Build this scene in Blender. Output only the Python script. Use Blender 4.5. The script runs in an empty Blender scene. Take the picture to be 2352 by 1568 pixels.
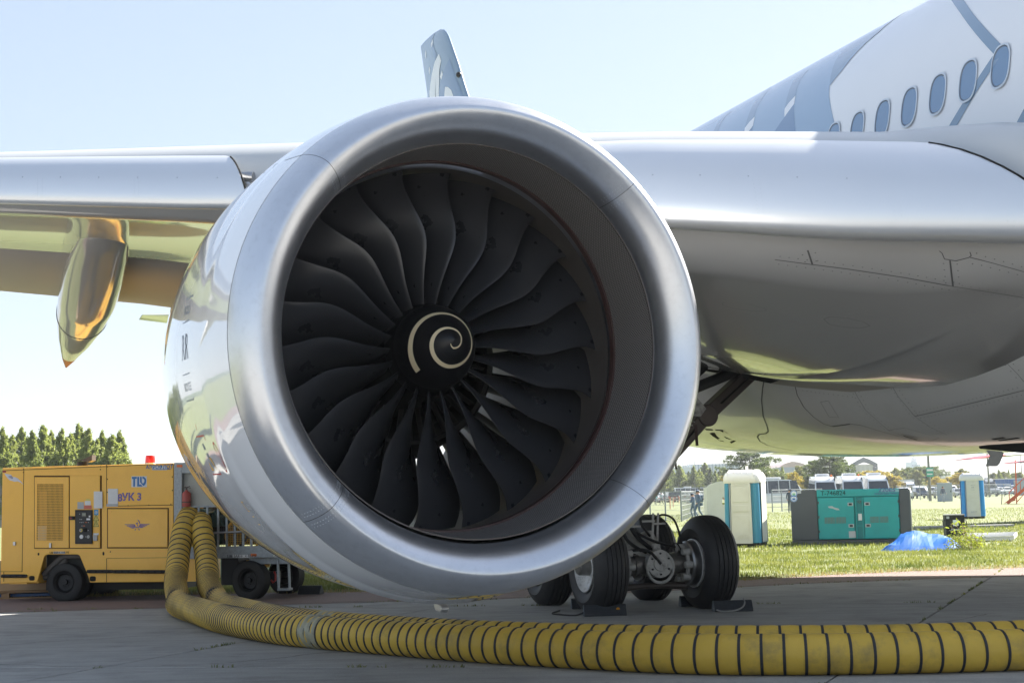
import bpy, bmesh, math, random
import numpy as np
from mathutils import Vector, Matrix
from mathutils.bvhtree import BVHTree
random.seed(7); RNG = np.random.default_rng(7)
PI = math.pi; RAD = math.radians
scene = bpy.context.scene
COL = scene.collection

# ------------------------------------------------------------------ camera, world, sun, exposure
PITCH, ROLL, CAMH, FPX = RAD(6.13), RAD(1.25), 1.7, 3313.0
cF = Vector((0, math.cos(PITCH), math.sin(PITCH)))
_R0 = Vector((1, 0, 0)); _U0 = _R0.cross(cF)
cR = _R0 * math.cos(ROLL) - _U0 * math.sin(ROLL)
cU = _R0 * math.sin(ROLL) + _U0 * math.cos(ROLL)
cO = Vector((0, 0, CAMH))
cam_data = bpy.data.cameras.new('camera'); cam = bpy.data.objects.new('camera', cam_data); COL.objects.link(cam)
cam_data.sensor_width = 36; cam_data.lens = FPX / 2352 * 36; cam_data.clip_end = 6000; cam_data.clip_start = .1
m = Matrix((cR, cU, -cF)).transposed().to_4x4(); m.translation = cO
cam.matrix_world = m
scene.camera = cam

SUN_AZ, SUN_EL = RAD(50), RAD(35)          # from +Y towards +X
sunv = Vector((math.sin(SUN_AZ) * math.cos(SUN_EL), math.cos(SUN_AZ) * math.cos(SUN_EL), math.sin(SUN_EL)))
SKYG, SKYK = .42, (.77, .805, .885)
world = bpy.data.worlds.new('World'); scene.world = world; world.use_nodes = True
wn = world.node_tree.nodes; wl = world.node_tree.links; wn.clear()
sky = wn.new('ShaderNodeTexSky'); sky.sky_type = 'NISHITA'; sky.sun_disc = False
sky.sun_elevation = SUN_EL; sky.sun_rotation = SUN_AZ; sky.air_density = 1.0; sky.dust_density = .7; sky.ozone_density = 1.0
bg = wn.new('ShaderNodeBackground'); bg.inputs[1].default_value = 0.15
wo = wn.new('ShaderNodeOutputWorld'); gm = wn.new('ShaderNodeGamma'); gm.inputs[1].default_value = SKYG; wl.new(sky.outputs[0], gm.inputs[0])      # thin haze evens the sky out
sc_ = wn.new('ShaderNodeVectorMath'); sc_.operation = 'MULTIPLY'; sc_.inputs[1].default_value = SKYK; wl.new(gm.outputs[0], sc_.inputs[0]); wl.new(sc_.outputs[0], bg.inputs[0])
wl.new(bg.outputs[0], wo.inputs[0])
sd = bpy.data.lights.new('sun', 'SUN'); sd.energy = 5.0; sd.angle = RAD(0.53); sd.color = (1, .95, .87)
sun = bpy.data.objects.new('sun', sd); COL.objects.link(sun)
sun.rotation_euler = sunv.to_track_quat('Z', 'Y').to_euler(); sun.location = (30, 25, 40)
scene.view_settings.view_transform = 'Standard'; scene.view_settings.look = 'None'
scene.view_settings.exposure = 1.95; scene.view_settings.gamma = 1; scene.view_settings.use_curve_mapping = False
scene.render.engine = 'CYCLES'
scene.cycles.max_bounces = 8; scene.cycles.glossy_bounces = 5; scene.cycles.diffuse_bounces = 3

# ------------------------------------------------------------------ where a point seen at a 2352-wide pixel stands
def ray(u, v): return cF + cR * ((u - 1176) / FPX) - cU * ((v - 784) / FPX)
def atY(u, v, Y): d = ray(u, v); return cO + d * (Y / d.y)
def atZ(u, v, Z=0.0): d = ray(u, v); return cO + d * ((Z - cO.z) / d.z)

# ------------------------------------------------------------------ helpers
def mat(name, col=(.5, .5, .5), rough=.5, metal=0., var=0., vs=4., rvar=0., bump=0., bs=40., coat=0., spec=.5,
        stretch=(1, 1, 1), dirt=None, damt=.3, ds=2., trans=0., emit=None, objvar=0., aniso=0., detail=4):
    M = bpy.data.materials.new(name); M.use_nodes = True
    N = M.node_tree.nodes; L = M.node_tree.links; P = N['Principled BSDF']
    P.inputs['Base Color'].default_value = (*col, 1); P.inputs['Roughness'].default_value = rough
    P.inputs['Metallic'].default_value = metal; P.inputs['Coat Weight'].default_value = coat
    P.inputs['Coat Roughness'].default_value = .03; P.inputs['Specular IOR Level'].default_value = spec
    if aniso: P.inputs['Anisotropic'].default_value = aniso
    if trans: P.inputs['Transmission Weight'].default_value = trans
    if emit: P.inputs['Emission Color'].default_value = (*emit[:3], 1); P.inputs['Emission Strength'].default_value = emit[3]
    tc = N.new('ShaderNodeTexCoord'); mp = N.new('ShaderNodeMapping'); L.new(tc.outputs['Object'], mp.inputs[0]); mp.inputs['Scale'].default_value = stretch
    cur = None
    if var or rvar or dirt:
        nz = N.new('ShaderNodeTexNoise'); nz.inputs['Scale'].default_value = vs; nz.inputs['Detail'].default_value = detail; L.new(mp.outputs[0], nz.inputs[0])
    if var:
        mx = N.new('ShaderNodeMix'); mx.data_type = 'RGBA'; L.new(nz.outputs[0], mx.inputs[0])
        mx.inputs[6].default_value = (*[c * (1 - var) for c in col], 1); mx.inputs[7].default_value = (*[min(1, c * (1 + var)) for c in col], 1)
        cur = mx.outputs[2]
    if dirt:
        n2 = N.new('ShaderNodeTexNoise'); n2.inputs['Scale'].default_value = ds; n2.inputs['Detail'].default_value = 8; n2.inputs['Roughness'].default_value = .7
        L.new(mp.outputs[0], n2.inputs[0])
        cr = N.new('ShaderNodeMapRange'); cr.inputs[1].default_value = .5; cr.inputs[2].default_value = .72; cr.inputs[4].default_value = damt; L.new(n2.outputs[0], cr.inputs[0])
        m2 = N.new('ShaderNodeMix'); m2.data_type = 'RGBA'; L.new(cr.outputs[0], m2.inputs[0])
        if cur: L.new(cur, m2.inputs[6])
        else: m2.inputs[6].default_value = (*col, 1)
        m2.inputs[7].default_value = (*dirt, 1); cur = m2.outputs[2]
    if objvar:
        oi = N.new('ShaderNodeObjectInfo'); mr = N.new('ShaderNodeMapRange'); mr.inputs[3].default_value = 1 - objvar; mr.inputs[4].default_value = 1 + objvar
        L.new(oi.outputs['Random'], mr.inputs[0]); mm = N.new('ShaderNodeVectorMath'); mm.operation = 'SCALE'
        if cur: L.new(cur, mm.inputs[0])
        else: mm.inputs[0].default_value = col
        L.new(mr.outputs[0], mm.inputs['Scale']); cur = mm.outputs[0]
    if cur: L.new(cur, P.inputs['Base Color'])
    if rvar:
        rr = N.new('ShaderNodeMapRange'); rr.inputs[3].default_value = max(0, rough - rvar); rr.inputs[4].default_value = rough + rvar
        L.new(nz.outputs[0], rr.inputs[0]); L.new(rr.outputs[0], P.inputs['Roughness'])
    if bump:
        nb = N.new('ShaderNodeTexNoise'); nb.inputs['Scale'].default_value = bs; nb.inputs['Detail'].default_value = 5; L.new(mp.outputs[0], nb.inputs[0])
        bn = N.new('ShaderNodeBump'); bn.inputs['Strength'].default_value = bump; bn.inputs['Distance'].default_value = .02
        L.new(nb.outputs[0], bn.inputs['Height']); L.new(bn.outputs[0], P.inputs['Normal'])
    return M

def leafmat(name, col, col2, tr=.5, vs=.6, rough=.6):
    M = bpy.data.materials.new(name); M.use_nodes = True
    N = M.node_tree.nodes; L = M.node_tree.links; P = N['Principled BSDF']; out = N['Material Output']
    tc = N.new('ShaderNodeTexCoord'); nz = N.new('ShaderNodeTexNoise'); nz.inputs['Scale'].default_value = vs; nz.inputs['Detail'].default_value = 6; nz.inputs['Roughness'].default_value = .7
    L.new(tc.outputs['Object'], nz.inputs[0])
    mr = N.new('ShaderNodeMapRange'); mr.inputs[1].default_value = .35; mr.inputs[2].default_value = .65; L.new(nz.outputs[0], mr.inputs[0])
    mx = N.new('ShaderNodeMix'); mx.data_type = 'RGBA'; L.new(mr.outputs[0], mx.inputs[0]); mx.inputs[6].default_value = (*col, 1); mx.inputs[7].default_value = (*col2, 1)
    L.new(mx.outputs[2], P.inputs['Base Color']); P.inputs['Roughness'].default_value = rough; P.inputs['Specular IOR Level'].default_value = .35
    tl = N.new('ShaderNodeBsdfTranslucent'); sc = N.new('ShaderNodeVectorMath'); sc.operation = 'MULTIPLY'; sc.inputs[1].default_value = (1.3, 1.35, .8)
    L.new(mx.outputs[2], sc.inputs[0]); L.new(sc.outputs[0], tl.inputs[0])
    ms = N.new('ShaderNodeMixShader'); ms.inputs[0].default_value = tr; L.new(P.outputs[0], ms.inputs[1]); L.new(tl.outputs[0], ms.inputs[2]); L.new(ms.outputs[0], out.inputs[0])
    return M

class MB:
    def __init__(s): s.v = []; s.f = []; s.m = []; s.s = []
    def add(s, vs, fs, m=0, smooth=False):
        o = len(s.v); s.v += [tuple(q) for q in vs]
        for f in fs: s.f.append(tuple(o + k for k in f)); s.m.append(m); s.s.append(smooth)
        return s
    def box(s, x0, x1, y0, y1, z0, z1, m=0):
        v = [(x, y, z) for z in (z0, z1) for y in (y0, y1) for x in (x0, x1)]
        return s.add(v, [(0, 2, 3, 1), (4, 5, 7, 6), (0, 1, 5, 4), (2, 6, 7, 3), (0, 4, 6, 2), (1, 3, 7, 5)], m)
    def bar(s, p, q, w, h=None, m=0, up=(0, 0, 1)):
        p = Vector(p); q = Vector(q); d = (q - p).normalized(); h = h or w; up = Vector(up)
        if abs(d.dot(up)) > .98: up = Vector((0, 1, 0))
        a = d.cross(up).normalized(); b = a.cross(d)
        v = [c + a * (sx * w / 2) + b * (sz * h / 2) for c in (p, q) for sx, sz in ((-1, -1), (1, -1), (1, 1), (-1, 1))]
        return s.add(v, [(0, 1, 2, 3), (7, 6, 5, 4), (0, 4, 5, 1), (1, 5, 6, 2), (2, 6, 7, 3), (3, 7, 4, 0)], m)
    def tube(s, pts, r, n=10, m=0, cap=True, sy=1.0):
        pts = [Vector(p) for p in pts]; N = len(pts); rs = r if hasattr(r, '__len__') else [r] * N
        prev = None; o = len(s.v)
        for k in range(N):
            t = (pts[min(k + 1, N - 1)] - pts[max(k - 1, 0)]).normalized()
            if prev is None:
                up = Vector((0, 0, 1)) if abs(t.z) < .9 else Vector((0, 1, 0)); a = t.cross(up).normalized()
            else: a = (prev - t * prev.dot(t)).normalized()
            prev = a; b = a.cross(t)
            for j in range(n):
                th = 2 * PI * j / n; s.v.append(tuple(pts[k] + (a * math.cos(th) + b * math.sin(th) * sy) * rs[k]))
        for k in range(N - 1):
            for j in range(n):
                j2 = (j + 1) % n; s.f.append((o + k * n + j, o + k * n + j2, o + (k + 1) * n + j2, o + (k + 1) * n + j)); s.m.append(m); s.s.append(True)
        if cap:
            s.f.append(tuple(o + j for j in range(n))[::-1]); s.m.append(m); s.s.append(False)
            s.f.append(tuple(o + (N - 1) * n + j for j in range(n))); s.m.append(m); s.s.append(False)
        return s
    def cyl(s, p, q, r, r2=None, n=16, m=0, cap=True): return s.tube([p, q], [r, r if r2 is None else r2], n, m, cap)
    def lathe(s, prof, o=(0, 0, 0), ax=(0, 1, 0), n=48, m=0, t0=0, t1=2 * PI, dz=None, rf=None, smooth=True):
        o = Vector(o); ax = Vector(ax).normalized(); up = Vector((0, 0, 1)) if abs(ax.z) < .9 else Vector((0, -1, 0))
        x = up.cross(ax).normalized() * -1; z = up - ax * up.dot(ax); z.normalize()
        x = ax.cross(z)
        full = abs(t1 - t0 - 2 * PI) < 1e-6; K = n if full else n + 1; b = len(s.v)
        for (a, r) in prof:
            for j in range(K):
                th = t0 + (t1 - t0) * j / n; rr = r * (rf(a, th) if rf else 1)
                s.v.append(tuple(o + ax * a + (x * math.sin(th) + z * math.cos(th)) * rr + Vector((0, 0, dz(a) if dz else 0))))
        for i in range(len(prof) - 1):
            for j in range(n):
                j2 = (j + 1) % K; s.f.append((b + i * K + j, b + i * K + j2, b + (i + 1) * K + j2, b + (i + 1) * K + j)); s.m.append(m); s.s.append(smooth)
        return s
    def grid(s, P, m=0, smooth=True, wrap=False, flip=False):
        R_ = len(P); C_ = len(P[0]); b = len(s.v)
        for row in P: s.v += [tuple(q) for q in row]
        for i in range(R_ - 1):
            for j in range(C_ if wrap else C_ - 1):
                j2 = (j + 1) % C_; f = (b + i * C_ + j, b + i * C_ + j2, b + (i + 1) * C_ + j2, b + (i + 1) * C_ + j)
                s.f.append(f[::-1] if flip else f); s.m.append(m); s.s.append(smooth)
        return s
    def prism(s, poly, y0, y1, m=0, plane='xz', smooth=False):
        n = len(poly)
        if plane == 'xz': v = [(x, y0, z) for x, z in poly] + [(x, y1, z) for x, z in poly]
        elif plane == 'xy': v = [(x, y, y0) for x, y in poly] + [(x, y, y1) for x, y in poly]
        else: v = [(y0, x, z) for x, z in poly] + [(y1, x, z) for x, z in poly]
        s.add(v, [tuple(range(n)), tuple(range(2 * n - 1, n - 1, -1))], m)
        b = len(s.v) - 2 * n
        for j in range(n):
            j2 = (j + 1) % n; s.f.append((b + j, b + n + j, b + n + j2, b + j2)); s.m.append(m); s.s.append(smooth)
        return s
    def ball(s, c, r, m=0, n=12, k=8, sc=(1, 1, 1)):
        P = []
        for i in range(k + 1):
            ph = PI * i / k; P.append([(c[0] + r * sc[0] * math.sin(ph) * math.cos(2 * PI * j / n), c[1] + r * sc[1] * math.sin(ph) * math.sin(2 * PI * j / n), c[2] + r * sc[2] * math.cos(ph)) for j in range(n)])
        return s.grid(P, m, True, True)
    def build(s, name, mats, parent=None, bevel=0, sharp=35, fix=True, kind=None, loc=None):
        me = bpy.data.meshes.new(name); me.from_pydata(s.v, [], s.f)
        if not isinstance(mats, (list, tuple)): mats = [mats]
        for q in mats: me.materials.append(q)
        me.polygons.foreach_set('material_index', s.m); me.polygons.foreach_set('use_smooth', s.s)
        if fix and len(s.f) < 60000:
            b = bmesh.new(); b.from_mesh(me); bmesh.ops.remove_doubles(b, verts=b.verts, dist=1e-5); bmesh.ops.recalc_face_normals(b, faces=b.faces); b.to_mesh(me); b.free()
        if any(s.s): me.set_sharp_from_angle(angle=RAD(sharp))
        me.update()
        return link(name, me, parent, bevel, kind, loc)
def link(name, me, parent=None, bevel=0, kind=None, loc=None):
    o = bpy.data.objects.new(name, me); COL.objects.link(o)
    if parent is not None: o.parent = parent
    if loc is not None: o.location = loc
    if bevel:
        bv = o.modifiers.new('bevel', 'BEVEL'); bv.width = bevel; bv.segments = 2; bv.limit_method = 'ANGLE'; bv.angle_limit = RAD(35)
        if hasattr(bv, 'harden_normals'): bv.harden_normals = False
    if kind: o['kind'] = kind
    return o
def tag(o, label, cat, group=None, kind=None):
    o['label'] = label; o['category'] = cat
    if group: o['group'] = group
    if kind: o['kind'] = kind
    return o
def empty(name, loc, rz=0., label=None, cat=None, group=None):
    o = bpy.data.objects.new(name, None); COL.objects.link(o); o.location = loc; o.rotation_euler = (0, 0, rz); o.empty_display_size = .3
    if label: tag(o, label, cat, group)
    return o
def kids(o): return [c for c in bpy.data.objects if c.parent == o]
def copy_tree(o, parent=None, loc=None, rz=None, label=None, ch=None):
    c = o.copy(); COL.objects.link(c); c.parent = parent
    if loc is not None: c.location = loc
    if rz is not None: c.rotation_euler = (0, 0, rz)
    if label: c['label'] = label
    for k in list(kids(o)): copy_tree(k, c)
    return c
def text_mesh(txt, size, fn=None, ext=0.0015, cx=True, shear=0., bold=0., sx=1.0):
    cu = bpy.data.curves.new('t', 'FONT'); cu.body = txt; cu.size = size; cu.extrude = ext; cu.align_x = 'CENTER' if cx else 'LEFT'; cu.align_y = 'CENTER'
    cu.resolution_u = 3; cu.shear = shear; cu.offset = bold
    o = bpy.data.objects.new('t', cu); COL.objects.link(o)
    dg = bpy.context.evaluated_depsgraph_get(); me = bpy.data.meshes.new_from_object(o.evaluated_get(dg))
    bpy.data.objects.remove(o); bpy.data.curves.remove(cu)
    for v in me.vertices:
        x, y, z = v.co; x *= sx
        v.co = fn(x, y, z) if fn else (x, -z, y)
    return me
def text(txt, size, loc, M_, parent, name='lettering', **k):
    me = text_mesh(txt, size, **k); me.materials.clear(); me.materials.append(M_); return link(name, me, parent, loc=loc)

# materials shared by several things
M_steel = mat('bare_steel', (.42, .42, .43), .32, 1, .15, 20)
M_dark = mat('dark_metal', (.018, .018, .02), .5, .3, .3, 10)
M_black = mat('black_rubber', (.012, .012, .013), .62, 0, .25, 12, bump=.15, bs=60)
M_glass = mat('tinted_glass', (.015, .02, .025), .04, 0, spec=.8, coat=.5)
M_white = mat('white_paint', (.78, .78, .78), .3, 0, .04, 3, coat=.3)
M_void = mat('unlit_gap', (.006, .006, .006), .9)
M_orange = mat('orange_reflector', (.75, .16, .02), .3)
M_red = mat('red_paint', (.45, .035, .03), .35, 0, .1)
M_wood = mat('pallet_wood', (.34, .22, .12), .75, 0, .3, 6, stretch=(1, 6, 6), bump=.2)
# ================================================================== GROUND
def conc_mat():
    M = mat('concrete_slab', (.34, .335, .32), .8, 0, .22, 1.7, bump=.5, bs=70, dirt=(.15, .15, .145), damt=.55, ds=.9, objvar=.09, detail=12)
    N = M.node_tree.nodes; L = M.node_tree.links; P = N['Principled BSDF']; src = P.inputs['Base Color'].links[0].from_socket
    tc = N.new('ShaderNodeTexCoord'); nz = N.new('ShaderNodeTexNoise'); nz.inputs['Scale'].default_value = 38; nz.inputs['Detail'].default_value = 4; nz.inputs['Roughness'].default_value = .8; L.new(tc.outputs['Object'], nz.inputs[0])
    mp = N.new('ShaderNodeMapping'); mp.inputs['Scale'].default_value = (.25, 2.2, 1); mp.inputs['Rotation'].default_value = (0, 0, RAD(12)); L.new(tc.outputs['Object'], mp.inputs[0]); n2 = N.new('ShaderNodeTexNoise'); n2.inputs['Scale'].default_value = 2.4; n2.inputs['Detail'].default_value = 9; n2.inputs['Roughness'].default_value = .65; L.new(mp.outputs[0], n2.inputs[0])
    a_ = N.new('ShaderNodeMapRange'); a_.inputs[1].default_value = .3; a_.inputs[2].default_value = .7; a_.inputs[3].default_value = .84; a_.inputs[4].default_value = 1.14; L.new(nz.outputs[0], a_.inputs[0])
    b_ = N.new('ShaderNodeMapRange'); b_.inputs[1].default_value = .35; b_.inputs[2].default_value = .65; b_.inputs[3].default_value = .86; b_.inputs[4].default_value = 1.1; L.new(n2.outputs[0], b_.inputs[0])
    mm = N.new('ShaderNodeMath'); mm.operation = 'MULTIPLY'; L.new(a_.outputs[0], mm.inputs[0]); L.new(b_.outputs[0], mm.inputs[1]); vv = N.new('ShaderNodeVectorMath'); vv.operation = 'SCALE'; L.new(src, vv.inputs[0]); L.new(mm.outputs[0], vv.inputs['Scale']); L.new(vv.outputs[0], P.inputs['Base Color'])
    return M
M_conc = conc_mat(); M_joint = mat('joint_soil', (.035, .032, .024), .95, 0, .4, 8)
M_asph = mat('reddish_asphalt', (.235, .165, .145), .85, 0, .3, 260, bump=.6, bs=240, dirt=(.12, .1, .09), damt=.5, ds=.8, detail=2)
M_soil = mat('meadow_floor', (.15, .175, .06), .95, 0, .35, 1.2, dirt=(.2, .15, .075), damt=.6, ds=.35)
g = MB(); g.add([(-60, -33, -.04), (58, -50, -.04), (62, 34, -.04), (-56, 40, -.04)], [(0, 1, 2, 3)])
apron = g.build('concrete_apron', M_joint, kind='structure')
D0 = Vector((2.96, 13.64, 0)); E1 = Vector((.395, .919, 0)); E2 = Vector((.984, -.18, 0)); SL, SW = 8.25, 7.72
sl = MB(); gp = .012
a = E1 * SL; b = E2 * SW
q = [E1 * gp + E2 * gp, b - E2 * gp + E1 * gp, a + b - (E1 + E2) * gp, a + E2 * gp - E1 * gp]
c = (a + b) / 2; q2 = [p + (c - p).normalized() * .02 for p in q]
sl.add([(p.x, p.y, -.03) for p in q] + [(p.x, p.y, -.006) for p in q] + [(p.x, p.y, 0) for p in q2],
       [(0, 1, 5, 4), (1, 2, 6, 5), (2, 3, 7, 6), (3, 0, 4, 7), (4, 5, 9, 8), (5, 6, 10, 9), (6, 7, 11, 10), (7, 4, 8, 11), (8, 9, 10, 11)])
slab0 = sl.build('slab', M_conc, apron); first = True
for j in range(-7, 7):
    for i in range(-6, 3):
        off = .55 if j < 0 else -1.05
        o = slab0 if first else slab0.copy()
        if not first: COL.objects.link(o)
        first = False
        o.location = D0 + E2 * (SW * j) + E1 * (off + SL * i)

edgeA = [(-90, 16), (-40, 21.5), (-20, 23.3), (-8.46, 23.88), (-5.8, 24.05), (-2.82, 24.34), (-.3, 24.5), (2.6, 25.5), (5.26, 26.75), (9.54, 27.5), (20, 29.3), (90, 40)]
edgeG = [(-90, 19), (-40, 24.5), (-20, 26.6), (-9.3, 27.6), (-4.5, 27.5), (-.5, 27.0), (2, 27.4), (4.4, 28.25), (7.44, 29.7), (10.6, 30.5), (20, 32.5), (90, 46)]
def resample(P, n):
    P = [Vector((x, y, 0)) for x, y in P]; L = [0]
    for k in range(1, len(P)): L.append(L[-1] + (P[k] - P[k - 1]).length)
    out = []
    for s in np.linspace(0, L[-1], n):
        k = max(0, min(len(P) - 2, int(np.searchsorted(L, s)) - 1)); t = (s - L[k]) / (L[k + 1] - L[k]); out.append(P[k].lerp(P[k + 1], t))
    return out
from mathutils import noise as NZ
ea = resample(edgeA, 700); eg = resample(edgeG, 900)
A = []
for p in ea: A.append((p.x, p.y + .10 * NZ.noise(p * .6) + .05 * NZ.noise(p * 3), .005))
mb = MB(); top = [(p[0] + 4, p[1] + 18, .005) for p in A]; mb.grid([A, top], smooth=False); mb.build('asphalt_strip', M_asph, kind='structure')
def gedge(p): return p.y + .22 * NZ.noise(p * .5) + .14 * NZ.noise(p * 2.2) + .06 * NZ.noise(p * 7)
rows = []
for d, zz in ((0, .006), (.12, .03), (.5, .045), (2, .05), (6, .05), (15, .05), (40, .05), (100, .05), (300, .05), (1000, .05)):
    r_ = []
    for p in eg:
        s = 1 + d / 90.0
        r_.append((p.x * s, gedge(p) + d, zz))
    rows.append(r_)
mb = MB(); mb.grid(rows); mb.build('meadow_ground', M_soil, kind='structure')
mb = MB()
mb.add([(-1400, -1400, -.06), (1400, -1400, -.06), (1400, 1400, -.06), (-1400, 1400, -.06)], [(0, 1, 2, 3)])
mb.build('ground', M_soil, kind='structure')

# concrete and more asphalt carry on behind the photographer
mb = MB(); mb.add([(-400, -500, -.05), (400, -500, -.05), (400, 24, -.05), (-400, 20, -.05)], [(0, 1, 2, 3)])
mb.build('far_apron', M_conc, kind='structure')

# ------------------------------------------------------------------ grass
M_grass = leafmat('grass_blade', (.075, .105, .03), (.26, .26, .10), .4, .8, .4)
M_dry = leafmat('dry_grass', (.26, .19, .09), (.4, .31, .17), .3, 2)
def blades(P, h, w, M_, name, lean=.45, hv=.5):
    P = np.asarray(P); n = len(P); H = h * (1 + hv * RNG.uniform(-1, 1, n)); th = RNG.uniform(0, 2 * PI, n); ph = RNG.uniform(0, 2 * PI, n); ln = RNG.uniform(.1, 1, n) * lean
    wx = np.cos(th) * w / 2; wy = np.sin(th) * w / 2
    V = np.zeros((n, 5, 3)); V[:, 0, 0] = P[:, 0] - wx; V[:, 0, 1] = P[:, 1] - wy; V[:, 1, 0] = P[:, 0] + wx; V[:, 1, 1] = P[:, 1] + wy
    mx = np.cos(ph) * ln * H; my = np.sin(ph) * ln * H
    for k, sg in ((2, 1), (3, -1)):
        V[:, k, 0] = P[:, 0] + mx * .35 + sg * wx * .7; V[:, k, 1] = P[:, 1] + my * .35 + sg * wy * .7; V[:, k, 2] = H * .55
    V[:, 4, 0] = P[:, 0] + mx; V[:, 4, 1] = P[:, 1] + my; V[:, 4, 2] = H * (1 - .25 * ln)
    V[:, :, 2] += P[:, 2][:, None]
    idx = np.arange(n)[:, None] * 5
    quads = (idx + np.array([0, 1, 2, 3])).ravel(); tris = (idx + np.array([3, 2, 4])).ravel()
    me = bpy.data.meshes.new(name); me.vertices.add(n * 5); me.vertices.foreach_set('co', V.ravel())
    me.loops.add(n * 7); me.loops.foreach_set('vertex_index', np.concatenate([quads, tris]).astype(np.int32))
    me.polygons.add(2 * n); me.polygons.foreach_set('loop_start', np.concatenate([np.arange(n) * 4, 4 * n + np.arange(n) * 3]).astype(np.int32))
    me.materials.append(M_); me.update(calc_edges=True); me.validate()
    return me
egx = np.array([p.x for p in eg]); egy = np.array([gedge(p) for p in eg])
def scatter(n, x0, x1, y0, y1, inset=0., clump=.0):
    x = RNG.uniform(x0, x1, n); y = RNG.uniform(y0, y1, n)
    e = np.interp(x, egx, egy); k = y > e + inset + RNG.exponential(.12, n)
    x, y = x[k], y[k]
    f1 = np.sin(x * 1.7 + 3 * np.sin(y * .9)) + np.sin(y * 2.3 + 2 * np.sin(x * 1.1)) + RNG.normal(0, .9, len(x))
    k = f1 > -1.2 + clump
    return np.stack([x[k], y[k], np.full(k.sum(), .03)], 1)
g1 = scatter(90000, 3.0, 24, 27.8, 40); g2 = scatter(60000, 5, 34, 40, 62); g3 = scatter(45000, -10.5, 1.5, 26.6, 33)
tag(link('meadow_grass', blades(np.concatenate([g1, g3]), .085, .016, M_grass, 'meadow_grass')), 'sunlit green grass along the edge of the reddish asphalt', 'grass', kind='stuff')
tag(link('far_grass', blades(np.concatenate([g2, scatter(30000, 8, 50, 60, 110)]), .10, .03, M_grass, 'far_grass')), 'rougher pale green grass out round the toilets and the fence', 'grass', kind='stuff')
n = 9000; x = RNG.uniform(-11, 25, n); e = np.interp(x, egx, egy); y = e + RNG.normal(.1, .22, n)
tag(link('dry_grass', blades(np.stack([x, y, np.full(n, .01)], 1), .06, .012, M_dry, 'dry_grass', 1.0)), 'strip of dry straw along the edge of the meadow', 'grass', kind='stuff')
# weeds in the joints of the slabs
W = []
for j in range(-2, 3):
    for _ in range(1300):
        u_ = RNG.uniform(-8, 20); p = D0 + E2 * (SW * j) + E1 * u_
        if NZ.noise(p * 1.3) > .12: W.append((p.x + RNG.normal(0, .012), p.y, 0))
for j in range(-2, 2):
    for i in range(-1, 3):
        off = .55 if j < 0 else -1.05
        for _ in range(500):
            p = D0 + E2 * (SW * (j + RNG.random())) + E1 * (off + SL * i)
            if NZ.noise(p * 2.1) > .25: W.append((p.x, p.y + RNG.normal(0, .012), 0))
for p in ea:
    for _ in range(6):
        if NZ.noise(p * 1.1) > .05: W.append((p.x + RNG.uniform(-.1, .1), p.y + .10 * NZ.noise(p * .6) + .05 * NZ.noise(p * 3) + RNG.normal(0, .03), 0))
tag(link('joint_weeds', blades(W, .035, .012, M_grass, 'joint_weeds', 1.2)), 'small weeds growing in the joints between the concrete slabs', 'weeds', kind='stuff')

# hairline cracks and dark drips on the slabs
M_crack = mat('crack_fill', (.07, .068, .062), .9); cm = MB(); rc = random.Random(9)
for (x, y, an, n_) in ((-6.5, 18.2, .3, 26), (-1.5, 19.6, -.2, 20), (4.2, 18.2, .5, 18), (6.6, 22.6, -.1, 26), (1.0, 23.4, .1, 22), (-3.8, 15.6, .15, 22), (8.2, 19.2, .9, 16), (-7.6, 16.4, -.35, 24)):
    p = Vector((x, y, .0025)); a_ = an
    for k in range(n_):
        a_ += rc.uniform(-.35, .35) - (a_ - an) * .2; q = p + Vector((math.cos(a_), math.sin(a_), 0)) * rc.uniform(.08, .2); w_ = rc.uniform(.004, .011); s_ = Vector((-math.sin(a_), math.cos(a_), 0)) * w_
        cm.add([p - s_, q - s_, q + s_, p + s_], [(0, 1, 2, 3)]); p = q
o = cm.build('slab_cracks', M_crack, apron, kind='stuff', fix=False)
# ================================================================== AIRLINER  (local frame: x inboard, y aft, z up)
YAW = RAD(19.2); ai = Vector((math.cos(YAW), math.sin(YAW), 0)); aa = Vector((-math.sin(YAW), math.cos(YAW), 0))
def aw(p, t, z): return ai * p + aa * t + Vector((0, 0, z))
BP, BT = 14.3, 22.0
plane = empty('airliner', aw(BP, BT, 0), YAW, 'white and pale blue wide-body airliner parked nose towards the camera, its engine filling the picture', 'airliner')
OFF = (-BP, -BT, 0)
M_skin = mat('fuselage_paint', (.74, .755, .78), .28, 0, .02, 1, coat=.4)
M_grey = mat('wing_paint', (.47, .465, .455), .16, 0, .04, 1.5, coat=.9, rvar=.03)
M_fair = mat('fairing_paint', (.82, .82, .81), .2, 0, .03, 1, coat=.55, dirt=(.6, .59, .57), damt=.25, ds=.8)
M_slat = mat('slat_metal', (.78, .79, .80), .34, .72, .02, 2, rvar=.02)
M_wtop = mat('sunlit_wing_paint', (.52, .53, .53), .3, 0, .06, 2)  # sunlight on the wing top put into a lighter colour than below
M_blue1 = mat('livery_mid_blue', (.20, .29, .40), .25, 0, coat=.5)
M_blue2 = mat('livery_pale_blue', (.27, .38, .52), .25, 0, coat=.5)
M_blue3 = mat('livery_deep_blue', (.15, .24, .38), .25, 0, coat=.5)
M_line = mat('panel_line', (.13, .13, .13), .6)

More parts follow.
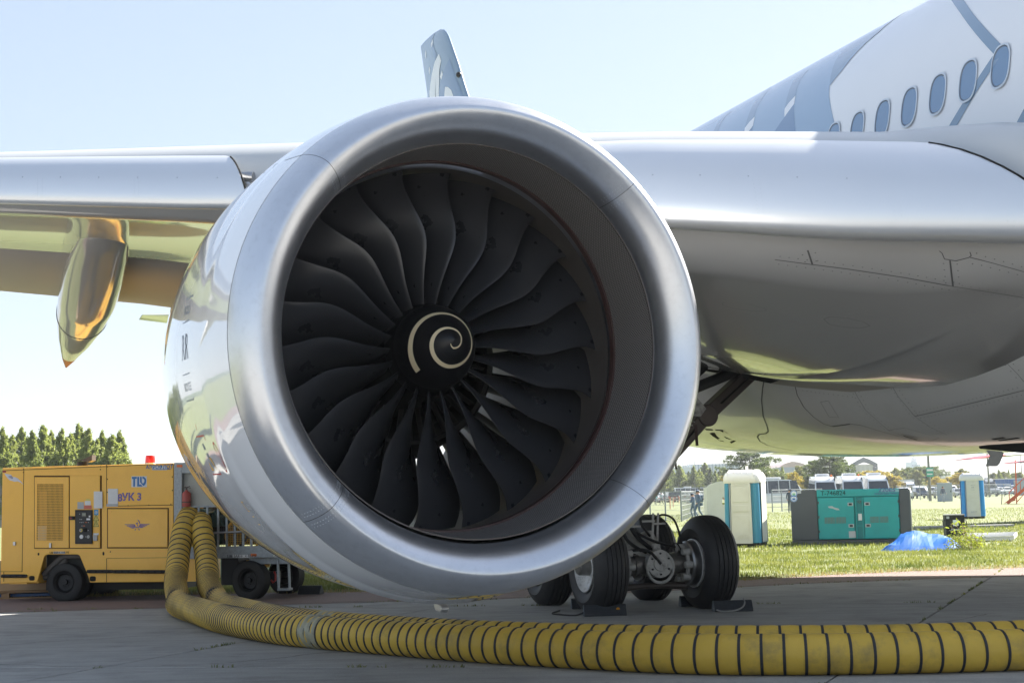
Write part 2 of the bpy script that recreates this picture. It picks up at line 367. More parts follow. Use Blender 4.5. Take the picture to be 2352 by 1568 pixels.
# ---- fuselage
FD, FZ, FR = 14.3, 6.27, 3.0
fus = []
for t in np.concatenate([np.linspace(-12.5, 0, 14), np.linspace(2, 36, 18), np.linspace(36.5, 54, 36)]):
    if t < 0: k = (t + 12.5) / 12.5; r = FR * max(.02, (1 - (1 - k) ** 2.1)) ** .62; zc = FZ - .9 * (1 - k) ** 2
    elif t > 36: k = (t - 36) / 18; r = FR * (1 - k ** 1.5 * .93); zc = FZ + (FR - r) * .82
    else: r = FR; zc = FZ
    fus.append([(FD + r * math.sin(th), t, zc + r * 1.015 * math.cos(th)) for th in np.linspace(0, 2 * PI, 145)[:-1]])
fo = MB().grid(fus, 0, True, True).build('fuselage', M_skin, plane, loc=OFF)
def onfus(u, v, r=FR):            # (t, angle) where the sight line meets the round cabin wall
    d = ray(u, v); dp, dt, dz_ = d.dot(ai), d.dot(aa), d.z; oz = CAMH - FZ
    A_, B_, C_ = dp * dp + dz_ * dz_, 2 * (-FD * dp + oz * dz_), FD * FD + oz * oz - r * r
    D_ = B_ * B_ - 4 * A_ * C_
    k = (-B_ - math.sqrt(max(0, D_))) / (2 * A_)
    return k * dt, math.atan2(k * dp - FD, oz + k * dz_)
def fpt(t, th, h=.004):
    r = FR + h; zs = 1.015
    if t > 36: k = (t - 36) / 18; r2 = FR * (1 - k ** 1.5 * .93); zc = FZ + (FR - r2) * .82; r = r2 + h
    else: zc = FZ
    return (FD + r * math.sin(th), t, zc + r * zs * math.cos(th))
def z7(x, y): return ((2500 + x / 1.4737) / 1.7415, (y / 1.4737) / 1.7415)
def strip(Lp, Rp, M_, h=.004, name='livery_stripe', n=40):
    h = h * .5 + .003
    def rs(P):
        P = [onfus(*z7(*p)) for p in P]; L_ = [0]
        for k in range(1, len(P)): L_.append(L_[-1] + math.hypot(P[k][0] - P[k - 1][0], (P[k][1] - P[k - 1][1]) * 3))
        return [(np.interp(s, L_, [p[0] for p in P]), np.interp(s, L_, [p[1] for p in P])) for s in np.linspace(0, L_[-1], n)]
    a_, b_ = rs(Lp), rs(Rp)
    G = [[fpt(p[0] * (1 - w) + q_[0] * w, p[1] * (1 - w) + q_[1] * w, h) for w in np.linspace(0, 1, 7)] for p, q_ in zip(a_, b_)]
    return MB().grid(G).build(name, M_, fo)
# tail end is pale blue as far as the white panel
Bd = [(1640, 95), (1500, 200), (1350, 340), (1208, 515), (1205, 570), (1215, 640), (1240, 740), (1256, 800), (1275, 860)]
T_ = [onfus(*z7(*p)) for p in Bd]
G = []
T2 = []
for a_, b_ in zip(T_, T_[1:] + [(T_[-1][0] - .4, -2.4)]):
    for q in range(5): T2.append((a_[0] + (b_[0] - a_[0]) * q / 5, a_[1] + (b_[1] - a_[1]) * q / 5))
for w in np.linspace(0, 1, 90):
    row = []
    for (t, th) in T2:
        row.append(fpt(t * (1 - w) + 50 * w, th, .004))
    # carry over the crown
    t0_, th0 = T_[0]
    row = [fpt((t0_ + .02 * k) * (1 - w) + 50 * w, th0 + k * .04, .004) for k in range(45, 0, -1)] + row
    G.append(row)
MB().grid(G).build('blue_tail_band', M_blue2, fo)
strip([(1640, 97), (1500, 190), (1330, 275), (1255, 350), (1222, 430), (1208, 515)], [(1640, 97), (1500, 202), (1420, 270), (1350, 342), (1280, 430), (1209, 516)], M_blue1, .006)
strip([(1075, 425), (1000, 480), (965, 560), (945, 650)], [(1085, 425), (1040, 480), (1015, 540), (1000, 620)], M_blue1, .006)
strip([(1007, 575), (965, 620), (943, 652), (942, 697)], [(1007, 577), (1003, 600), (1000, 622), (942, 699)], M_skin, .008)
strip([(1000, 622), (942, 699), (865, 812), (862, 820)], [(1000, 622), (1000, 700), (1012, 808), (1013, 816)], M_blue3, .007)
strip([(860, 525), (775, 600), (730, 690), (708, 765)], [(862, 530), (815, 590), (785, 640), (765, 700)], M_blue1, .006)
strip([(765, 700), (735, 730), (708, 765), (706, 812)], [(766, 702), (764, 715), (757, 750), (712, 812)], M_skin, .008)
strip([(757, 750), (735, 785), (712, 812), (708, 822)], [(757, 750), (753, 775), (755, 808), (756, 820)], M_blue3, .007)
strip([(625, 665), (560, 720), (530, 770), (510, 822)], [(630, 668), (590, 705), (565, 750), (546, 822)], M_blue1, .006)
strip([(1905, -20), (1915, 0), (1975, 85), (2070, 210), (2177, 327)], [(1980, -20), (1990, 0), (2060, 100), (2140, 190), (2240, 290)], M_blue1, .006)
strip([(2177, 327), (2100, 440), (2000, 600), (1888, 785)], [(2250, 285), (2160, 420), (2065, 560), (1935, 785)], M_blue1, .006)
strip([(2400, 560), (2352, 645), (2290, 760)], [(2480, 600), (2410, 680), (2352, 790)], M_blue1, .006)

# ---- cabin windows
M_wf = mat('window_surround', (.55, .61, .68), .35); M_wf2 = mat('window_rebate', (.2, .24, .3), .4); M_wg = mat('window_glass', (.12, .22, .36), .05, 0, spec=.9, coat=1)  # the pane's blue is the reflected sky put into its base colour
def oval(w, h, n=28, e=2.6): return [(w * math.copysign(abs(math.cos(a_)) ** (2 / e), math.cos(a_)), h * math.copysign(abs(math.sin(a_)) ** (2 / e), math.sin(a_))) for a_ in np.linspace(0, 2 * PI, n + 1)[:-1]]
thw = onfus(2299, 154)[1]; t0w = onfus(2299, 154)[0]
def ring_mb(wa, ha, wb, hb, d1, d2):
    a_, b_ = oval(wa, ha), oval(wb, hb); mbx = MB()
    mbx.add([(x, 0, z) for x, z in a_] + [(x, 0, z) for x, z in b_], []); n = len(a_)
    mbx.v = [(x, d1, z) for x, z in a_] + [(x, d2, z) for x, z in b_]
    for j in range(n): mbx.f.append((j, (j + 1) % n, n + (j + 1) % n, n + j)); mbx.m.append(0); mbx.s.append(True)
    return mbx
wm = MB(); r1 = ring_mb(.185, .29, .165, .265, .012, .016); r2 = ring_mb(.165, .265, .15, .245, .016, -.012)
wm.add(r1.v, r1.f, 0, True); wm.add(r2.v, r2.f, 1, True)
w0 = wm.build('cabin_window', [M_wf, M_wf2], plane, fix=False)
pn = MB(); pv = oval(.152, .247); pn.add([(x, .004, z) for x, z in pv], [tuple(range(len(pv)))]); pane0 = pn.build('pane', M_wg, w0, fix=False)
for k in range(-6, 11):
    o = w0 if k == -6 else copy_tree(w0, plane)
    P = Vector(fpt(t0w + k * .635, thw, 0)); nrm = Vector((math.sin(thw), 0, math.cos(thw)))
    yax = nrm; xax = Vector((0, 1, 0)); zax = xax.cross(yax)
    o.matrix_local = Matrix.Translation(P + Vector(OFF)) @ Matrix((xax, yax, zax)).transposed().to_4x4()

# ---- belly fairing
fb = [(2, 3.6), (5, 3.15), (8, 2.72), (12, 2.38), (15, 2.25), (18, 2.205), (20.7, 2.22), (22.7, 2.28), (24.6, 2.38), (26.8, 2.55), (28.5, 2.74), (32, 3.15), (36, 3.7)]
tb = [b_[0] for b_ in fb]; zb = [b_[1] for b_ in fb]
G = []
for t in np.linspace(2, 36, 52):
    zbm = np.interp(t, tb, zb); hw = np.interp(t, [2, 8, 12, 24, 29, 33, 36], [2.2, 3.1, 3.55, 3.6, 3.2, 2.5, 1.6]); zt = 5.0
    row = []
    for th in np.linspace(-PI, 0, 49):
        cx, sx = math.cos(th), math.sin(th); e = 2 / 2.35
        row.append((FD + hw * math.copysign(abs(cx) ** e, cx), t, zt - (zt - zbm) * abs(sx) ** e))
    G.append(row)
bf = MB().grid(G).build('belly_fairing', M_fair, plane, loc=OFF)

# ---- tail fin
tp = [(50.7, 18.49), (50.2, 18.58), (49.33, 18.55), (48.48, 18.45), (47.93, 18.33), (47.45, 18.12), (47.09, 17.77), (46.0, 16.5), (45.0, 15.1), (39.5, 8.6), (49.0, 8.6), (50.2, 13.5), (50.78, 17.5)]
z0f, z1f = 8.6, 18.55
lez = [(8.6, 39.5), (15.1, 45.0), (16.5, 46.0), (17.77, 47.05), (18.12, 47.45), (18.33, 47.93), (18.5, 49.0), (18.56, 50.0)]
tez = [(8.6, 48.7), (16.41, 49.9), (18.49, 50.72), (18.56, 50.72)]
zs = [8.6, 10, 12, 14, 15.5, 16.5, 17.2, 17.77, 18.0, 18.2, 18.35, 18.48, 18.55]
def finpt(z, u_, side, h=0):
    a_ = np.interp(z, [q[0] for q in lez], [q[1] for q in lez]); b_ = np.interp(z, [q[0] for q in tez], [q[1] for q in tez])
    th = .055 * (b_ - a_) * (1.9 * math.sqrt(max(u_, 0)) * (1 - u_) ** .9 + .02) * min(1, (18.62 - z) / .8) ** .5
    return (FD + side * (th + h), a_ + (b_ - a_) * u_, z)
us = [0, .01, .03, .08, .15, .3, .5, .7, .85, 1]
G = [[finpt(z, u_, -1) for u_ in us[::-1]] + [finpt(z, u_, 1) for u_ in us[1:]] for z in zs]
fin = MB().grid(G).build('tail_fin', M_blue1, plane, loc=OFF)
def finpoly(pts, M_, h=.006, name='livery_patch'):
    # pts in the zoomed view of the fin
    out = []
    for (x, y) in pts:
        u, v = (1600 + x / 3.92) / 1.7415, (50 + y / 3.92) / 1.7415
        d = ray(u, v); k = (FD - .12) / d.dot(ai); out.append((k * d.dot(aa), CAMH + k * d.z))
    bmx = bmesh.new(); vs = [bmx.verts.new((0, t, z)) for t, z in out]; bmx.faces.new(vs)
    bmesh.ops.triangulate(bmx, faces=bmx.faces[:])
    for _ in range(3): bmesh.ops.subdivide_edges(bmx, edges=[e for e in bmx.edges if e.calc_length() > .25], cuts=1, use_grid_fill=False); bmesh.ops.triangulate(bmx, faces=[f for f in bmx.faces if len(f.verts) > 3])
    for w in bmx.verts:
        z = w.co.z; a_ = np.interp(z, [q[0] for q in lez], [q[1] for q in lez]); b_ = np.interp(z, [q[0] for q in tez], [q[1] for q in tez])
        w.co = finpt(z, min(1, max(0, (w.co.y - a_) / (b_ - a_))), -1, h)
    me = bpy.data.meshes.new(name); bmx.to_mesh(me); bmx.free(); me.materials.append(M_); return link(name, me, fin)
finpoly([(628, 655), (664, 760), (640, 900), (632, 1310), (632, 1500), (576, 1500), (577, 1020), (540, 1185), (557, 1250), (560, 1500), (450, 1500), (445, 1250), (500, 990), (560, 780)], M_skin, .010)
finpoly([(738, 1172), (780, 1172), (830, 1220), (865, 1310), (900, 1500), (720, 1500), (728, 1310)], M_skin, .011)
finpoly([(780, 725), (870, 1000), (990, 1310), (1050, 1500), (620, 1500), (635, 1310), (640, 1180), (680, 1010), (740, 830)], M_blue3, .007)
finpoly([(868, 1003), (940, 1215), (915, 1300), (870, 1300), (820, 1110)], M_blue3, .008)
finpoly([(780, 725), (850, 935), (805, 1050), (740, 840)], M_blue3, .008)
finpoly([(530, 305), (480, 500), (440, 390)], M_blue3, .006); finpoly([(517, 480), (588, 660), (565, 750), (500, 555)], M_blue3, .006)
finpoly([(500, 415), (518, 465), (498, 555), (482, 500)], M_skin, .007); finpoly([(680, 915), (695, 975), (672, 1060), (652, 1010)], M_skin, .009)
finpoly([(380, 590), (398, 650), (388, 735), (372, 660)], M_skin, .006); finpoly([(455, 845), (468, 900), (458, 980), (444, 920)], M_skin, .006)
# leading edge light on the fin
mb = MB(); lp = finpt(16.0, 0.02, -1, .02); mb.ball(lp, .1, 0); mb.build('fin_light', M_dark, fin)
# tailplane, both sides
for sg in (-1, 1):
    G = []
    for k, w in enumerate(np.linspace(0, 1, 9)):
        p = FD + sg * (1 + 9.0 * w); le_, te_ = 43 + 8.3 * w ** .98, 49.3 + 4.1 * w; zc = 6.9 + 1.45 * w
        if k == 8: le_ += .6
        row = []
        for a_ in np.linspace(0, 2 * PI, 25)[:-1]:
            x = (1 - math.cos(a_)) / 2; th = .05 * (te_ - le_) * math.sin(a_) * (1.3 - .8 * x) * (1 if k < 8 else .25)
            row.append((p, le_ + (te_ - le_) * x, zc + th))
        G.append(row)
    MB().grid(G, 0, True, True).build('tailplane', M_fair, plane, loc=OFF)
# ---- wings.  stations: p (inboard coordinate of the right wing), slat nose t, slat top z, slat bottom z, trailing t, trailing z
def LEt(p): return 15.6 - .65 * (p - 3.29)
SP = [-19.5, -18, -8, -.2, 2.4, 6.6, 7.7, 9.2, 10.6, 12.5]
def stn(p):
    ip = lambda ys: float(np.interp(p, SP, ys))
    return dict(t=LEt(p), top=ip([7.9, 7.6, 6.55, 5.80, 5.59, 5.37, 5.27, 5.13, 5.0, 4.9]), bot=ip([7.8, 7.35, 6.1, 5.27, 4.98, 4.44, 4.27, 4.03, 3.85, 3.7]),
                te=ip([33, 31.5, 28.0, 25.0, 24.9, 27.3, 27.7, 28.1, 28.3, 28.4]), tez=ip([7.8, 7.4, 6.1, 5.25, 5.05, 4.85, 4.8, 4.7, 4.6, 4.5]),  # inboard trailing edge lengthened so its shadow covers the ground at left
                up=ip([.05, .12, .34, .42, .55, .84, .88, .92, .9, .88]), lo=ip([.02, .05, .12, .02, .05, .22, .42, .75, 1.0, 1.1]))
def wing_section(p):
    s = stn(p); h = s['top'] - s['bot']; t0 = s['t'] + (.42 * h + .18) * (1 - .8 * min(1, max(0, (p - 9.15) / .7))); te = s['te']; c_ = te - t0
    z0 = s['bot'] + .62 * h; zt = s['tez']
    up, lo = [], []
    cu = float(np.interp(p, [-19.5, -8, 2.4, 6.5], [.05, .15, .27, 0]))
    for x in (0, .004, .012, .03, .06, .1, .14, .19, .25, .31, .37, .43, .5, .6, .7, .8, .9, 1.0):
        base = z0 + (zt - z0) * x + cu * math.sin(PI * min(1, x)) ** 1.2
        sh = 5 * (.2969 * math.sqrt(x) - .126 * x - .3516 * x * x + .2843 * x ** 3 - .1036 * x ** 4) * 2
        nose = min(1, math.sqrt(x / .05))
        U = base + max(sh * (s['up'] + .12), .0) + nose * (s['top'] - z0) * (1 - x) * .6
        wr_ = min(1, max(0, (p - 7) / 3)); D_ = float(np.interp(x, [0, .06, .11, .165, .235, .294, .38, .447, .52, .7, 1], [0, .2, .38, .6, .85, 1.0, 1.03, .94, .78, .45, 0]))
        Lw = base - nose * (z0 - s['bot'] - .02) * (1 - x) ** 1.3 - (sh * (1 - wr_) + D_ * wr_) * s['lo']
        up.append((p, t0 + c_ * x, U)); lo.append((p, t0 + c_ * x, Lw))
    up[-1] = (p, te, zt + .02); lo[-1] = (p, te, zt)
    return up, lo
def mir(P, sg): return [(2 * FD - q[0], q[1], q[2]) for q in P] if sg < 0 else P
FLAPT = .60
def cutx(sec, x0, x1):   # part of a section between two chord fractions
    up, lo = sec; t0, te = up[0][1], up[-1][1]; ta, tb_ = t0 + (te - t0) * x0, t0 + (te - t0) * x1
    def seg(P):
        ts = [q[1] for q in P]; zs_ = [q[2] for q in P]; inner = [t for t in ts if ta < t < tb_]
        return [(P[0][0], t, float(np.interp(t, ts, zs_))) for t in [ta] + inner + [tb_]]
    return seg(up), seg(lo)
def wing(sg):
    ps = list(np.linspace(12.5, 8.9, 22)) + list(np.linspace(8.5, -4, 18)) + list(np.linspace(-6, -19.4, 12))
    G = []
    for p in ps:
        u_, l_ = cutx(wing_section(p), 0, FLAPT if p < 10.3 else 1.0)
        if p < 10.3 and False: pass
        u2 = [(p, np.interp(x, [0, 1], [u_[0][1], u_[-1][1]])) for x in np.linspace(0, 1, 26) ** 1.6]
        ut = [q_[1] for q_ in u_]; uz = [q_[2] for q_ in u_]; lt = [q_[1] for q_ in l_]; lz = [q_[2] for q_ in l_]
        row = [(p, t, float(np.interp(t, lt, lz))) for _, t in u2[::-1]] + [(p, t, float(np.interp(t, ut, uz))) for _, t in u2[1:]]
        G.append(mir(row, sg))
    mb = MB().grid(G, 0, True, True, flip=sg < 0)
    nr_ = len(G[0]); mb.m = [1 if (k % nr_) >= 25 else 0 for k in range(len(mb.f))]
    n = len(G[0]); mb.add(G[-1], [tuple(range(n))]); mb.add(G[0], [tuple(range(n))])
    w = mb.build('wing', [M_grey, M_wtop], plane, loc=OFF, sharp=30)
    # paint the top: a thin skin of the sunlit upper colour is not needed, the leading edge is bare metal
    # slats
    def slat(pa, pb, name, n_=14, endcut=None):
        G = []
        for k, p in enumerate(np.linspace(pa, pb, n_)):
            s = stn(p); h = s['top'] - s['bot']; w_ = h; zb_ = s['bot']
            prof = [(1.15, 1.02), (.9, 1.015), (.74, 1.0), (.61, .975), (.44, .92), (.30, .845), (.18, .745), (.11, .66), (.065, .57), (.035, .48), (.012, .38), (.002, .30), (.0, .22), (.012, .14), (.045, .07), (.11, .02), (.2, .0), (.34, .0), (.34, .05), (.26, .15), (.27, .4), (.4, .7), (.65, .9), (1.15, 1.0)]
            if endcut: 
                cut = endcut(p)
            else: cut = 0
            row = [(p, s['t'] + x * w_, zb_ + z * h + max(0, x) * w_ * (zb_ + z * h - 1.7) / 15) for x, z in prof]
            if endcut: row = [(q[0] + cut * (1 - (q[2] - zb_) / h) , q[1] - .65 * cut * (1 - (q[2] - zb_) / h), q[2]) for q in row]
            G.append(mir(row, sg))
        mb = MB().grid(G, 0, True, True, flip=sg < 0); n = len(G[0])
        mb.add(G[0], [tuple(range(n))], 1); mb.add(G[-1], [tuple(range(n))], 1)
        return mb.build(name, [M_slat, M_wtop], w, sharp=40)
    so = slat(2.38, -4.3, 'slat', endcut=lambda p: .12 * max(0, 1 - (2.38 - p) / .3)); slat(-4.33, -11, 'slat'); slat(-11.03, -18.3, 'slat')
    di = slat(5.1, 9.22, 'droop_nose', 24, endcut=lambda p: .75 * max(0, 1 - (9.22 - p) / 1.2))
    mb = MB()
    if sg == 1:
        for side, p_ in ((1, 9.22), (1, 2.38)):
            st_ = stn(p_); h_ = st_['top'] - st_['bot']; ct = .75 if p_ > 5 else .12; P_ = []
            for x, z in ((.74, 1.0), (.61, .975), (.44, .92), (.30, .845), (.18, .745), (.11, .66), (.065, .57), (.035, .48), (.012, .38), (.002, .30), (.0, .22), (.012, .14), (.045, .07), (.11, .02)):
                zz = st_['bot'] + z * h_ + x * h_ * (st_['bot'] + z * h_ - 1.7) / 15; c_ = ct * (1 - (zz - st_['bot']) / h_); P_.append((p_ + c_ + .012, st_['t'] + x * h_ - .65 * c_ - .012, zz))
            mb.tube(P_, .011, 6)
        mb.build('slat_gap_line', M_void, w)  # dark tubes stand in for the shade in the slat end gaps
    # flaps
    def flap(pa, pb, droop, n_=12):
        G = []
        for p in np.linspace(pa, pb, n_):
            sec = wing_section(p); u_, l_ = cutx(sec, FLAPT + .004, 1)
            t0, z0 = l_[0][1], (l_[0][2] + u_[0][2]) / 2; te, zt = l_[-1][1], l_[-1][2]; hh = (u_[0][2] - l_[0][2])
            row = []
            for a_ in np.linspace(0, 2 * PI, 29)[:-1]:
                x = (1 - math.cos(a_)) / 2; th = hh * .95 * math.sin(a_) * (1 - x) ** .55 * (min(1, x / .12)) ** .4 * .62
                row.append((p, t0 + (te - t0) * x, z0 + (zt - z0) * x + th - droop * x))
            G.append(mir(row, sg))
        mb = MB().grid(G, 0, True, True, flip=sg < 0); n = len(G[0]); mb.add(G[0], [tuple(range(n))]); mb.add(G[-1], [tuple(range(n))])
        return mb.build('flap', M_flap, w, sharp=40)
    flap(10.2, 3.2, .0); flap(3.16, -9.0, .0); flap(-9.05, -18.6, .0)
    return w
M_flap = mat('flap_paint', (.42, .39, .35), .45, 0, .05, 1.5, spec=.35)
wingR = wing(1); wingL = wing(-1)
# a dark oily strip of metal under the slat trailing edge, rivets along the slats
M_rivet = mat('rivet', (.62, .64, .66), .4, .5); M_hole = mat('rivet_hole', (.12, .12, .13), .6)
def slatpt(p, x, z):
    s = stn(p); h = s['top'] - s['bot']; w_ = h; return (p, s['t'] + x * w_ - .002, s['bot'] + z * h + x * w_ * (s['bot'] + z * h - 1.7) / 15)
rv = MB(); rh = MB()
def dot(mbx, c, r, m=0):
    c = Vector(c); mbx.ball(c, r, m, 6, 3, (1, .35, 1))
prx = [.61, .44, .30, .18, .11, .065, .035, .012, .002, .0, .012, .045, .11]; prz = [.975, .92, .845, .745, .66, .57, .48, .38, .30, .22, .14, .07, .02]
def slatz(p, z): return slatpt(p, float(np.interp(z, prz[::-1], prx[::-1])), z)
for p0_ in (-1.0, .25, 1.3, 6.1, 7.25, 8.4, 9.3):
    for dp in (0, .05):
        for z in np.linspace(.22, .58, 9): dot(rv, slatz(p0_ + dp, z), .0045)
for p0_ in np.arange(-1.6, 9.4, .42):
    if 2.2 < p0_ < 5.2: continue
    dot(rh, slatz(p0_, .62), .006)
rv.build('rivets', M_rivet, wingR, kind='stuff'); rh.build('rivet_holes', M_hole, wingR, kind='stuff')
# cut-outs in the fixed nose above the slat
for p0_ in (-.02 + .55, 1.75):
    pass
# pylon fairing rib at the outboard slat end
mb = MB()
s = stn(2.6)
P = []
for k in range(11):
    a_ = k / 10; P.append((s['t'] + .22 + 1.2 * a_ ** 1.2, s['bot'] + .0 + (s['top'] + .34 - s['bot']) * math.sin(a_ * PI / 2) ** .9))
P += [(s['t'] + 2.6, s['top'] + .36), (s['t'] + 2.6, s['bot'] + .2)]
mb.prism(P, 2.52, 2.64, plane='yz'); mb.build('slat_end_rib', M_slat, wingR, bevel=.02)
mb = MB(); mb.prism([(stn(4)['t'] - .2, 4.9), (stn(4)['t'] + .3, 5.35), (stn(4)['t'] + 1.2, 5.62), (stn(4)['t'] + 4, 5.7), (stn(4)['t'] + 6, 4.4), (stn(4)['t'] + 2, 4.2), (stn(4)['t'] - .2, 4.3)], 2.95, 3.6, plane='yz')
mb.build('pylon', M_white, plane, bevel=.08, loc=OFF)
mb = MB(); mb.tube([(2.05, LEt(2.05) + .32, 5.47), (2.6, LEt(2.6) + .36, 5.43)], .06, 12); mb.build('slat_duct', M_steel, wingR)

# ---- flap track fairings
M_gloss = mat('fairing_gloss', (.46, .45, .43), .10, .03, coat=.45)
def canoe(cl, parent=wingR, sg=1):
    G = []
    ts = [c_[0] for c_ in cl]
    for t in np.linspace(ts[0], ts[-1], 46):
        p, z, w, h = [float(np.interp(t, ts, [c_[k] for c_ in cl])) for k in (1, 2, 3, 4)]
        row = []
        for a_ in np.linspace(0, 2 * PI, 33)[:-1]:
            row.append((p + w * math.sin(a_) * (1 - .12 * math.cos(a_)), t, z + h * math.cos(a_)))
        G.append(mir(row, sg))
    mb = MB().grid(G[:-5], 0, True, True, flip=sg < 0); n = 32
    mb.add(G[0], [tuple(range(n))])
    f_ = mb.build('flap_fairing', M_gloss, parent)
    tp_ = MB().grid(G[-6:], 0, True, True, flip=sg < 0); 
    return f_, tp_
C1 = [(19.9, 1.22, 5.62, .02, .01), (20.3, 1.21, 5.54, .22, .10), (20.8, 1.20, 5.46, .34, .19), (21.6, 1.18, 5.38, .41, .30), (22.6, 1.15, 5.24, .45, .42), (23.6, 1.12, 5.06, .45, .50), (24.6, 1.07, 4.88, .40, .48), (25.6, 1.02, 4.68, .30, .38), (26.4, .98, 4.52, .20, .25), (27.1, .95, 4.36, .10, .12), (27.55, .93, 4.24, .015, .02)]
f1_, t1_ = canoe(C1); o = t1_.build('fairing_tip', mat('orange_tip', (.36, .12, .05), .4), wingR)
for dp, dt, dz_ in ((-6.5, 3.4, .75), (-12.5, 6.0, 1.5)):
    C2 = [(c_[0] + dt, c_[1] + dp, c_[2] + dz_, c_[3] * .8, c_[4] * .8) for c_ in C1]; f2_, t2_ = canoe(C2); t2_.build('fairing_tip', M_gloss, wingR)
for dp, dt, dz_ in ((0, 0, 0), (-6.5, 3.4, .75)):
    C2 = [(c_[0] + dt, c_[1] + dp, c_[2] + dz_, c_[3], c_[4]) for c_ in C1]; f2_, t2_ = canoe(C2, wingL, -1); t2_.build('fairing_tip', M_gloss, wingL)
# seam round the canoe
mb = MB()
pz = [float(np.interp(24.5, [c_[0] for c_ in C1], [c_[k] for c_ in C1])) for k in (1, 2, 3, 4)]
mb.tube([(pz[0] + pz[2] * math.sin(a_) * (1 - .12 * math.cos(a_)) * 1.004, 24.5, pz[1] + pz[3] * math.cos(a_) * 1.004) for a_ in np.linspace(0, 2 * PI, 40)], .006, 5); mb.build('fairing_seam', M_line, wingR)

# ================================================================== ENGINE
EC = Vector((-.666, 11.923, 2.942)); EYAW = RAD(22.5) - YAW
ec_l = Vector((EC.dot(ai) - BP, EC.dot(aa) - BT, EC.z))
M_cowl = mat('cowl_white', (.82, .825, .835), .07, 0, .015, 2, coat=1.)
M_lip = mat('brushed_lip', (.68, .69, .715), .31, .93, .06, 5, rvar=.05, bump=.03, bs=160, dirt=(.5, .5, .51), damt=.35, ds=14)
M_blade = mat('carbon_blade', (.026, .027, .031), .29, .0, .15, 8, rvar=.06, spec=.6)
M_bedge = mat('titanium_edge', (.085, .085, .09), .35, .9)
M_spin = mat('spinner_black', (.006, .006, .007), .3, spec=.4)
M_spiral = mat('spiral_cream', (.72, .60, .38), .5)
M_case = mat('fan_case', (.10, .085, .075), .35, .3, .2, 6)
M_redring = mat('oxide_ring', (.055, .026, .022), .45)
def dzf(s): return .012 + .061 * s if s < -.3 else (-.0383 * (s + .3) / -.3 * 0 + (-.0383) * max(0, (-s) / .3) if s < 0 else .03 * s)
outer = [(-1.352, 1.735), (-1.34, 1.775), (-1.30, 1.808), (-1.23, 1.838), (-1.13, 1.869), (-1.009, 1.90)]
cowl = [(-1.009, 1.90), (-.7, 1.935), (-.3, 1.965), (.2, 1.98), (.9, 1.975), (1.6, 1.93), (2.3, 1.85), (2.9, 1.75), (3.4, 1.64), (3.45, 1.60)]
inner = [(-1.352, 1.735), (-1.345, 1.70), (-1.32, 1.664), (-1.275, 1.628), (-1.20, 1.590), (-1.11, 1.558), (-1.0, 1.53)]
def bulge(a_, th): return 1 + (.040 * min(1, max(0, (a_ + 1.6) / 1.2))) * max(0, -math.cos(th)) ** 2
def fine(P, k=4):
    S = [q[0] for q in P]; out = []
    # Catmull-Rom through the profile
    for i in range(len(P) - 1):
        p0, p1, p2, p3 = P[max(i - 1, 0)], P[i], P[i + 1], P[min(i + 2, len(P) - 1)]
        for j in range(k):
            t = j / k; out.append(tuple(.5 * ((2 * p1[d]) + (-p0[d] + p2[d]) * t + (2 * p0[d] - 5 * p1[d] + 4 * p2[d] - p3[d]) * t * t + (-p0[d] + 3 * p1[d] - 3 * p2[d] + p3[d]) * t ** 3) for d in (0, 1)))
    return out + [P[-1]]
nm = MB().lathe(fine(cowl), n=160, dz=dzf, rf=bulge)
nac = nm.build('engine_nacelle', M_cowl, plane)
nac.location = ec_l; nac.rotation_euler = (RAD(-.8), 0, EYAW)
lip = []
for k in range(23):        # inner side, a blunt superellipse from the liner to the nose
    u_ = math.sin(k / 22 * PI / 2); e_ = 1.7; lip.append((-1.035 - .315 * u_, 1.738 - .215 * max(0, 1 - u_ ** e_) ** (1 / e_)))
for k in range(1, 19):     # outer side, back to the joint with the white cowl
    u_ = math.cos(k / 18 * PI / 2); lip.append((-1.009 - .341 * u_, 1.738 + .117 * max(0, 1 - u_ ** 2) ** .5 + .045 * (1 - u_)))
for k in range(4):
    a0, a1 = RAD(-45 + 90 * k) + .0012, RAD(45 + 90 * k) - .0012
    MB().lathe(lip, n=44, t0=a0, t1=a1, dz=dzf, rf=lambda a_, th: bulge(a_, th)).build('lip_panel', M_lip, nac, sharp=180)
MB().lathe([(s_ + .007, r_ + (.007 if k < 23 else -.007)) for k, (s_, r_) in enumerate(lip)], n=120, dz=dzf, rf=bulge).build('lip_backing', M_line, nac)
# rivets by the lip seams
rv = MB()
def surf(s_, th, h=0):
    P = outer if s_ < -1.009 else cowl
    r_ = float(np.interp(s_, [q[0] for q in P], [q[1] for q in P])) * bulge(s_, th) + h
    return Vector((r_ * math.sin(th), s_, r_ * math.cos(th) + dzf(s_)))
def lipat(w, th, h=0):
    k = w * (len(lip) - 1); i = min(int(k), len(lip) - 2); f = k - i
    s_, r_ = lip[i][0] * (1 - f) + lip[i + 1][0] * f, lip[i][1] * (1 - f) + lip[i + 1][1] * f
    return Vector((r_ * bulge(s_, th) * math.sin(th), s_, r_ * bulge(s_, th) * math.cos(th) + dzf(s_)))
for k in range(4):
    for w in np.linspace(.12, .93, 22):
        for dth in (-.035, -.02, .02, .035): rv.ball(lipat(w, RAD(45 + 90 * k) + dth), .0035, 0, 5, 3)
rv.build('rivets', M_rivet, nac, kind='stuff')
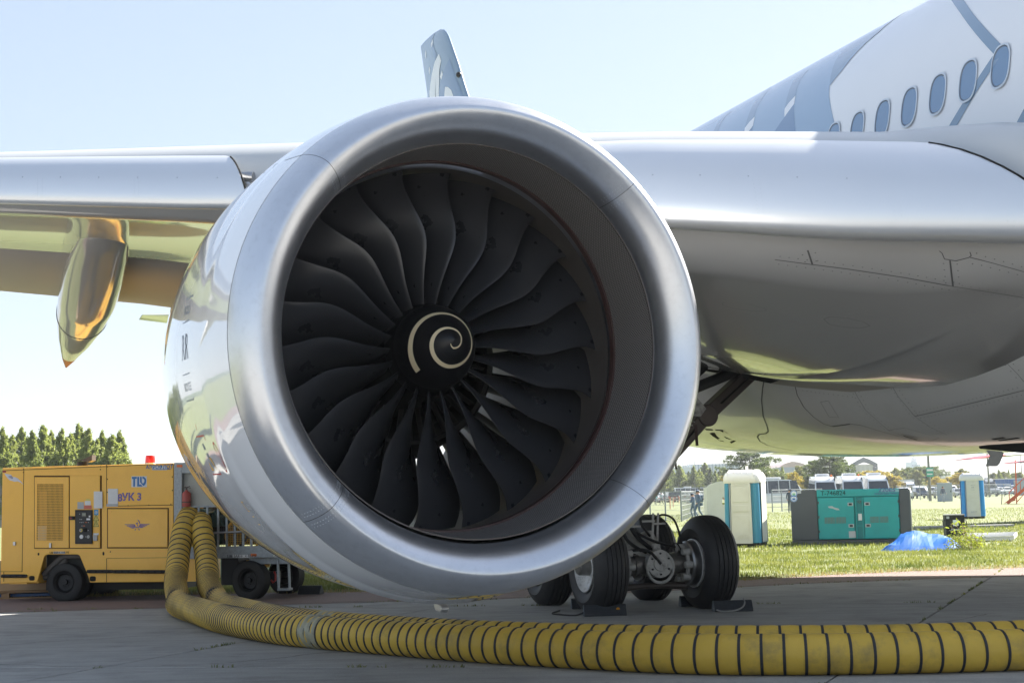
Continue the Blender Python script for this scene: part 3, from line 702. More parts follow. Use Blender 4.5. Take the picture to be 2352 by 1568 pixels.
# ring seam between metal and white, circumferential cowl lines
sm = MB()
def ringline(s_, w, a0=0, a1=2 * PI, h=.0015, n=140):
    G = [[surf(s_ + dw, th, h) for dw in (-w / 2, w / 2)] for th in np.linspace(a0, a1, n)]; sm.grid(G)
ringline(-1.0, .008); ringline(.62, .008); ringline(2.35, .008)
for th in (RAD(-45), RAD(45)):
    sm.grid([[surf(s_, th + d, .0015) for d in (-.002, .002)] for s_ in np.linspace(-1.0, .6, 20)])
sm.build('panel_lines', M_line, nac)
# acoustic liner with its perforated look
M_lin = bpy.data.materials.new('perforated_liner'); M_lin.use_nodes = True
_N = M_lin.node_tree.nodes; _L = M_lin.node_tree.links; _P = _N['Principled BSDF']
_uv = _N.new('ShaderNodeUVMap'); _mp = _N.new('ShaderNodeMapping'); _mp.inputs['Scale'].default_value = (1, 1, 1); _L.new(_uv.outputs[0], _mp.inputs[0])
_br = _N.new('ShaderNodeTexBrick'); _br.inputs['Scale'].default_value = 1; _br.offset = .5; _br.inputs['Brick Width'].default_value = .026; _br.inputs['Row Height'].default_value = .017; _br.inputs['Mortar Size'].default_value = .0028
_br.inputs['Color1'].default_value = (.02, .018, .017, 1); _br.inputs['Color2'].default_value = (.03, .027, .026, 1); _br.inputs['Mortar'].default_value = (.42, .38, .35, 1); _br.inputs['Mortar Smooth'].default_value = .15
_L.new(_mp.outputs[0], _br.inputs[0]); _L.new(_br.outputs[0], _P.inputs['Base Color']); _P.inputs['Roughness'].default_value = .38; _P.inputs['Metallic'].default_value = .3
lin_prof = [(-1.035, 1.521), (-.8, 1.514), (-.6, 1.509), (-.38, 1.508)]
lb = MB().lathe(fine(lin_prof, 3), n=144, dz=dzf).build('acoustic_liner', M_lin, nac, fix=False)
uvl = lb.data.uv_layers.new(name='UVMap')
for pl in lb.data.polygons:
    angs = [math.atan2(lb.data.vertices[lb.data.loops[li].vertex_index].co.x, lb.data.vertices[lb.data.loops[li].vertex_index].co.z) for li in pl.loop_indices]
    for li, an in zip(pl.loop_indices, angs):
        if max(angs) - min(angs) > PI and an < 0: an += 2 * PI
        uvl.data[li].uv = (an * 1.48, lb.data.vertices[lb.data.loops[li].vertex_index].co.y)
MB().lathe([(-1.039, 1.526), (-1.039, 1.516), (-1.026, 1.516), (-1.026, 1.524)], n=144, dz=dzf).build('liner_edge', M_case, nac)
MB().lathe([(-.38, 1.51), (-.38, 1.492), (-.31, 1.492), (-.31, 1.51)], n=144, dz=dzf).build('oxide_ring', M_redring, nac)
MB().lathe([(-.31, 1.51), (-.305, 1.497), (-.265, 1.497), (-.26, 1.51)], n=144, dz=dzf).build('bright_ring', M_steel, nac)
MB().lathe([(-.26, 1.508), (-.1, 1.512), (.45, 1.512), (.8, 1.49), (2.2, 1.45), (3.45, 1.50)], n=120, dz=lambda s_: 0).build('fan_case', M_case, nac)
MB().lathe([(3.45, 1.60), (3.45, 1.50)], n=120, dz=lambda s_: dzf(s_) if False else 0).build('nozzle_rim', M_steel, nac)
# core behind the fan
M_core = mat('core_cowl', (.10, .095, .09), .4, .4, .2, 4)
MB().lathe([(.62, .74), (.60, .77), (.64, .80), (1.2, .90), (2.2, .96), (3.2, .88), (4.3, .62), (4.35, .0)], n=80).build('core_cowl', M_core, nac)
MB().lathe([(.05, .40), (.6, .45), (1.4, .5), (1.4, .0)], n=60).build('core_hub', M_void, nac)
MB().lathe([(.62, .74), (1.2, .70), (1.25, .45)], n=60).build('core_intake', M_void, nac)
# guide vanes
def vane_mb(r0, r1, y0, y1, tw, th_):
    G = []
    for w in np.linspace(0, 1, 5):
        r_ = r0 + (r1 - r0) * w; row = []
        for a_ in np.linspace(0, 2 * PI, 13)[:-1]:
            x = (1 - math.cos(a_)) / 2; row.append((math.sin(a_) * th_ * (1 - x) + tw * (x - .5) ** 2 * 1.2 + tw * x * .3, y0 + (y1 - y0) * x, r_))
        G.append(row)
    return MB().grid(G, 0, True, True)
v0 = vane_mb(.84, 1.51, .95, 1.32, -.10, .012).build('guide_vane', mat('vane_metal', (.14, .135, .13), .35, .7), nac, fix=False)
for k in range(1, 44):
    o = v0.copy(); COL.objects.link(o); o.rotation_euler = (0, 2 * PI * k / 44, 0)
v1 = vane_mb(.44, .75, .66, .82, -.12, .008).build('core_vane', M_core, nac, fix=False)
for k in range(1, 40):
    o = v1.copy(); COL.objects.link(o); o.rotation_euler = (0, 2 * PI * k / 40, 0)
# fan blades
def blade_mb():
    R_ = [.34, .40, .47, .55, .65, .75, .83, .90, .97, 1.05, 1.15, 1.25, 1.34, 1.42, 1.46, 1.502]
    lth = [0, .1, .6, 1.5, 2.9, 4.2, 4.9, 5.1, 4.8, 3.8, 2.1, .9, .2, .2, .6, 1.1]
    ly = [.0, -.01, -.03, -.05, -.075, -.1, -.115, -.12, -.115, -.105, -.085, -.06, -.035, -.015, -.005, 0]
    stg = [8, 10, 14, 18, 25, 31, 36, 40, 44, 48, 53, 57, 60, 62, 63, 64]
    ch = [.40, .41, .43, .455, .49, .52, .54, .55, .555, .56, .56, .55, .54, .52, .51, .50]
    cam_ = [30, 30, 30, 28, 26, 24, 22, 20, 18, 16, 14, 12, 11, 10, 10, 10]
    tk = [.075, .07, .065, .06, .052, .046, .042, .038, .036, .034, .032, .03, .028, .027, .026, .025]
    nc = 12; front, back = [], []
    rr = np.linspace(0, 1, 34); idx = np.linspace(0, len(R_) - 1, 34)
    from numpy import interp
    k_ = range(len(R_))
    for ii in idx:
        g_ = lambda a_: float(interp(ii, k_, a_))
        r_ = g_(R_); x, y = 0., 0.; pts = []; n_ = 24
        P = [(0., 0.)]
        for j in range(n_):
            c_ = (j + .5) / n_; an = RAD(g_(stg) + g_(cam_) * (.5 - c_)); x -= g_(ch) / n_ * math.sin(an); y += g_(ch) / n_ * math.cos(an); P.append((x, y))
        fr, bk = [], []
        for j in range(nc + 1):
            c_ = (j / nc) ** 1.4; q = c_ * n_; i_ = min(int(q), n_ - 1); f = q - i_
            px, py = P[i_][0] * (1 - f) + P[i_ + 1][0] * f, P[i_][1] * (1 - f) + P[i_ + 1][1] * f
            an = RAD(g_(stg) + g_(cam_) * (.5 - c_)); h_ = g_(tk) * g_(ch) * 2 * math.sqrt(max(c_, 0)) * (1 - c_) * .65 + .0012
            nx, ny = math.cos(an), math.sin(an)
            for L_, s_ in ((fr, -1), (bk, 1)):
                X = px + nx * h_ * s_; Y = py + ny * h_ * s_ + g_(ly)
                th = RAD(g_(lth)) + X / r_
                L_.append((r_ * math.sin(th), Y, r_ * math.cos(th)))
        front.append(fr); back.append(bk)
    mb = MB()
    def part(G, flip):
        for i in range(len(G) - 1):
            for j in range(nc):
                b_ = len(mb.v); mb.v += [G[i][j], G[i][j + 1], G[i + 1][j + 1], G[i + 1][j]]
                f = (b_, b_ + 1, b_ + 2, b_ + 3); mb.f.append(f[::-1] if flip else f); mb.m.append(1 if j < 1 else 0); mb.s.append(True)
    part(front, False); part(back, True)
    for a_, b_ in ((0, 0), (nc, nc)):
        for i in range(len(front) - 1):
            o_ = len(mb.v); mb.v += [front[i][a_], front[i + 1][a_], back[i + 1][a_], back[i][a_]]; mb.f.append((o_, o_ + 1, o_ + 2, o_ + 3)); mb.m.append(1); mb.s.append(True)
    for i in (0, len(front) - 1):
        for j in range(nc):
            o_ = len(mb.v); mb.v += [front[i][j], front[i][j + 1], back[i][j + 1], back[i][j]]; mb.f.append((o_, o_ + 1, o_ + 2, o_ + 3)); mb.m.append(0); mb.s.append(False)
    return mb
b0 = blade_mb().build('fan_blade', [M_blade, M_bedge], nac, sharp=60)
TH0 = RAD(6.6)
b0.rotation_euler = (0, TH0, 0)
for k in range(1, 22):
    o = b0.copy(); COL.objects.link(o); o.rotation_euler = (0, TH0 + 2 * PI * k / 22, 0)
MB().lathe([(-.05, .352), (.0, .365), (.2, .385), (.45, .43), (.46, 0)], n=72).build('fan_hub', M_spin, nac)
# spinner
SPL = .50
def spr(s_): k = max(0, min(1, (s_ + .05) / -SPL)); return .352 * (1 - k ** 1.55) ** .80
sp_prof = [(-.05 - SPL * k, spr(-.05 - SPL * k)) for k in (0, .08, .18, .3, .42, .54, .66, .76, .85, .92, .97, .993, 1)]
MB().lathe(sp_prof, n=72).build('spinner', M_spin, nac)
def sinv(r_): lo_, hi_ = 0., 1.
def sp_s(r_):
    k = (1 - (min(r_, .352) / .352) ** (1 / .80)) ** (1 / 1.55); return -.05 - SPL * k
phi = [225, 270, 360, 450, 540, 630, 720, 810, 900, 948]; rs_ = [.040, .062, .072, .100, .150, .195, .225, .245, .275, .298]; ws_ = [.004, .012, .015, .017, .026, .026, .021, .021, .025, .027]
G = []
for a_ in np.linspace(225, 948, 190):
    r_ = float(np.interp(a_, phi, rs_)); w_ = float(np.interp(a_, phi, ws_)); row = []
    for q in (-.5, 0, .5):
        rr_ = r_ + w_ * q; s_ = sp_s(rr_); row.append((rr_ * math.cos(RAD(a_)), s_ - .0022, rr_ * math.sin(RAD(a_)) + 0))
    G.append(row)
MB().grid(G).build('spiral_mark', M_spiral, nac)
# bolts around the spinner foot
bm_ = MB(); bm_.ball((0, 0, 0), .0055, 0, 8, 4); bo = bm_.build('spinner_bolt', M_dark, nac)
for k in range(22):
    o = bo if k == 0 else bo.copy()
    if k: COL.objects.link(o)
    th = TH0 + RAD(8) + 2 * PI * k / 22; rr_ = .338; o.location = (rr_ * math.sin(th), sp_s(.338) - .002, rr_ * math.cos(th))
# drain mast
mb = MB(); zb_ = -2.03
mb.prism([(-.42, zb_ + .06), (-.22, zb_ + .06), (-.24, zb_ - .06), (-.30, zb_ - .135), (-.43, zb_ - .15), (-.47, zb_ - .12), (-.45, zb_ - .085), (-.38, zb_ - .07)], -.035, .035, plane='yz')
dm = mb.build('drain_mast', mat('mast_metal', (.5, .48, .45), .3, .6), nac, bevel=.012); dm.location = (.1, .55, 0)
# yellow reflection of the hoses under the cowls as a coloured strip, not built
M_hose_refl = mat('hose_reflection', (.48, .42, .28), .5, 0, .2, 30)
st = MB()
G = [[surf(s_, th, .003) for th in (PI - .012 + .0, PI + .03)] for s_ in np.linspace(-1.0, 2.3, 60)]
def warnline(P, w, M_, name, h=.002):
    pts = []
    for (u, v) in P:
        o_, d_ = nac_inv @ cO, (nac_inv.to_3x3() @ ray(u, v)).normalized(); hit = nac_bvh.ray_cast(o_, d_)
        if hit[0] is not None: pts.append((hit[0], hit[1]))
    if len(pts) < 2: return None
    S = [p for p, _ in pts]; out = []
    ths = [math.atan2(p.x, p.z) for p in S]; ss = [p.y for p in S]
    n = 12 * len(pts); kk = np.linspace(0, len(pts) - 1, n)
    L_ = [(float(np.interp(k, range(len(ths)), np.unwrap(ths))), float(np.interp(k, range(len(ss)), ss))) for k in kk]
    G = []
    for i in range(n):
        a_, b_ = L_[max(i - 1, 0)], L_[min(i + 1, n - 1)]; dt, ds_ = (b_[0] - a_[0]) * 1.95, b_[1] - a_[1]; l_ = math.hypot(dt, ds_) + 1e-9
        G.append([surf(L_[i][1] + dt / l_ * w / 2 * q, L_[i][0] - ds_ / l_ * w / 2 * q / 1.95, h) for q in (-1, 1)])
    return MB().grid(G).build(name, M_, nac)
bpy.context.view_layer.update()
nac_inv = nac.matrix_world.inverted(); nac_bvh = BVHTree.FromPolygons([Vector(v) for v in nm.v], [list(f) for f in nm.f])
M_rl = mat('warning_red', (.55, .03, .03), .4); M_yl = mat('warning_yellow', (.75, .42, .02), .4); M_gt = mat('grey_print', (.28, .3, .32), .5)
warnline([(449, 975), (456, 1000), (466, 1028)], .012, M_rl, 'warning_line')
warnline([(489, 1077), (500, 1098), (515.6, 1124), (535, 1153), (556.6, 1179.5), (585, 1212), (615, 1244), (645, 1268), (674, 1288)], .012, M_rl, 'warning_line')
warnline([(688, 1300), (730, 1322), (790, 1345)], .008, M_rl, 'warning_line')
# red framed sign and round sign low on the cowl
def on_nac(u, v):
    hit = nac_bvh.ray_cast(nac_inv @ cO, (nac_inv.to_3x3() @ ray(u, v)).normalized()); p = hit[0]; return (math.atan2(p.x, p.z) % (2 * PI), p.y)
def nacpatch(th, s_, poly, M_, h=.003, name='decal'):
    # poly in metres: x forward along the cowl (towards the lip), y up round the cowl
    bmx = bmesh.new(); vs = [bmx.verts.new(surf(s_ - x, th + y / 1.97 * 1.0, h)) for x, y in poly]
    f = bmx.faces.new(vs); bmesh.ops.triangulate(bmx, faces=bmx.faces[:]); me = bpy.data.meshes.new(name); bmx.to_mesh(me); bmx.free(); me.materials.append(M_); return link(name, me, nac)
def ringpoly(w, h, e):
    return [[(-w, -h), (w, -h), (w, -h + e), (-w, -h + e)], [(-w, h - e), (w, h - e), (w, h), (-w, h)], [(-w, -h + e), (-w + e, -h + e), (-w + e, h - e), (-w, h - e)], [(w - e, -h + e), (w, -h + e), (w, h - e), (w - e, h - e)]]
th_, s__ = on_nac(478, 1048)
for q in ringpoly(.17, .17, .012): nacpatch(th_, s__, q, M_rl, name='warning_frame')
for q in ([(-.07, -.10), (.02, -.10), (.05, .02), (-.02, .02)], [(-.03, .05), (.03, .05), (.03, .1), (-.03, .1)]): nacpatch(th_, s__, q, M_gt, name='warning_figure')
for q in ([(-.12, -.13), (-.02, -.13), (-.09, -.05)], [(.02, -.02), (.12, -.13), (.09, -.02)]): nacpatch(th_, s__, q, M_yl, name='warning_figure')
th_, s__ = on_nac(503, 1047)
for k in range(24):
    a0, a1 = 2 * PI * k / 24, 2 * PI * (k + 1) / 24
    nacpatch(th_, s__, [(.07 * math.cos(a0), .13 * math.sin(a0)), (.07 * math.cos(a1), .13 * math.sin(a1)), (.055 * math.cos(a1), .112 * math.sin(a1)), (.055 * math.cos(a0), .112 * math.sin(a0))], M_rl, name='prohibition_ring')
nacpatch(th_, s__, [(-.05, .08), (-.04, .09), (.05, -.08), (.04, -.09)], M_rl, .004, 'prohibition_bar')
th_, s__ = on_nac(565, 1163)
for q in ringpoly(.045, .05, .012): nacpatch(th_, s__, q, M_yl, name='notice_frame')
for dy in (.02, -.02, -.04): nacpatch(th_ , s__ - .12, [(-.05, dy), (.06, dy), (.06, dy + .012), (-.05, dy + .012)], M_gt, name='notice_print')
for (u, v) in ((583, 1187), (597, 1205)):
    t2, s2 = on_nac(u, v); nacpatch(t2, s2, [(-.03, 0), (.03, 0), (.03, .008), (-.03, .008)], M_yl, name='notice_print'); nacpatch(t2, s2 - .07, [(-.03, 0), (.04, 0), (.04, .006), (-.03, .006)], M_gt, name='notice_print')
# maker's badge: a tall framed panel on the flank
M_badge = mat('badge_blue', (.16, .2, .27), .3); 
th_, s__ = on_nac(424, 803)
for q in ringpoly(.155, .42, .012): nacpatch(th_, s__, q, M_badge, name='badge_frame')
for sx_, yy in ((.62, .305), (.62, -.305)):
    pass
for word, yy, sz in (('ROLLS', .31, .105), ('RR', 0, .30), ('ROYCE', -.31, .095)):
    me = text_mesh(word, sz, ext=0, sx=.9 if word != 'RR' else .8); me.materials.clear(); me.materials.append(M_badge)
    for v in me.vertices:
        x, z = v.co.x, v.co.z; v.co = surf(s__ - x, th_ + (yy + z) / 1.97, .004)
    link('badge_lettering', me, nac)
for yy in (.21, -.21): nacpatch(th_, s__, [(-.14, yy), (.14, yy), (.14, yy + .01), (-.14, yy + .01)], M_badge, name='badge_frame')
# the other engine, out on the far wing
n2 = MB().lathe(fine(cowl), n=64, dz=dzf, rf=bulge).build('engine_nacelle', M_cowl, plane); n2.location = (-ec_l.x, ec_l.y, ec_l.z); n2.rotation_euler = (RAD(-.8), 0, -EYAW)
MB().lathe(lip, n=64, dz=dzf, rf=bulge).build('lip_panel', M_lip, n2); MB().lathe([(-.1, 1.5), (-.1, 0)], n=48).build('fan_disc', M_blade, n2)
mb = MB(); mb.prism([(q[0], q[1]) for q in [(stn(4)['t'] - .2, 4.9), (stn(4)['t'] + .3, 5.35), (stn(4)['t'] + 4, 5.7), (stn(4)['t'] + 6, 4.4), (stn(4)['t'] - .2, 4.3)]], 2 * FD - 3.6, 2 * FD - 2.95, plane='yz'); mb.build('pylon', M_white, plane, loc=OFF)
# ================================================================== LANDING GEAR (aircraft frame)
M_tyre = mat('aircraft_tyre', (.022, .022, .024), .55, 0, .25, 9, bump=.08, bs=60, dirt=(.06, .055, .05), damt=.35, ds=4)
M_rim = mat('wheel_rim_paint', (.72, .72, .71), .4, .1, .12, 12, dirt=(.08, .07, .06), damt=.7, ds=9)
M_gear = mat('gear_steel', (.21, .20, .19), .35, .6, .35, 9, dirt=(.03, .028, .025), damt=.8, ds=6)
M_gpaint = mat('gear_paint', (.42, .41, .385), .5, 0, .15, 8, dirt=(.05, .045, .04), damt=.8, ds=7)
M_brown = mat('brace_metal', (.085, .07, .062), .42, .4, .25, 6)
def la(X, Y, Z): v = Vector((X, Y, 0)); return (v.dot(ai), v.dot(aa), Z)
gx, gy = 2.0, 21.4
gp, gt, _ = la(gx, gy, 0)
R_t, W_t = .70, .53
def tyre_prof():
    P = []
    hw = W_t / 2
    for a_ in np.linspace(-1, 1, 35):
        x = a_ * hw; r_ = R_t - .165 * (abs(a_) ** 3.2) - (.03 if abs(a_) > .93 else 0)
        P.append((x, r_))
    # grooves
    out = []
    for (x, r_) in P: out.append((x, r_))
    for gx_ in (-.135, -.068, 0, .068, .135):
        out = [q for q in out if abs(q[0] - gx_) > .011]
        rr = float(np.interp(gx_, [q[0] for q in P], [q[1] for q in P])); out += [(gx_ - .0075, rr), (gx_ - .006, rr - .018), (gx_ + .006, rr - .018), (gx_ + .0075, rr)]
    out.sort(key=lambda q: q[0])
    side = [(-hw + .004, .50), (-hw + .015, .44), (-hw + .05, .385), (-hw + .08, .345)]
    return [(-.16, .335)] + side[::-1] + out + [(-a_, b_) for a_, b_ in side] + [(.16, .335)]
tw = empty('wheel', (0, 0, 0)); tw.parent = plane
def wheel(p, t, inner_sg):
    # hub mesh = wheel part; tyre, bolts, brake are its sub-parts
    hb = MB()
    for sg in (1, -1):
        hb.lathe([(sg * .20, .352), (sg * .235, .358), (sg * .24, .345), (sg * .20, .325), (sg * .16, .27), (sg * .13, .22), (sg * .12, .15), (sg * .15, .12), (sg * .17, .06), (sg * .17, 0)], ax=(1, 0, 0), n=48)
    w_ = hb.build('wheel', M_rim, plane); w_.location = (p - BP, t - BT, R_t - .035)
    return w_
bpy.data.objects.remove(tw)
wheels = []
ty0 = None
Z0 = R_t - .035
for k, (dp, dt) in enumerate(((-.87, 0), (.87, 0), (-.87, 2.04), (.87, 2.04))):
    w_ = wheel(gp + dp, gt + dt, 1)
    if ty0 is None:
        mb = MB().lathe(tyre_prof(), ax=(1, 0, 0), n=96); me = mb
        ty0 = mb.build('tyre', M_tyre, w_, sharp=28)
        # flatten where it stands
        for v in ty0.data.vertices:
            if v.co.z < -(Z0 - .001): v.co.z = -(Z0 - .001)
    else:
        o = ty0.copy(); COL.objects.link(o); o.parent = w_
    sg = 1 if dp < 0 else -1       # inner side
    bb = MB()
    for j in range(18):
        th = 2 * PI * j / 18; c = Vector((sg * .225, .30 * math.sin(th), .30 * math.cos(th))); bb.cyl(c, c + Vector((sg * .035, 0, 0)), .014, n=8)
    for j in range(9):
        th = 2 * PI * (j + .5) / 9; c = Vector((sg * .14, .19 * math.sin(th), .19 * math.cos(th))); bb.box(c.x - .03, c.x + .05, c.y - .02, c.y + .02, c.z - .02, c.z + .02)
    bb.build('wheel_bolts', M_gear, w_)
    MB().lathe([(sg * .18, .325), (sg * .34, .325), (sg * .36, .30), (sg * .34, .12), (sg * .30, .1)], ax=(1, 0, 0), n=48).build('brake_drum', M_steel, w_)
    bc = MB()
    for j in range(7):
        th = 2 * PI * (j + .2) / 7; c = Vector((sg * .36, .235 * math.sin(th), .235 * math.cos(th))); bc.cyl(c - Vector((sg * .03, 0, 0)), c + Vector((sg * .11, 0, 0)), .055, .05, n=14)
        th2 = 2 * PI * (j + 1.2) / 7; c2 = Vector((sg * .40, .235 * math.sin(th2), .235 * math.cos(th2))); bc.bar(c + Vector((sg * .04, 0, 0)), c2, .05, .045)
    bc.build('brake_pistons', M_gpaint, w_, bevel=.008)
    outc = MB().lathe([(-sg * .15, .12), (-sg * .30, .115), (-sg * .33, .09), (-sg * .335, 0)], ax=(1, 0, 0), n=28).build('hub_cap', M_gear, w_)
lg = MB()                                                       # the leg and bogie beam
cz = Z0
lg.tube([(gp, gt - .16, cz), (gp, gt + .1, cz + .02), (gp, gt + 1.02, cz + .10), (gp, gt + 1.95, cz + .02), (gp, gt + 2.2, cz)], [.17, .2, .22, .2, .15], 18)
lg.cyl((gp, gt + 1.02, cz), (gp - .05, gt + 1.0, 2.2), .17, .17, 20); lg.cyl((gp - .05, gt + 1.0, 2.0), (gp - .1, gt + .95, 4.6), .26, .26, 20)
gear = lg.build('main_gear_leg', M_gpaint, plane, loc=OFF)
for dt in (0, 2.04):
    MB().cyl((gp - .62, gt + dt, cz), (gp + .62, gt + dt, cz), .135, n=28).build('axle', M_gear, gear)
    mb = MB(); 
    for sg in (-1, 1): mb.cyl((gp + sg * .26, gt + dt, cz), (gp + sg * .33, gt + dt, cz), .165, n=24)
    mb.build('axle_collar', M_gear, gear)
    MB().tube([(gp - .55, gt + dt + .05, cz - .33), (gp - .2, gt + dt + .08, cz - .31), (gp + .2, gt + dt + .08, cz - .31), (gp + .55, gt + dt + .05, cz - .33)], [.06, .045, .045, .06], 12).build('brake_rod', M_brown, gear)
mb = MB(); mb.cyl((gp, gt - .25, cz + .02), (gp, gt - .16, cz + .02), .2, .21, 30); mb.lathe([(gt - .27, .0), (gt - .27, .1), (gt - .25, .11)], o=(gp, 0, cz + .02), n=24)
mb.build('bogie_end_cap', M_gpaint, gear)
mb = MB()
for a_ in np.linspace(0, 2 * PI, 7)[:-1]:
    c = Vector((gp + .15 * math.sin(a_), gt - .255, cz + .02 + .15 * math.cos(a_))); mb.cyl(c, c + Vector((0, -.02, 0)), .014, n=8)
mb.build('cap_bolts', M_dark, gear)
mb = MB(); mb.tube([(gp + .21 * math.cos(a_), gt - .245, cz - .03 + .22 * math.sin(a_)) for a_ in np.linspace(RAD(60), RAD(-200), 22)], .022, 10); mb.build('cap_ring', M_gpaint, gear)
# pitch trimmer, torque links, hoses
mb = MB(); mb.cyl((gp - .12, gt - .02, cz + .22), (gp - .45, gt + .25, cz + .55), .06, n=14); mb.cyl((gp - .40, gt + .2, cz + .5), (gp - .55, gt + .6, cz + .95), .045, n=12)
mb.bar((gp - .02, gt + .0, cz + .15), (gp - .05, gt + .1, cz + .48), .14, .12); mb.bar((gp + .12, gt + .05, cz + .15), (gp + .06, gt + .2, cz + .42), .09, .09)
mb.build('trim_actuator', M_gpaint, gear, bevel=.01)
def hose(pts, r_, M_=M_black, n_=30, name='hydraulic_hose', par=None):
    pts = [Vector(p) for p in pts]; out = []
    for i in range(len(pts) - 1):
        p0, p1, p2, p3 = pts[max(i - 1, 0)], pts[i], pts[i + 1], pts[min(i + 2, len(pts) - 1)]
        k = max(3, n_ // (len(pts) - 1))
        for j in range(k):
            t = j / k; out.append(.5 * ((2 * p1) + (p2 - p0) * t + (2 * p0 - 5 * p1 + 4 * p2 - p3) * t * t + (3 * p1 - p0 - 3 * p2 + p3) * t ** 3))
    out.append(pts[-1]); return MB().tube(out, r_, 8).build(name, M_, par or gear)
for j, (x0_, z0_, x1_, z1_) in enumerate(((-.62, 1.30, -.12, .25), (-.55, 1.25, -.2, .3), (-.45, 1.35, .0, .3), (-.35, 1.2, .35, .35), (-.5, 1.1, -.62, .35), (-.66, 1.0, -.3, .2), (-.25, 1.4, -.05, .6), (-.7, 1.4, -.5, .5))):
    hose([(gp + x0_, gt + .3, z0_ + .35), (gp + x0_ + .02, gt - .05, z0_), (gp + (x0_ + x1_) / 2 - .08, gt - .15, (z0_ + z1_) / 2 + .25), (gp + x1_, gt - .02, cz + z1_ * .7)], .02 + .006 * (j % 3), (M_black, M_dark)[j % 2])
hose([(gp + .02, gt + .1, cz + .62), (gp + .2, gt + .05, cz + .72), (gp + .42, gt + .1, cz + .62), (gp + .5, gt + .05, cz + .28)], .016); hose([(gp - .5, gt - .05, cz + .2), (gp - .2, gt - .22, cz + .22), (gp, gt - .27, cz + .02)], .022)
hose([(gp + .15, gt + .0, cz + .14), (gp + .35, gt - .06, cz + .3), (gp + .5, gt, cz + .1)], .01)
mb = MB()
for (x_, z_) in ((-.35, .55), (-.12, .62), (.05, .58)): mb.box(gp + x_ - .11, gp + x_ + .09, gt - .18, gt - .15, cz + z_, cz + z_ + .03)
mb.bar((gp - .03, gt - .12, cz + .75), (gp - .05, gt - .1, cz + .25), .03, .02); mb.bar((gp + .05, gt - .12, cz + .75), (gp + .03, gt - .1, cz + .3), .03, .02); mb.box(gp - .05, gp + .06, gt - .14, gt - .1, cz + .22, cz + .3)
mb.bar((gp - .25, gt - .1, cz + 1.15), (gp - .12, gt - .12, cz + .82), .06, .04); mb.bar((gp - .25, gt - .1, cz + 1.2), (gp - .36, gt - .1, cz + .85), .035, .03)
mb.build('hose_brackets', M_gpaint, gear, bevel=.004)
# folding side brace, up to the wing root
A0 = la(*atY(1742, 838, 22.6)[:2], 0); P1 = (A0[0], A0[1], atY(1742, 838, 22.6).z)
B0 = atY(1617, 955, 22.2); P2 = la(B0.x, B0.y, 0)[:2] + (B0.z,)
C0 = atY(1500, 1085, 21.9); P3 = la(C0.x, C0.y, 0)[:2] + (C0.z,)
br = MB()
def ibeam(p, q, w, h, up):
    br.bar(p, q, w * .35, h * .8, 0, up); p = Vector(p); q = Vector(q); d = (q - p).normalized(); u_ = Vector(up); s_ = d.cross(u_).normalized(); u2 = s_.cross(d)
    for k in (-1, 1): br.bar(p + u2 * k * h * .42, q + u2 * k * h * .42, w, h * .16, 0, up)
ibeam(P1, P2, .16, .27, (0, -1, 0)) if False else br.bar(P1, P2, .22, .26, 0, (0, 1, 0)); br.bar(P2, P3, .22, .26, 0, (0, 1, 0))
br.cyl(Vector(P2) - Vector((0, .16, 0)), Vector(P2) + Vector((0, .12, 0)), .17, n=24)
bro = br.build('side_brace', M_brown, gear, bevel=.02)
mb = MB(); d = (Vector(P1) - Vector(P2)).normalized(); n_ = Vector((0, -.115, 0))
mb.bar(Vector(P2) + d * .3 + n_, Vector(P1) - d * .25 + n_, .012, .13, 0, (0, 1, 0)); d2 = (Vector(P3) - Vector(P2)).normalized(); mb.bar(Vector(P2) + d2 * .32 + n_, Vector(P3) + n_, .012, .13, 0, (0, 1, 0))
mb.build('brace_recess', M_void, gear)
mb = MB(); up_ = Vector((-.5, 0, .55)).normalized() * .26
mb.cyl(Vector(P2) + Vector((-.42, -.05, .28)), Vector(P1) + Vector((-.55, -.02, -.10)), .055, n=14); mb.cyl(Vector(P2) + Vector((-.18, -.05, .42)), Vector(P1) + Vector((-.45, -.02, -.12)), .085, n=16)
mb.build('lock_actuator', M_dark, gear)
mb = MB(); q = Vector(P2); mb.prism([(q.x - .62, q.z + .03), (q.x - .6, q.z + .2), (q.x - .38, q.z + .37), (q.x - .26, q.z + .34), (q.x - .05, q.z + .1), (q.x - .15, q.z - .02)], q.y - .2, q.y - .15)
mb.cyl((q.x - .36, q.y - .23, q.z + .28), (q.x - .36, q.y - .14, q.z + .28), .055, n=16); mb.build('lock_plate', M_gpaint, gear, bevel=.01)
sp = MB(); dd = (Vector(P3) - Vector(P2)).normalized(); s0_ = Vector(P2) + Vector((-.22, -.2, -.02)) + dd * .12; pts = []
for k in range(120): a_ = k * .5; pts.append(s0_ + dd * (k * .0052) + Vector((math.cos(a_) * .045, math.sin(a_) * .045, math.sin(a_) * .02)))
sp.tube(pts, .009, 5); sp.build('lock_spring', M_gpaint, gear)
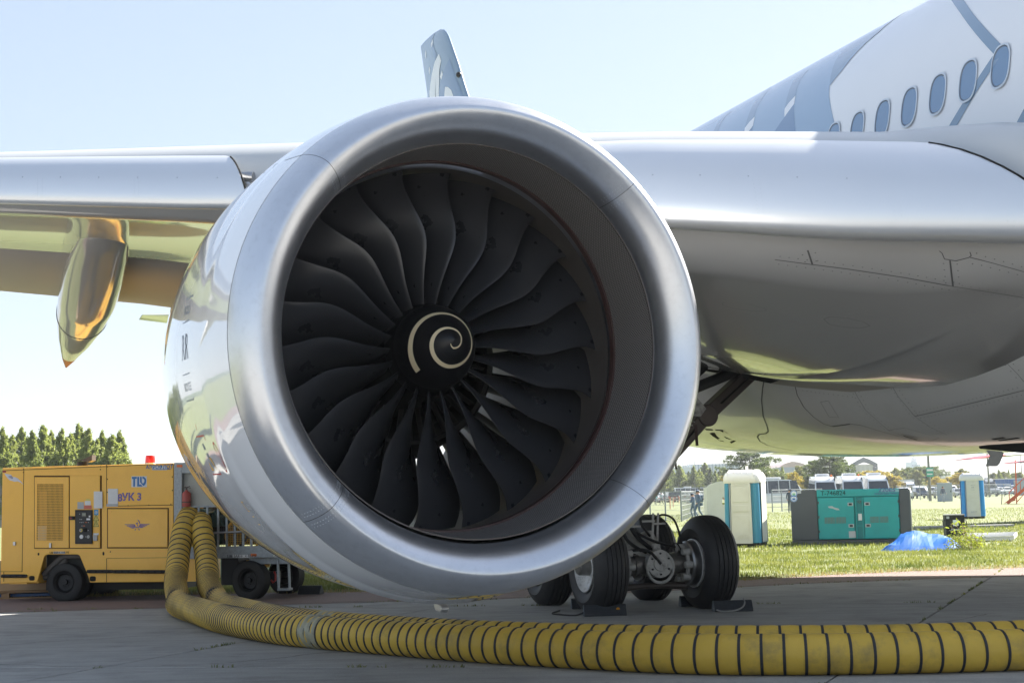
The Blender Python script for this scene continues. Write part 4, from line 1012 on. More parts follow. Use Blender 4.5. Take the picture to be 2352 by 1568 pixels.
# second brace behind, and a dark panel painted in for the wheel bay's shade
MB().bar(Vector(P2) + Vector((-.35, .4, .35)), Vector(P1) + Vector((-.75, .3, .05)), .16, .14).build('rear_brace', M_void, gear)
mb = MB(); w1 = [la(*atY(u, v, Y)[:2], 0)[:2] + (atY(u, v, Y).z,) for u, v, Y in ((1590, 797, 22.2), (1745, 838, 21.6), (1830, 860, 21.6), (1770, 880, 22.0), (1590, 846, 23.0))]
mb.add(w1 + [(a_, b_ + .5, c_ + .25) for a_, b_, c_ in w1], [(0, 1, 2, 3, 4)] + [(k, (k + 1) % 5, 5 + (k + 1) % 5, 5 + k) for k in range(5)]); mb.build('wheel_bay_shade', M_void, plane, loc=OFF)
dr = MB(); w2 = [la(*atY(u, v, Y)[:2], 0)[:2] + (atY(u, v, Y).z,) for u, v, Y in ((1560, 846, 23.6), (1690, 872, 23.2), (1660, 935, 23.2), (1560, 985, 23.6))]
dr.add(w2 + [(a_, b_ + .05, c_) for a_, b_, c_ in w2], [(0, 1, 2, 3), (7, 6, 5, 4)] + [(k, (k + 1) % 4, 4 + (k + 1) % 4, 4 + k) for k in range(4)]); dr.build('gear_door', M_fair, plane, loc=OFF)
# left main gear, out of the picture but carrying the aircraft
def mirror_obj(o):
    me = o.data.copy()
    for v in me.vertices: v.co.x = (2 * FD - v.co.x) if o.parent is not gear or True else v.co.x
    me.flip_normals(); return me
for (dp, dt) in ((-.87, 0), (.87, 0), (-.87, 2.04), (.87, 2.04)):
    o = MB().lathe(tyre_prof(), ax=(1, 0, 0), n=40).build('wheel', M_tyre, plane); o.location = (-(gp - BP) + dp, gt + dt - BT, Z0)
mb = MB(); mb.cyl((2 * FD - gp, gt + 1.02, cz), (2 * FD - gp, gt + 1, 4.6), .22, n=16); mb.bar((2 * FD - gp, gt - .2, cz), (2 * FD - gp, gt + 2.2, cz), .3, .35); mb.build('main_gear_leg', M_gpaint, plane, loc=OFF)
# streamers
M_strm = mat('dark_streamer', (.05, .028, .025), .8)
for (u, v0_, v1_, Y, w_) in ((1598, 975, 1023, 21.8, .045), (1551, 1055, 1077, 21.5, .03)):
    a_ = atY(u, v0_, Y); b_ = atY(u, v1_, Y); q = la(a_.x, a_.y, 0)
    MB().bar((q[0], q[1], a_.z), (q[0] + .01, q[1], b_.z), w_, .01, 0, (0, 1, 0)).build('streamer', M_strm, gear)
# belly details: scoops, doors, antenna
def onp(u, v, p): d = ray(u, v); k = p / d.dot(ai); return (p, k * d.dot(aa), CAMH + k * d.z)
bpy.context.view_layer.update()
fbv = [bf.matrix_world @ v.co for v in bf.data.vertices]; bfb = BVHTree.FromPolygons(fbv, [list(p.vertices) for p in bf.data.polygons])
gv = [wingR.matrix_world @ v.co for v in wingR.data.vertices]; wgb = BVHTree.FromPolygons(gv, [list(p.vertices) for p in wingR.data.polygons])
inv = plane.matrix_world.inverted()
def skinline(P, w, bvh, M_=M_line, name='panel_line', par=None, h=.004, n=8):
    pts = []
    for k in range(len(P) - 1):
        for j in range(n if k < len(P) - 2 else n + 1):
            t = j / n; u, v = P[k][0] * (1 - t) + P[k + 1][0] * t, P[k][1] * (1 - t) + P[k + 1][1] * t
            hit = bvh.ray_cast(cO, ray(u, v).normalized())
            if hit[0] is not None:
                nn = hit[1]; nn = nn if nn.dot(cO - hit[0]) > 0 else -nn; pts.append((hit[0], nn))
    if len(pts) < 2: return
    G = []
    for i in range(len(pts)):
        p, nn = pts[i]; d = (pts[min(i + 1, len(pts) - 1)][0] - pts[max(i - 1, 0)][0]).normalized(); s_ = d.cross(nn).normalized()
        G.append([inv @ (p + nn * h + s_ * w / 2 * q) - Vector(OFF) for q in (-1, 1)])
    return MB().grid(G).build(name, M_, plane if par is None else par, loc=OFF)
def z8(x, y): return ((2600 + x / 2.24) / 1.7415, (1150 + y / 2.24) / 1.7415)
def z34(x, y): return ((3100 + x / 1.7419) / 1.7415, (1000 + y / 1.7419) / 1.7415)
skinline([z8(*q) for q in ((1033, 780), (1010, 900), (1000, 1010), (1015, 1150), (1050, 1240), (1060, 1285), (1040, 1305), (980, 1312), (962, 1335), (985, 1375), (1060, 1415), (1300, 1465))], .022, bfb)
skinline([z8(*q) for q in ((1300, 870), (1320, 960), (1380, 1070), (1470, 1160), (1560, 1220), (1640, 1243), (1792, 1222))], .018, bfb)
skinline([z34(*q) for q in ((390, 1226), (520, 1208), (600, 1218), (720, 1255), (880, 1300), (1100, 1350), (1230, 1372))], .014, bfb)
skinline([z34(*q) for q in ((790, 900), (860, 1020), (920, 1090), (975, 1156), (1080, 1230), (1200, 1285))], .008, bfb)
skinline([z34(*q) for q in ((975, 1156), (1200, 1105), (1450, 1045), (1735, 975))], .010, bfb)
skinline([z34(*q) for q in ((1545, 690), (1600, 770), (1690, 860), (1735, 915))], .008, bfb)
skinline([z34(*q) for q in ((535, 935), (570, 1010), (630, 1110), (740, 1210), (800, 1260))], .007, bfb)
skinline([z34(*q) for q in ((0, 66), (200, 92), (500, 130), (900, 190), (1200, 245), (1500, 292), (1735, 330))], .014, wgb)
skinline([z34(*q) for q in ((228, 0), (262, 102))], .02, wgb); skinline([z34(*q) for q in ((1220, 72), (1240, 252))], .018, wgb)
skinline([z34(*q) for q in ((1145, 5), (1165, 22), (1182, 62), (1260, 75), (1350, 52), (1368, 38), (1358, 12))], .010, wgb); skinline([z34(*q) for q in ((1360, 50), (1500, 85), (1735, 150))], .010, wgb)
skinline([z34(*q) for q in ((340, 480), (380, 463), (500, 470), (620, 500), (662, 525), (600, 541), (480, 535), (380, 515), (340, 480))], .008, wgb); skinline([z8(*q) for q in ((645, 135), (720, 122), (900, 150), (1030, 185), (1045, 205), (950, 210), (780, 190), (660, 160), (645, 135))], .008, wgb)
skinline([z34(*q) for q in ((318, 1056), (372, 1048), (445, 1165), (378, 1160), (318, 1056))], .006, bfb)
skinline([z34(*q) for q in ((790, 1252), (905, 1236), (1145, 1305), (1090, 1322), (960, 1318), (790, 1252))], .007, bfb)
skinline([z34(*q) for q in ((880, 1278), (1000, 1310))], .06, bfb, M_gpaint, 'drain_scoop'); skinline([z34(*q) for q in ((895, 1290), (990, 1317))], .03, bfb, M_void, 'drain_scoop', None, .008)
skinline([z34(*q) for q in ((1515, 1318), (1600, 1303))], .05, bfb, M_void, 'vent_grille'); skinline([z34(*q) for q in ((1560, 1326), (1700, 1306))], .05, bfb, M_void, 'vent_grille')
def skindots(P, sp, r, bvh, M_, off=0., name='rivets'):
    mb = MB(); acc = 0
    for a_, b_ in zip(P[:-1], P[1:]):
        A1, B1 = [bvh.ray_cast(cO, ray(*q).normalized()) for q in (a_, b_)]
        if A1[0] is None or B1[0] is None: continue
        L_ = (A1[0] - B1[0]).length; n = max(1, int(L_ / sp)); sd_ = (B1[0] - A1[0]).normalized()
        for k in range(n):
            t = (k + .5) / n; u, v = a_[0] * (1 - t) + b_[0] * t, a_[1] * (1 - t) + b_[1] * t; h_ = bvh.ray_cast(cO, ray(u, v).normalized())
            if h_[0] is None: continue
            nn = h_[1] if h_[1].dot(cO - h_[0]) > 0 else -h_[1]; s2 = sd_.cross(nn).normalized(); c = h_[0] + nn * .004 + s2 * off; e1 = sd_; mb.add([inv @ (c + (e1 * math.cos(q) + s2 * math.sin(q)) * r) - Vector(OFF) for q in np.linspace(0, 2 * PI, 7)[:-1]], [tuple(range(6))])
    if mb.f: return mb.build(name, M_, plane, loc=OFF, fix=False, kind='stuff')
M_rvd = mat('rivet_heads', (.2, .2, .2), .6)
for P_, bv_ in (([z34(*q) for q in ((0, 66), (500, 130), (900, 190), (1200, 245), (1735, 330))], wgb), ([z34(*q) for q in ((228, 0), (262, 102))], wgb), ([z34(*q) for q in ((1220, 72), (1240, 252))], wgb), ([z34(*q) for q in ((1360, 50), (1735, 150))], wgb),
                ([z34(*q) for q in ((975, 1156), (1200, 1105), (1450, 1045), (1735, 975))], bfb), ([z34(*q) for q in ((790, 900), (975, 1156), (1200, 1285))], bfb), ([z34(*q) for q in ((1545, 690), (1690, 860), (1735, 915))], bfb), ([z34(*q) for q in ((535, 935), (630, 1110), (800, 1260))], bfb), ([z34(*q) for q in ((165, 950), (340, 975), (540, 1000))], bfb)):
    for of in (-.07, .07): skindots(P_, .09, .009, bv_, M_rvd, of)
for k in range(9): skindots([z34(380 + 150 * k, 420 + 8 * k), z34(250 + 150 * k, 560 - 14 * k)], .13, .007, wgb, M_gpaint, 0)
skinline([(1770, 868), (1840, 877), (1950, 887), (2020, 880), (2100, 868), (2200, 840), (2290, 808), (2380, 770)], .17, bfb, M_flap, 'root_fillet', None, .03)
def scoop(P, M_=M_void):
    hits = [bfb.ray_cast(cO, ray(*z8(*q)).normalized())[0] for q in P]
    if all(h is not None for h in hits):
        mb = MB(); mb.add([inv @ (h + (cO - h).normalized() * .012) - Vector(OFF) for h in hits], [tuple(range(len(hits)))]); return mb.build('air_outlet', M_, plane, loc=OFF)
scoop([(488, 1263), (560, 1268), (600, 1330), (665, 1380), (625, 1372), (560, 1330)]); scoop([(578, 1270), (650, 1275), (690, 1300), (770, 1375), (728, 1395), (670, 1340)])
scoop([(640, 1271), (655, 1275), (795, 1383), (765, 1380)], M_fair)
# blade antenna with its dark base under the nose of the belly
mb = MB(); a_ = atY(2255, 1026, 19.0); c = la(a_.x, a_.y, 0)
def lp_(u, v, Y=19.0): w = atY(u, v, Y); q = la(w.x, w.y, 0); return Vector((q[0], q[1], w.z))
b1 = [lp_(2248, 1024, 19.4), lp_(2250, 1030, 19.3), lp_(2352, 1040, 18.2), lp_(2420, 1042, 17.4), lp_(2420, 1020, 17.4), lp_(2330, 1019, 18.4)]
mb.add(b1 + [p + Vector((.25, .15, .02)) for p in b1], [tuple(range(6)), tuple(range(11, 5, -1))] + [(k, (k + 1) % 6, 6 + (k + 1) % 6, 6 + k) for k in range(6)]); mb.build('nose_gear_door_edge', M_void, plane, loc=OFF)
b2 = [lp_(2271, 1033, 18.9), lp_(2300, 1036, 18.7), lp_(2306, 1040, 18.65), lp_(2296, 1064, 18.7), lp_(2290, 1070, 18.75), lp_(2270, 1070, 18.9), lp_(2276, 1062, 18.9), lp_(2280, 1046, 18.85)]
mb = MB(); mb.add(b2 + [p + Vector((.0, .06, 0)) for p in b2], [tuple(range(8)), tuple(range(15, 7, -1))] + [(k, (k + 1) % 8, 8 + (k + 1) % 8, 8 + k) for k in range(8)]); mb.build('blade_antenna', M_gpaint, plane, loc=OFF)
# ================================================================== AIR START TRAILER
M_yel = mat('trailer_yellow', (.97, .53, .07), .42, 0, .07, 1.2, coat=.25, dirt=(.80, .41, .04), damt=.5, ds=1.1, bump=.04, bs=3)
M_galv = mat('galvanised_steel', (.33, .36, .38), .5, .35, .35, 28, detail=2)
M_cab = mat('inner_panel', (.44, .44, .40), .5, 0, .08)
M_print = mat('grey_label', (.42, .44, .46), .4); M_paper = mat('white_paper', (.72, .73, .74), .7, 0, .06, 20)
M_bluep = mat('sign_blue', (.03, .17, .45), .5); M_viol = mat('faded_violet', (.17, .13, .36), .6); M_lblue = mat('mandatory_blue', (.06, .33, .62), .5)
M_yls = mat('label_yellow', (.72, .6, .16), .6); M_pink = mat('label_red', (.62, .17, .12), .6)
TYAW = RAD(-10); TO = Vector((-9.28, 26.43, 0))
trl = empty('air_start_trailer', TO, TYAW, 'yellow air start trailer with a grille door, control panel and galvanised steel end frame', 'trailer')
tx = Vector((math.cos(TYAW), math.sin(TYAW), 0)); tyv = Vector((-math.sin(TYAW), math.cos(TYAW), 0))
def tl(u, v, y=0.):      # sight line onto the trailer's long side -> (x, z) on it
    d = ray(u, v); k = ((TO + tyv * y) - cO).dot(tyv) / d.dot(tyv); P = cO + d * k; return ((P - TO).dot(tx), P.z)
def tz(x, y, d=0.): return tl((x / 1.96) / 1.7415, (1600 + y / 1.96) / 1.7415, d)
def tz6(x, y, d=0.): return tl((280 + x / 4.48) / 1.7415, (1850 + y / 4.48) / 1.7415, d)
def tz5(x, y, d=0.): return tl((x / 5.2275) / 1.7415, (1800 + y / 5.2275) / 1.7415, d)
top_l = tz(15, 540)[1]; bot = tz(400, 1430)[1]
X0, X1 = tz(12, 900)[0], tz(1358, 900)[0]; ZT = (tz(15, 538)[1] + tz(1358, 486)[1]) / 2; ZB = tz(705, 1430)[1]
arch = [tz(*q) for q in ((705, 1428), (690, 1378), (632, 1238), (622, 1215), (605, 1208), (372, 1208), (356, 1216), (345, 1232), (292, 1425))]
DW = 2.0
mb = MB(); mb.prism([(X0, ZT), (X1, ZT), (X1, ZB)] + arch + [(X0, ZB)], 0, .04)
mb.prism([(X0, ZT), (X1, ZT), (X1, ZB)] + [tz(705, 1428)] + [(tz(705, 1428)[0], arch[3][1] + .02), (arch[8][0], arch[5][1] + .02), (arch[8][0], ZB), (X0, ZB)], .05, DW)
body = mb.build('body', M_yel, trl, bevel=.012)
mb = MB(); mb.box(arch[8][0] + .02, arch[0][0] - .02, .3, .34, ZB - .02, arch[4][1] + .0); mb.build('arch_lining', mat('arch_lining', (.055, .055, .052), .8, 0, .3), trl)
mb = MB()
mb.tube([(*tz(300, 1395), 0)[:1] + (.22, tz(300, 1395)[1]), (tz(345, 1385)[0], .22, tz(345, 1385)[1]), (tz(470, 1255)[0], .22, tz(470, 1255)[1]), (tz(470, 1222)[0], .22, tz(470, 1222)[1])], .05, 10)
mb.tube([(tz(300, 1370)[0], .18, tz(300, 1370)[1]), (tz(440, 1240)[0], .18, tz(440, 1240)[1]), (tz(475, 1225)[0], .18, tz(475, 1225)[1]), (tz(620, 1222)[0], .18, tz(620, 1222)[1])], .05, 10)
mb.build('exhaust_pipe', mat('lagged_pipe', (.13, .12, .11), .8, 0, .2), trl)
# roof edge, seams
def rect(x0, y0, x1, y1, y=0., f=tz): a_ = f(x0, y0); b_ = f(x1, y0); c_ = f(x1, y1); d_ = f(x0, y1); return [d_, c_, b_, a_]
def plate(name, x0, y0, x1, y1, th, M_, base=0., f=tz, bevel=0, par=None, poly=None):
    P = poly or rect(x0, y0, x1, y1, 0, f); mb = MB(); mb.prism(P, -base - th, -base); return mb.build(name, M_, par or trl, bevel=bevel)
M_gapy = mat('door_gap', (.09, .045, .01), .8)
def seam(pts, w=.012, f=tz, name='panel_seam'):
    mb = MB(); P = [f(*q) for q in pts]
    for a_, b_ in zip(P[:-1], P[1:]): mb.bar((a_[0], -.0006, a_[1]), (b_[0], -.0006, b_[1]), .0022, w, 0, (0, 0, 1)) if abs(a_[0] - b_[0]) > abs(a_[1] - b_[1]) else mb.bar((a_[0], -.0006, a_[1]), (b_[0], -.0006, b_[1]), w, .0022, 0, (0, 1, 0))
    return mb.build(name, M_gapy, trl)
seam([(187, 530), (180, 960), (173, 1342)]); seam([(0, 1342), (175, 1342)], .008); seam([(836, 503), (836, 828)]); seam([(836, 830), (1355, 820)]); seam([(30, 1345), (30, 1420)]); seam([(836, 1240), (836, 1425)]); seam([(836, 1238), (1320, 1232)], .006)
seam([(18, 552), (1356, 497)], .01)
# doors
plate('door_recess', 268, 590, 798, 1162, .003, M_gapy)
door = plate('grille_door', 276, 602, 544, 1156, .022, M_yel, .003, bevel=.006)
door2 = plate('service_door', 552, 590, 788, 1156, .022, M_yel, .003, bevel=.006)
plate('door_recess', 840, 843, 1324, 1160, .003, M_gapy); door3 = plate('access_door', 850, 852, 1317, 1151, .022, M_yel, .003, bevel=.006)
# perforated grille
gz_ = [tz(298, 655), tz(502, 655), tz(497, 1098), tz(293, 1098)]
mb = MB(); mb.prism([gz_[3], gz_[2], gz_[1], gz_[0]], -.0262, -.0252); mb.build('grille_backing', M_void, door)
def lerp2(a_, b_, t): return (a_[0] * (1 - t) + b_[0] * t, a_[1] * (1 - t) + b_[1] * t)
mb = MB()
for k in range(22): a_, b_ = lerp2(gz_[0], gz_[1], k / 21), lerp2(gz_[3], gz_[2], k / 21); mb.bar((a_[0], -.029, a_[1]), (b_[0], -.029, b_[1]), .009, .006, 0, (0, 1, 0))
for k in range(36): a_, b_ = lerp2(gz_[0], gz_[3], k / 35), lerp2(gz_[1], gz_[2], k / 35); mb.bar((a_[0], -.0295, a_[1]), (b_[0], -.0295, b_[1]), .006, .008, 0, (0, 0, 1))
mb.build('grille', M_yel, door)
P = rect(300, 985, 372, 1095); MB().prism(P, -.0268, -.0263).build('white_canister', M_cab, door)
P = rect(318, 712, 372, 980); MB().prism(P, -.0267, -.0263).build('inner_duct', mat('inner_duct', (.30, .15, .03), .6), door)
for q in ((545 - 35, 735, 537, 748), (545 - 38, 1003, 532, 1016)): plate('door_latch', *q, .008, M_yel, .026, par=door)
plate('door_handle', 397, 1118, 411, 1155, .03, M_steel, .026, par=door); plate('door_handle', 108, 1108, 126, 1136, .03, M_steel, 0)
for q in ((856, 866, 880, 878), (1284, 856, 1310, 868)): plate('door_latch', *q, .006, M_yel, .026, par=door3)
for q in ((412, 612), (416, 638), (184, 543), (184, 565), (788, 520), (788, 542), (842, 520), (842, 618), (842, 720), (1005, 826), (1168, 822), (1340, 815), (1352, 500), (1352, 600), (1352, 706), (866, 1187)):
    x, z = tz(*q); MB().ball((x, -.004, z), .012, 0, 8, 4, (1, .5, 1)).build('screw', M_gapy, trl)
# control panel
cp = plate('control_panel', 600, 858, 732, 1124, .03, M_black, .026)
P = rect(610, 872, 726, 1112); MB().prism(P, -.0585, -.0575).build('panel_face', mat('panel_face', (.022, .023, .024), .5), cp)
def disc(name, x, y, r, M_, y0=-.062, y1=-.0588, f=tz, par=None, n=20): a_, b_ = f(x, y); return MB().cyl((a_, y1, b_), (a_, y0, b_), r, n=n).build(name, M_, par or cp)
disc('gauge', 652, 1068, .038, M_steel, -.072); disc('gauge_face', 652, 1068, .032, M_paper, -.0735, -.0722); disc('gauge', 705, 1068, .028, M_steel, -.068); disc('gauge_face', 705, 1068, .023, mat('gauge_grey', (.3, .3, .28), .4), -.0695, -.0682)
disc('stop_button', 648, 1018, .03, M_yls, -.07); disc('stop_knob', 646, 1018, .016, mat('knob_lilac', (.35, .32, .5), .4), -.09, -.0702)
plate('display', 656, 880, 690, 912, .015, mat('display_case', (.12, .12, .10), .4), .0587, par=cp); plate('display_screen', 660, 884, 686, 904, .002, mat('lcd', (.28, .3, .24), .3), .074, par=cp)
plate('switch_box', 668, 1000, 694, 1030, .01, M_void, .0587, par=cp); plate('panel_label', 690, 924, 718, 938, .002, M_paper, .0587, par=cp); plate('panel_label', 708, 902, 720, 916, .002, M_paper, .0587, par=cp)
for q in ((682, 956), (692, 956), (668, 983), (676, 983)): disc('warning_lamp', *q, .007, M_orange, -.066)
for q in ((640, 956), (652, 956), (664, 956), (706, 956), (640, 932), (652, 932), (656, 983), (690, 1020), (704, 1018), (684, 1068), (637, 890)): disc('switch', *q, .007, M_steel, -.066)
plate('hour_meter', 550, 908, 592, 936, .03, M_black, .026); disc('meter_face', 568, 922, .012, M_red, -.060, -.0562, par=trl)
plate('maker_plate', 613, 797, 662, 852, .002, M_print, .0262, par=door2); plate('yellow_label', 680, 772, 710, 787, .002, M_yls, .0262, par=door2); plate('data_plate', 670, 788, 716, 822, .002, M_paper, .0262, par=door2); plate('red_label', 664, 823, 724, 852, .002, M_pink, .0262, par=door2)
plate('paper_sheet', 741, 714, 808, 846, .004, M_paper, .0262); plate('paper_sheet', 847, 693, 926, 830, .010, M_paper, .001, bevel=.004); plate('tape', 838, 812, 926, 832, .002, M_print, .0115)
lbl = plate('ear_protection_sign', 743, 856, 776, 899, .002, M_lblue, .0262); plate('hazard_sign', 743, 900, 775, 992, .002, M_yls, .0262)
a_, b_ = tz(760, 878); MB().lathe([(0, .028), (-.002, .028), (-.002, .022), (0, .022)], o=(a_, -.0284, b_), n=20).build('ear_symbol', M_paper, lbl); MB().ball((a_, -.0288, b_), .012, 0, 10, 6, (.8, .2, 1.2)).build('ear_symbol', M_paper, lbl)
for yy, ch in ((922, '!'), (968, 'z')):
    a_, b_ = tz(759, yy); mb = MB(); T = [(a_ - .052, b_ - .045), (a_ + .052, b_ - .045), (a_, b_ + .055)]
    for k in range(3): p, q = T[k], T[(k + 1) % 3]; mb.bar((p[0], -.0288, p[1]), (q[0], -.0288, q[1]), .006, .002, 0, (0, 1, 0))
    if ch == '!': mb.bar((a_, -.0288, b_ + .018), (a_, -.0288, b_ - .012), .007, .002, 0, (0, 1, 0)); mb.box(a_ - .004, a_ + .004, -.0298, -.0278, b_ - .03, b_ - .022)
    else:
        for p, q in (((.008, .02), (-.008, -.003)), ((-.008, -.003), (.008, 0)), ((.008, 0), (-.004, -.03))): mb.bar((a_ + p[0], -.0288, b_ + p[1]), (a_ + q[0], -.0288, b_ + q[1]), .005, .002, 0, (0, 1, 0))
    mb.build('hazard_symbol', M_void, trl)
plate('socket_label', 737, 1040, 778, 1056, .002, M_paper, .0262); plate('socket_box', 740, 1057, 772, 1100, .035, M_print, .0262, bevel=.005)
plate('red_reflector', 21, 551, 47, 566, .003, mat('dull_red', (.28, .03, .035), .5), 0)
# fluttering ribbon emblem
em = [(35, 572), (60, 578), (85, 583), (100, 600), (120, 603), (140, 612), (160, 632), (175, 648), (185, 663), (165, 645), (140, 635), (112, 638), (95, 630), (78, 628), (62, 612), (48, 595)]
MB().prism([tz(*q) for q in em][::-1], -.003, -.0005).build('ribbon_emblem', mat('emblem_silver', (.62, .62, .68), .4), trl)
MB().prism([tz(*q) for q in [(62, 596), (90, 590), (104, 606), (98, 618), (80, 608)]][::-1], -.0045, -.0032).build('ribbon_emblem', mat('emblem_shade', (.3, .3, .38), .4), trl)
# sign boards and lettering
def sgn(txt, x, y, h, M_, th=.0012, base=.001, f=tz, **k):
    a_, b_ = f(x, y); return text(txt, h, (a_, -base - th, b_), M_, trl, ext=th, **k)
plate('sign_board', 1192, 516, 1309, 547, .003, M_paper, 0); sgn('АЭРОФЛОТ', 1250, 524, .088, M_bluep, base=.003, sx=1.02, bold=.0012); sgn('Российские авиалинии', 1266, 540, .03, M_bluep, base=.003, sx=1.05, shear=.2)
plate('sign_board', 1031, 595, 1151, 680, .003, M_paper, 0)
tlp = [[(1112, 252), (1198, 250), (1198, 285), (1168, 287), (1167, 425), (1135, 427), (1136, 288), (1112, 290)],
       [(1208, 252), (1240, 250), (1240, 388), (1272, 388), (1306, 422), (1206, 424)],
       [(1257, 250), (1286, 250), (1287, 350), (1308, 372), (1330, 350), (1336, 320), (1330, 295), (1312, 282), (1300, 280), (1299, 247), (1330, 252), (1358, 278), (1367, 315), (1362, 360), (1340, 398), (1318, 415), (1257, 345)]]
for P in tlp: MB().prism([tz6(*q) for q in P][::-1], -.0052, -.0032).build('lettering', M_bluep, trl)
sgn('8', 941, 766, .185, M_viol, bold=.006); sgn('УК 3', 1034, 760, .185, M_viol, bold=.006, sx=.98)
# winged emblem on the access door
E_ = 0.0262
def emb(P): MB().prism([tz6(*q) for q in P], -.0285, -.0265).build('winged_emblem', M_viol, door3)
for s_ in (0, 1):
    def mx(q): return (q[0], q[1]) if s_ == 0 else (2430 - q[0] - 0, q[1] - 8)
    for P in ([(988, 1100), (1160, 1098), (1166, 1112), (1000, 1110)], [(1025, 1122), (1165, 1116), (1172, 1132), (1042, 1136)], [(1062, 1142), (1172, 1134), (1182, 1148), (1085, 1154)], [(1100, 1160), (1182, 1150), (1160, 1170), (1128, 1174)]): emb([mx(q) for q in P])
rg = []
for a_ in np.linspace(RAD(180), RAD(360), 15): rg.append((1216 + 56 * math.cos(a_), 1105 - 60 * math.sin(a_)))
rg2 = [(1216 + 42 * math.cos(a_), 1105 - 46 * math.sin(a_)) for a_ in np.linspace(RAD(360), RAD(180), 15)]; emb(rg + rg2)
emb([(1185, 1175), (1198, 1175), (1180, 1212), (1170, 1210)]); emb([(1235, 1172), (1248, 1170), (1258, 1206), (1246, 1208)])
emb([(1190, 1082), (1222, 1064), (1232, 1078), (1200, 1098)]); emb([(1207, 1092), (1217, 1088), (1236, 1140), (1226, 1144)]); emb([(1216, 1010), (1245, 1028), (1264, 1058), (1268, 1088), (1254, 1086), (1246, 1060), (1234, 1036)])
# tyre pressure plates
plate('pressure_plate', 419, 1184, 512, 1202, .003, M_print, 0); sgn('5,86 BAR→  ←85 PSI', 465, 1193, .05, M_dark, base=.003, sx=.86)
# rubber fenders
def fender(x0, x1, y0, y1):
    a_, b_ = tz(x0, (y0 + y1) / 2), tz(x1, (y0 + y1) / 2); r_ = abs(tz(x0, y0)[1] - tz(x0, y1)[1]) / 2
    mb = MB(); n_ = 9; mb.tube([(a_[0] + (b_[0] - a_[0]) * k / n_, -r_ * .9, a_[1] + (b_[1] - a_[1]) * k / n_) for k in range(n_ + 1)], [r_ * .9] + [r_] * (n_ - 1) + [r_ * .9], 12, sy=1); o = mb.build('rubber_fender', M_black, trl)
    for k in range(4): x = a_[0] + (b_[0] - a_[0]) * (k + .5) / 4; z = a_[1] + (b_[1] - a_[1]) * (k + .5) / 4; MB().cyl((x, -r_ * 1.91, z), (x, -r_ * 1.8, z), .018, n=10).build('bolt_hole', M_void, o)
fender(20, 215, 1362, 1390); fender(690, 889, 1326, 1354); fender(892, 1095, 1327, 1355); fender(1098, 1302, 1328, 1357)
def hole(x0, y0, x1, y1):
    a_, b_ = tz(x0, y0), tz(x1, y1); w, h = (b_[0] - a_[0]) / 2, (a_[1] - b_[1]) / 2; cx, cz_ = (a_[0] + b_[0]) / 2, (a_[1] + b_[1]) / 2
    MB().prism([(cx + x, cz_ + z) for x, z in oval(w, h, 20, 3.2)], -.003, -.0005).build('tie_down_hole', M_void, trl)
hole(228, 1375, 272, 1412); hole(703, 1378, 752, 1418); hole(296, 1195, 308, 1215); hole(804, 1187, 818, 1214)
# rear end strip of the roof: exhaust flap and beacon
a_, b_ = tz5(1540, 300)[0], ZT
ex = MB(); ex.cyl((a_, .35, ZT), (a_, .35, ZT + .085), .10, n=18); ex.build('exhaust_outlet', M_dark, trl)
fl = MB(); fl.prism([(a_ - .14, ZT + .12), (a_ + .05, ZT + .12), (a_ + .22, ZT + .20), (a_ + .22, ZT + .10), (a_ + .14, ZT + .07), (a_ + .05, ZT + .095)], .27, .43); fl.build('exhaust_flap', M_brown, trl)
a_ = tz(1104, 460)[0]; bc = MB(); bc.cyl((a_, .4, ZT), (a_, .4, ZT + .03), .10, n=20); bc.build('beacon_base', M_white, trl)
MB().lathe([(.03, .088), (.05, .09), (.15, .082), (.165, .075), (.166, 0)], o=(a_, .4, ZT), ax=(0, 0, 1), n=28).build('beacon', mat('red_lens', (.75, .03, .03), .25, coat=.4), trl)
MB().box(X0 + .1, X1, .9, 1.0, ZT, ZT + .03).build('roof_rail', M_yel, trl)
# ---- galvanised end frame
FX1 = tz(2140, 1000)[0]
fz = lambda y_: tz(1390, y_)[1]
post = plate('frame_post', 1360, 487, 1424, 1240, .0, M_galv, poly=[(tz(1361, 1240)[0], tz(1361, 1240)[1]), (tz(1424, 1240)[0], tz(1424, 1240)[1]), (tz(1424, 487)[0], ZT + .02), (tz(1361, 487)[0], ZT + .02)]) if False else None
mb = MB(); xa, xb = tz(1361, 800)[0] + .003, tz(1425, 800)[0]; mb.box(xa, xb, 0, .14, tz(1400, 1240)[1], ZT + .01); mb.build('frame_post', M_galv, trl, bevel=.006)
mb = MB(); mb.box(xb + .002, FX1, .001, .14, tz(1450, 572)[1], ZT + .01); mb.build('top_beam', M_galv, trl, bevel=.006)
mb = MB(); mb.box(FX1 - .2, FX1 - .05, .01, .15, tz(1900, 1140)[1], tz(1450, 572)[1] - .002); mb.build('frame_post', M_galv, trl, bevel=.006)
mb = MB(); zl0, zl1 = tz(1750, 1238)[1], tz(1750, 1146)[1]; mb.box(xb - .1, FX1, -.02, .12, zl0, zl1); mb.build('lower_beam', M_galv, trl, bevel=.008)
mb = MB(); mb.box(FX1 - .5, FX1 + .35, .15, 1.7, zl0 - .12, zl0 - .004); mb.build('axle_frame', M_galv, trl, bevel=.01)
mb = MB(); mb.box(xb + .003, FX1 - .21, .10, .13, tz(1700, 832)[1], tz(1450, 572)[1]); mb.build('inner_panel', M_cab, trl)
mb = MB(); mb.box(xb, FX1, 1.0, 1.9, zl1, ZT); mb.build('rear_housing', M_dark, trl)
mb = MB()
zr = tz(1700, 836)[1]
for xx in (1477, 1553, 1620, 1705, 1772, 1836, 1902, 1965, 2030): x = tz(xx, 1000)[0]; mb.box(x - .018, x + .018, .02, .05, zl1, zr + .02)
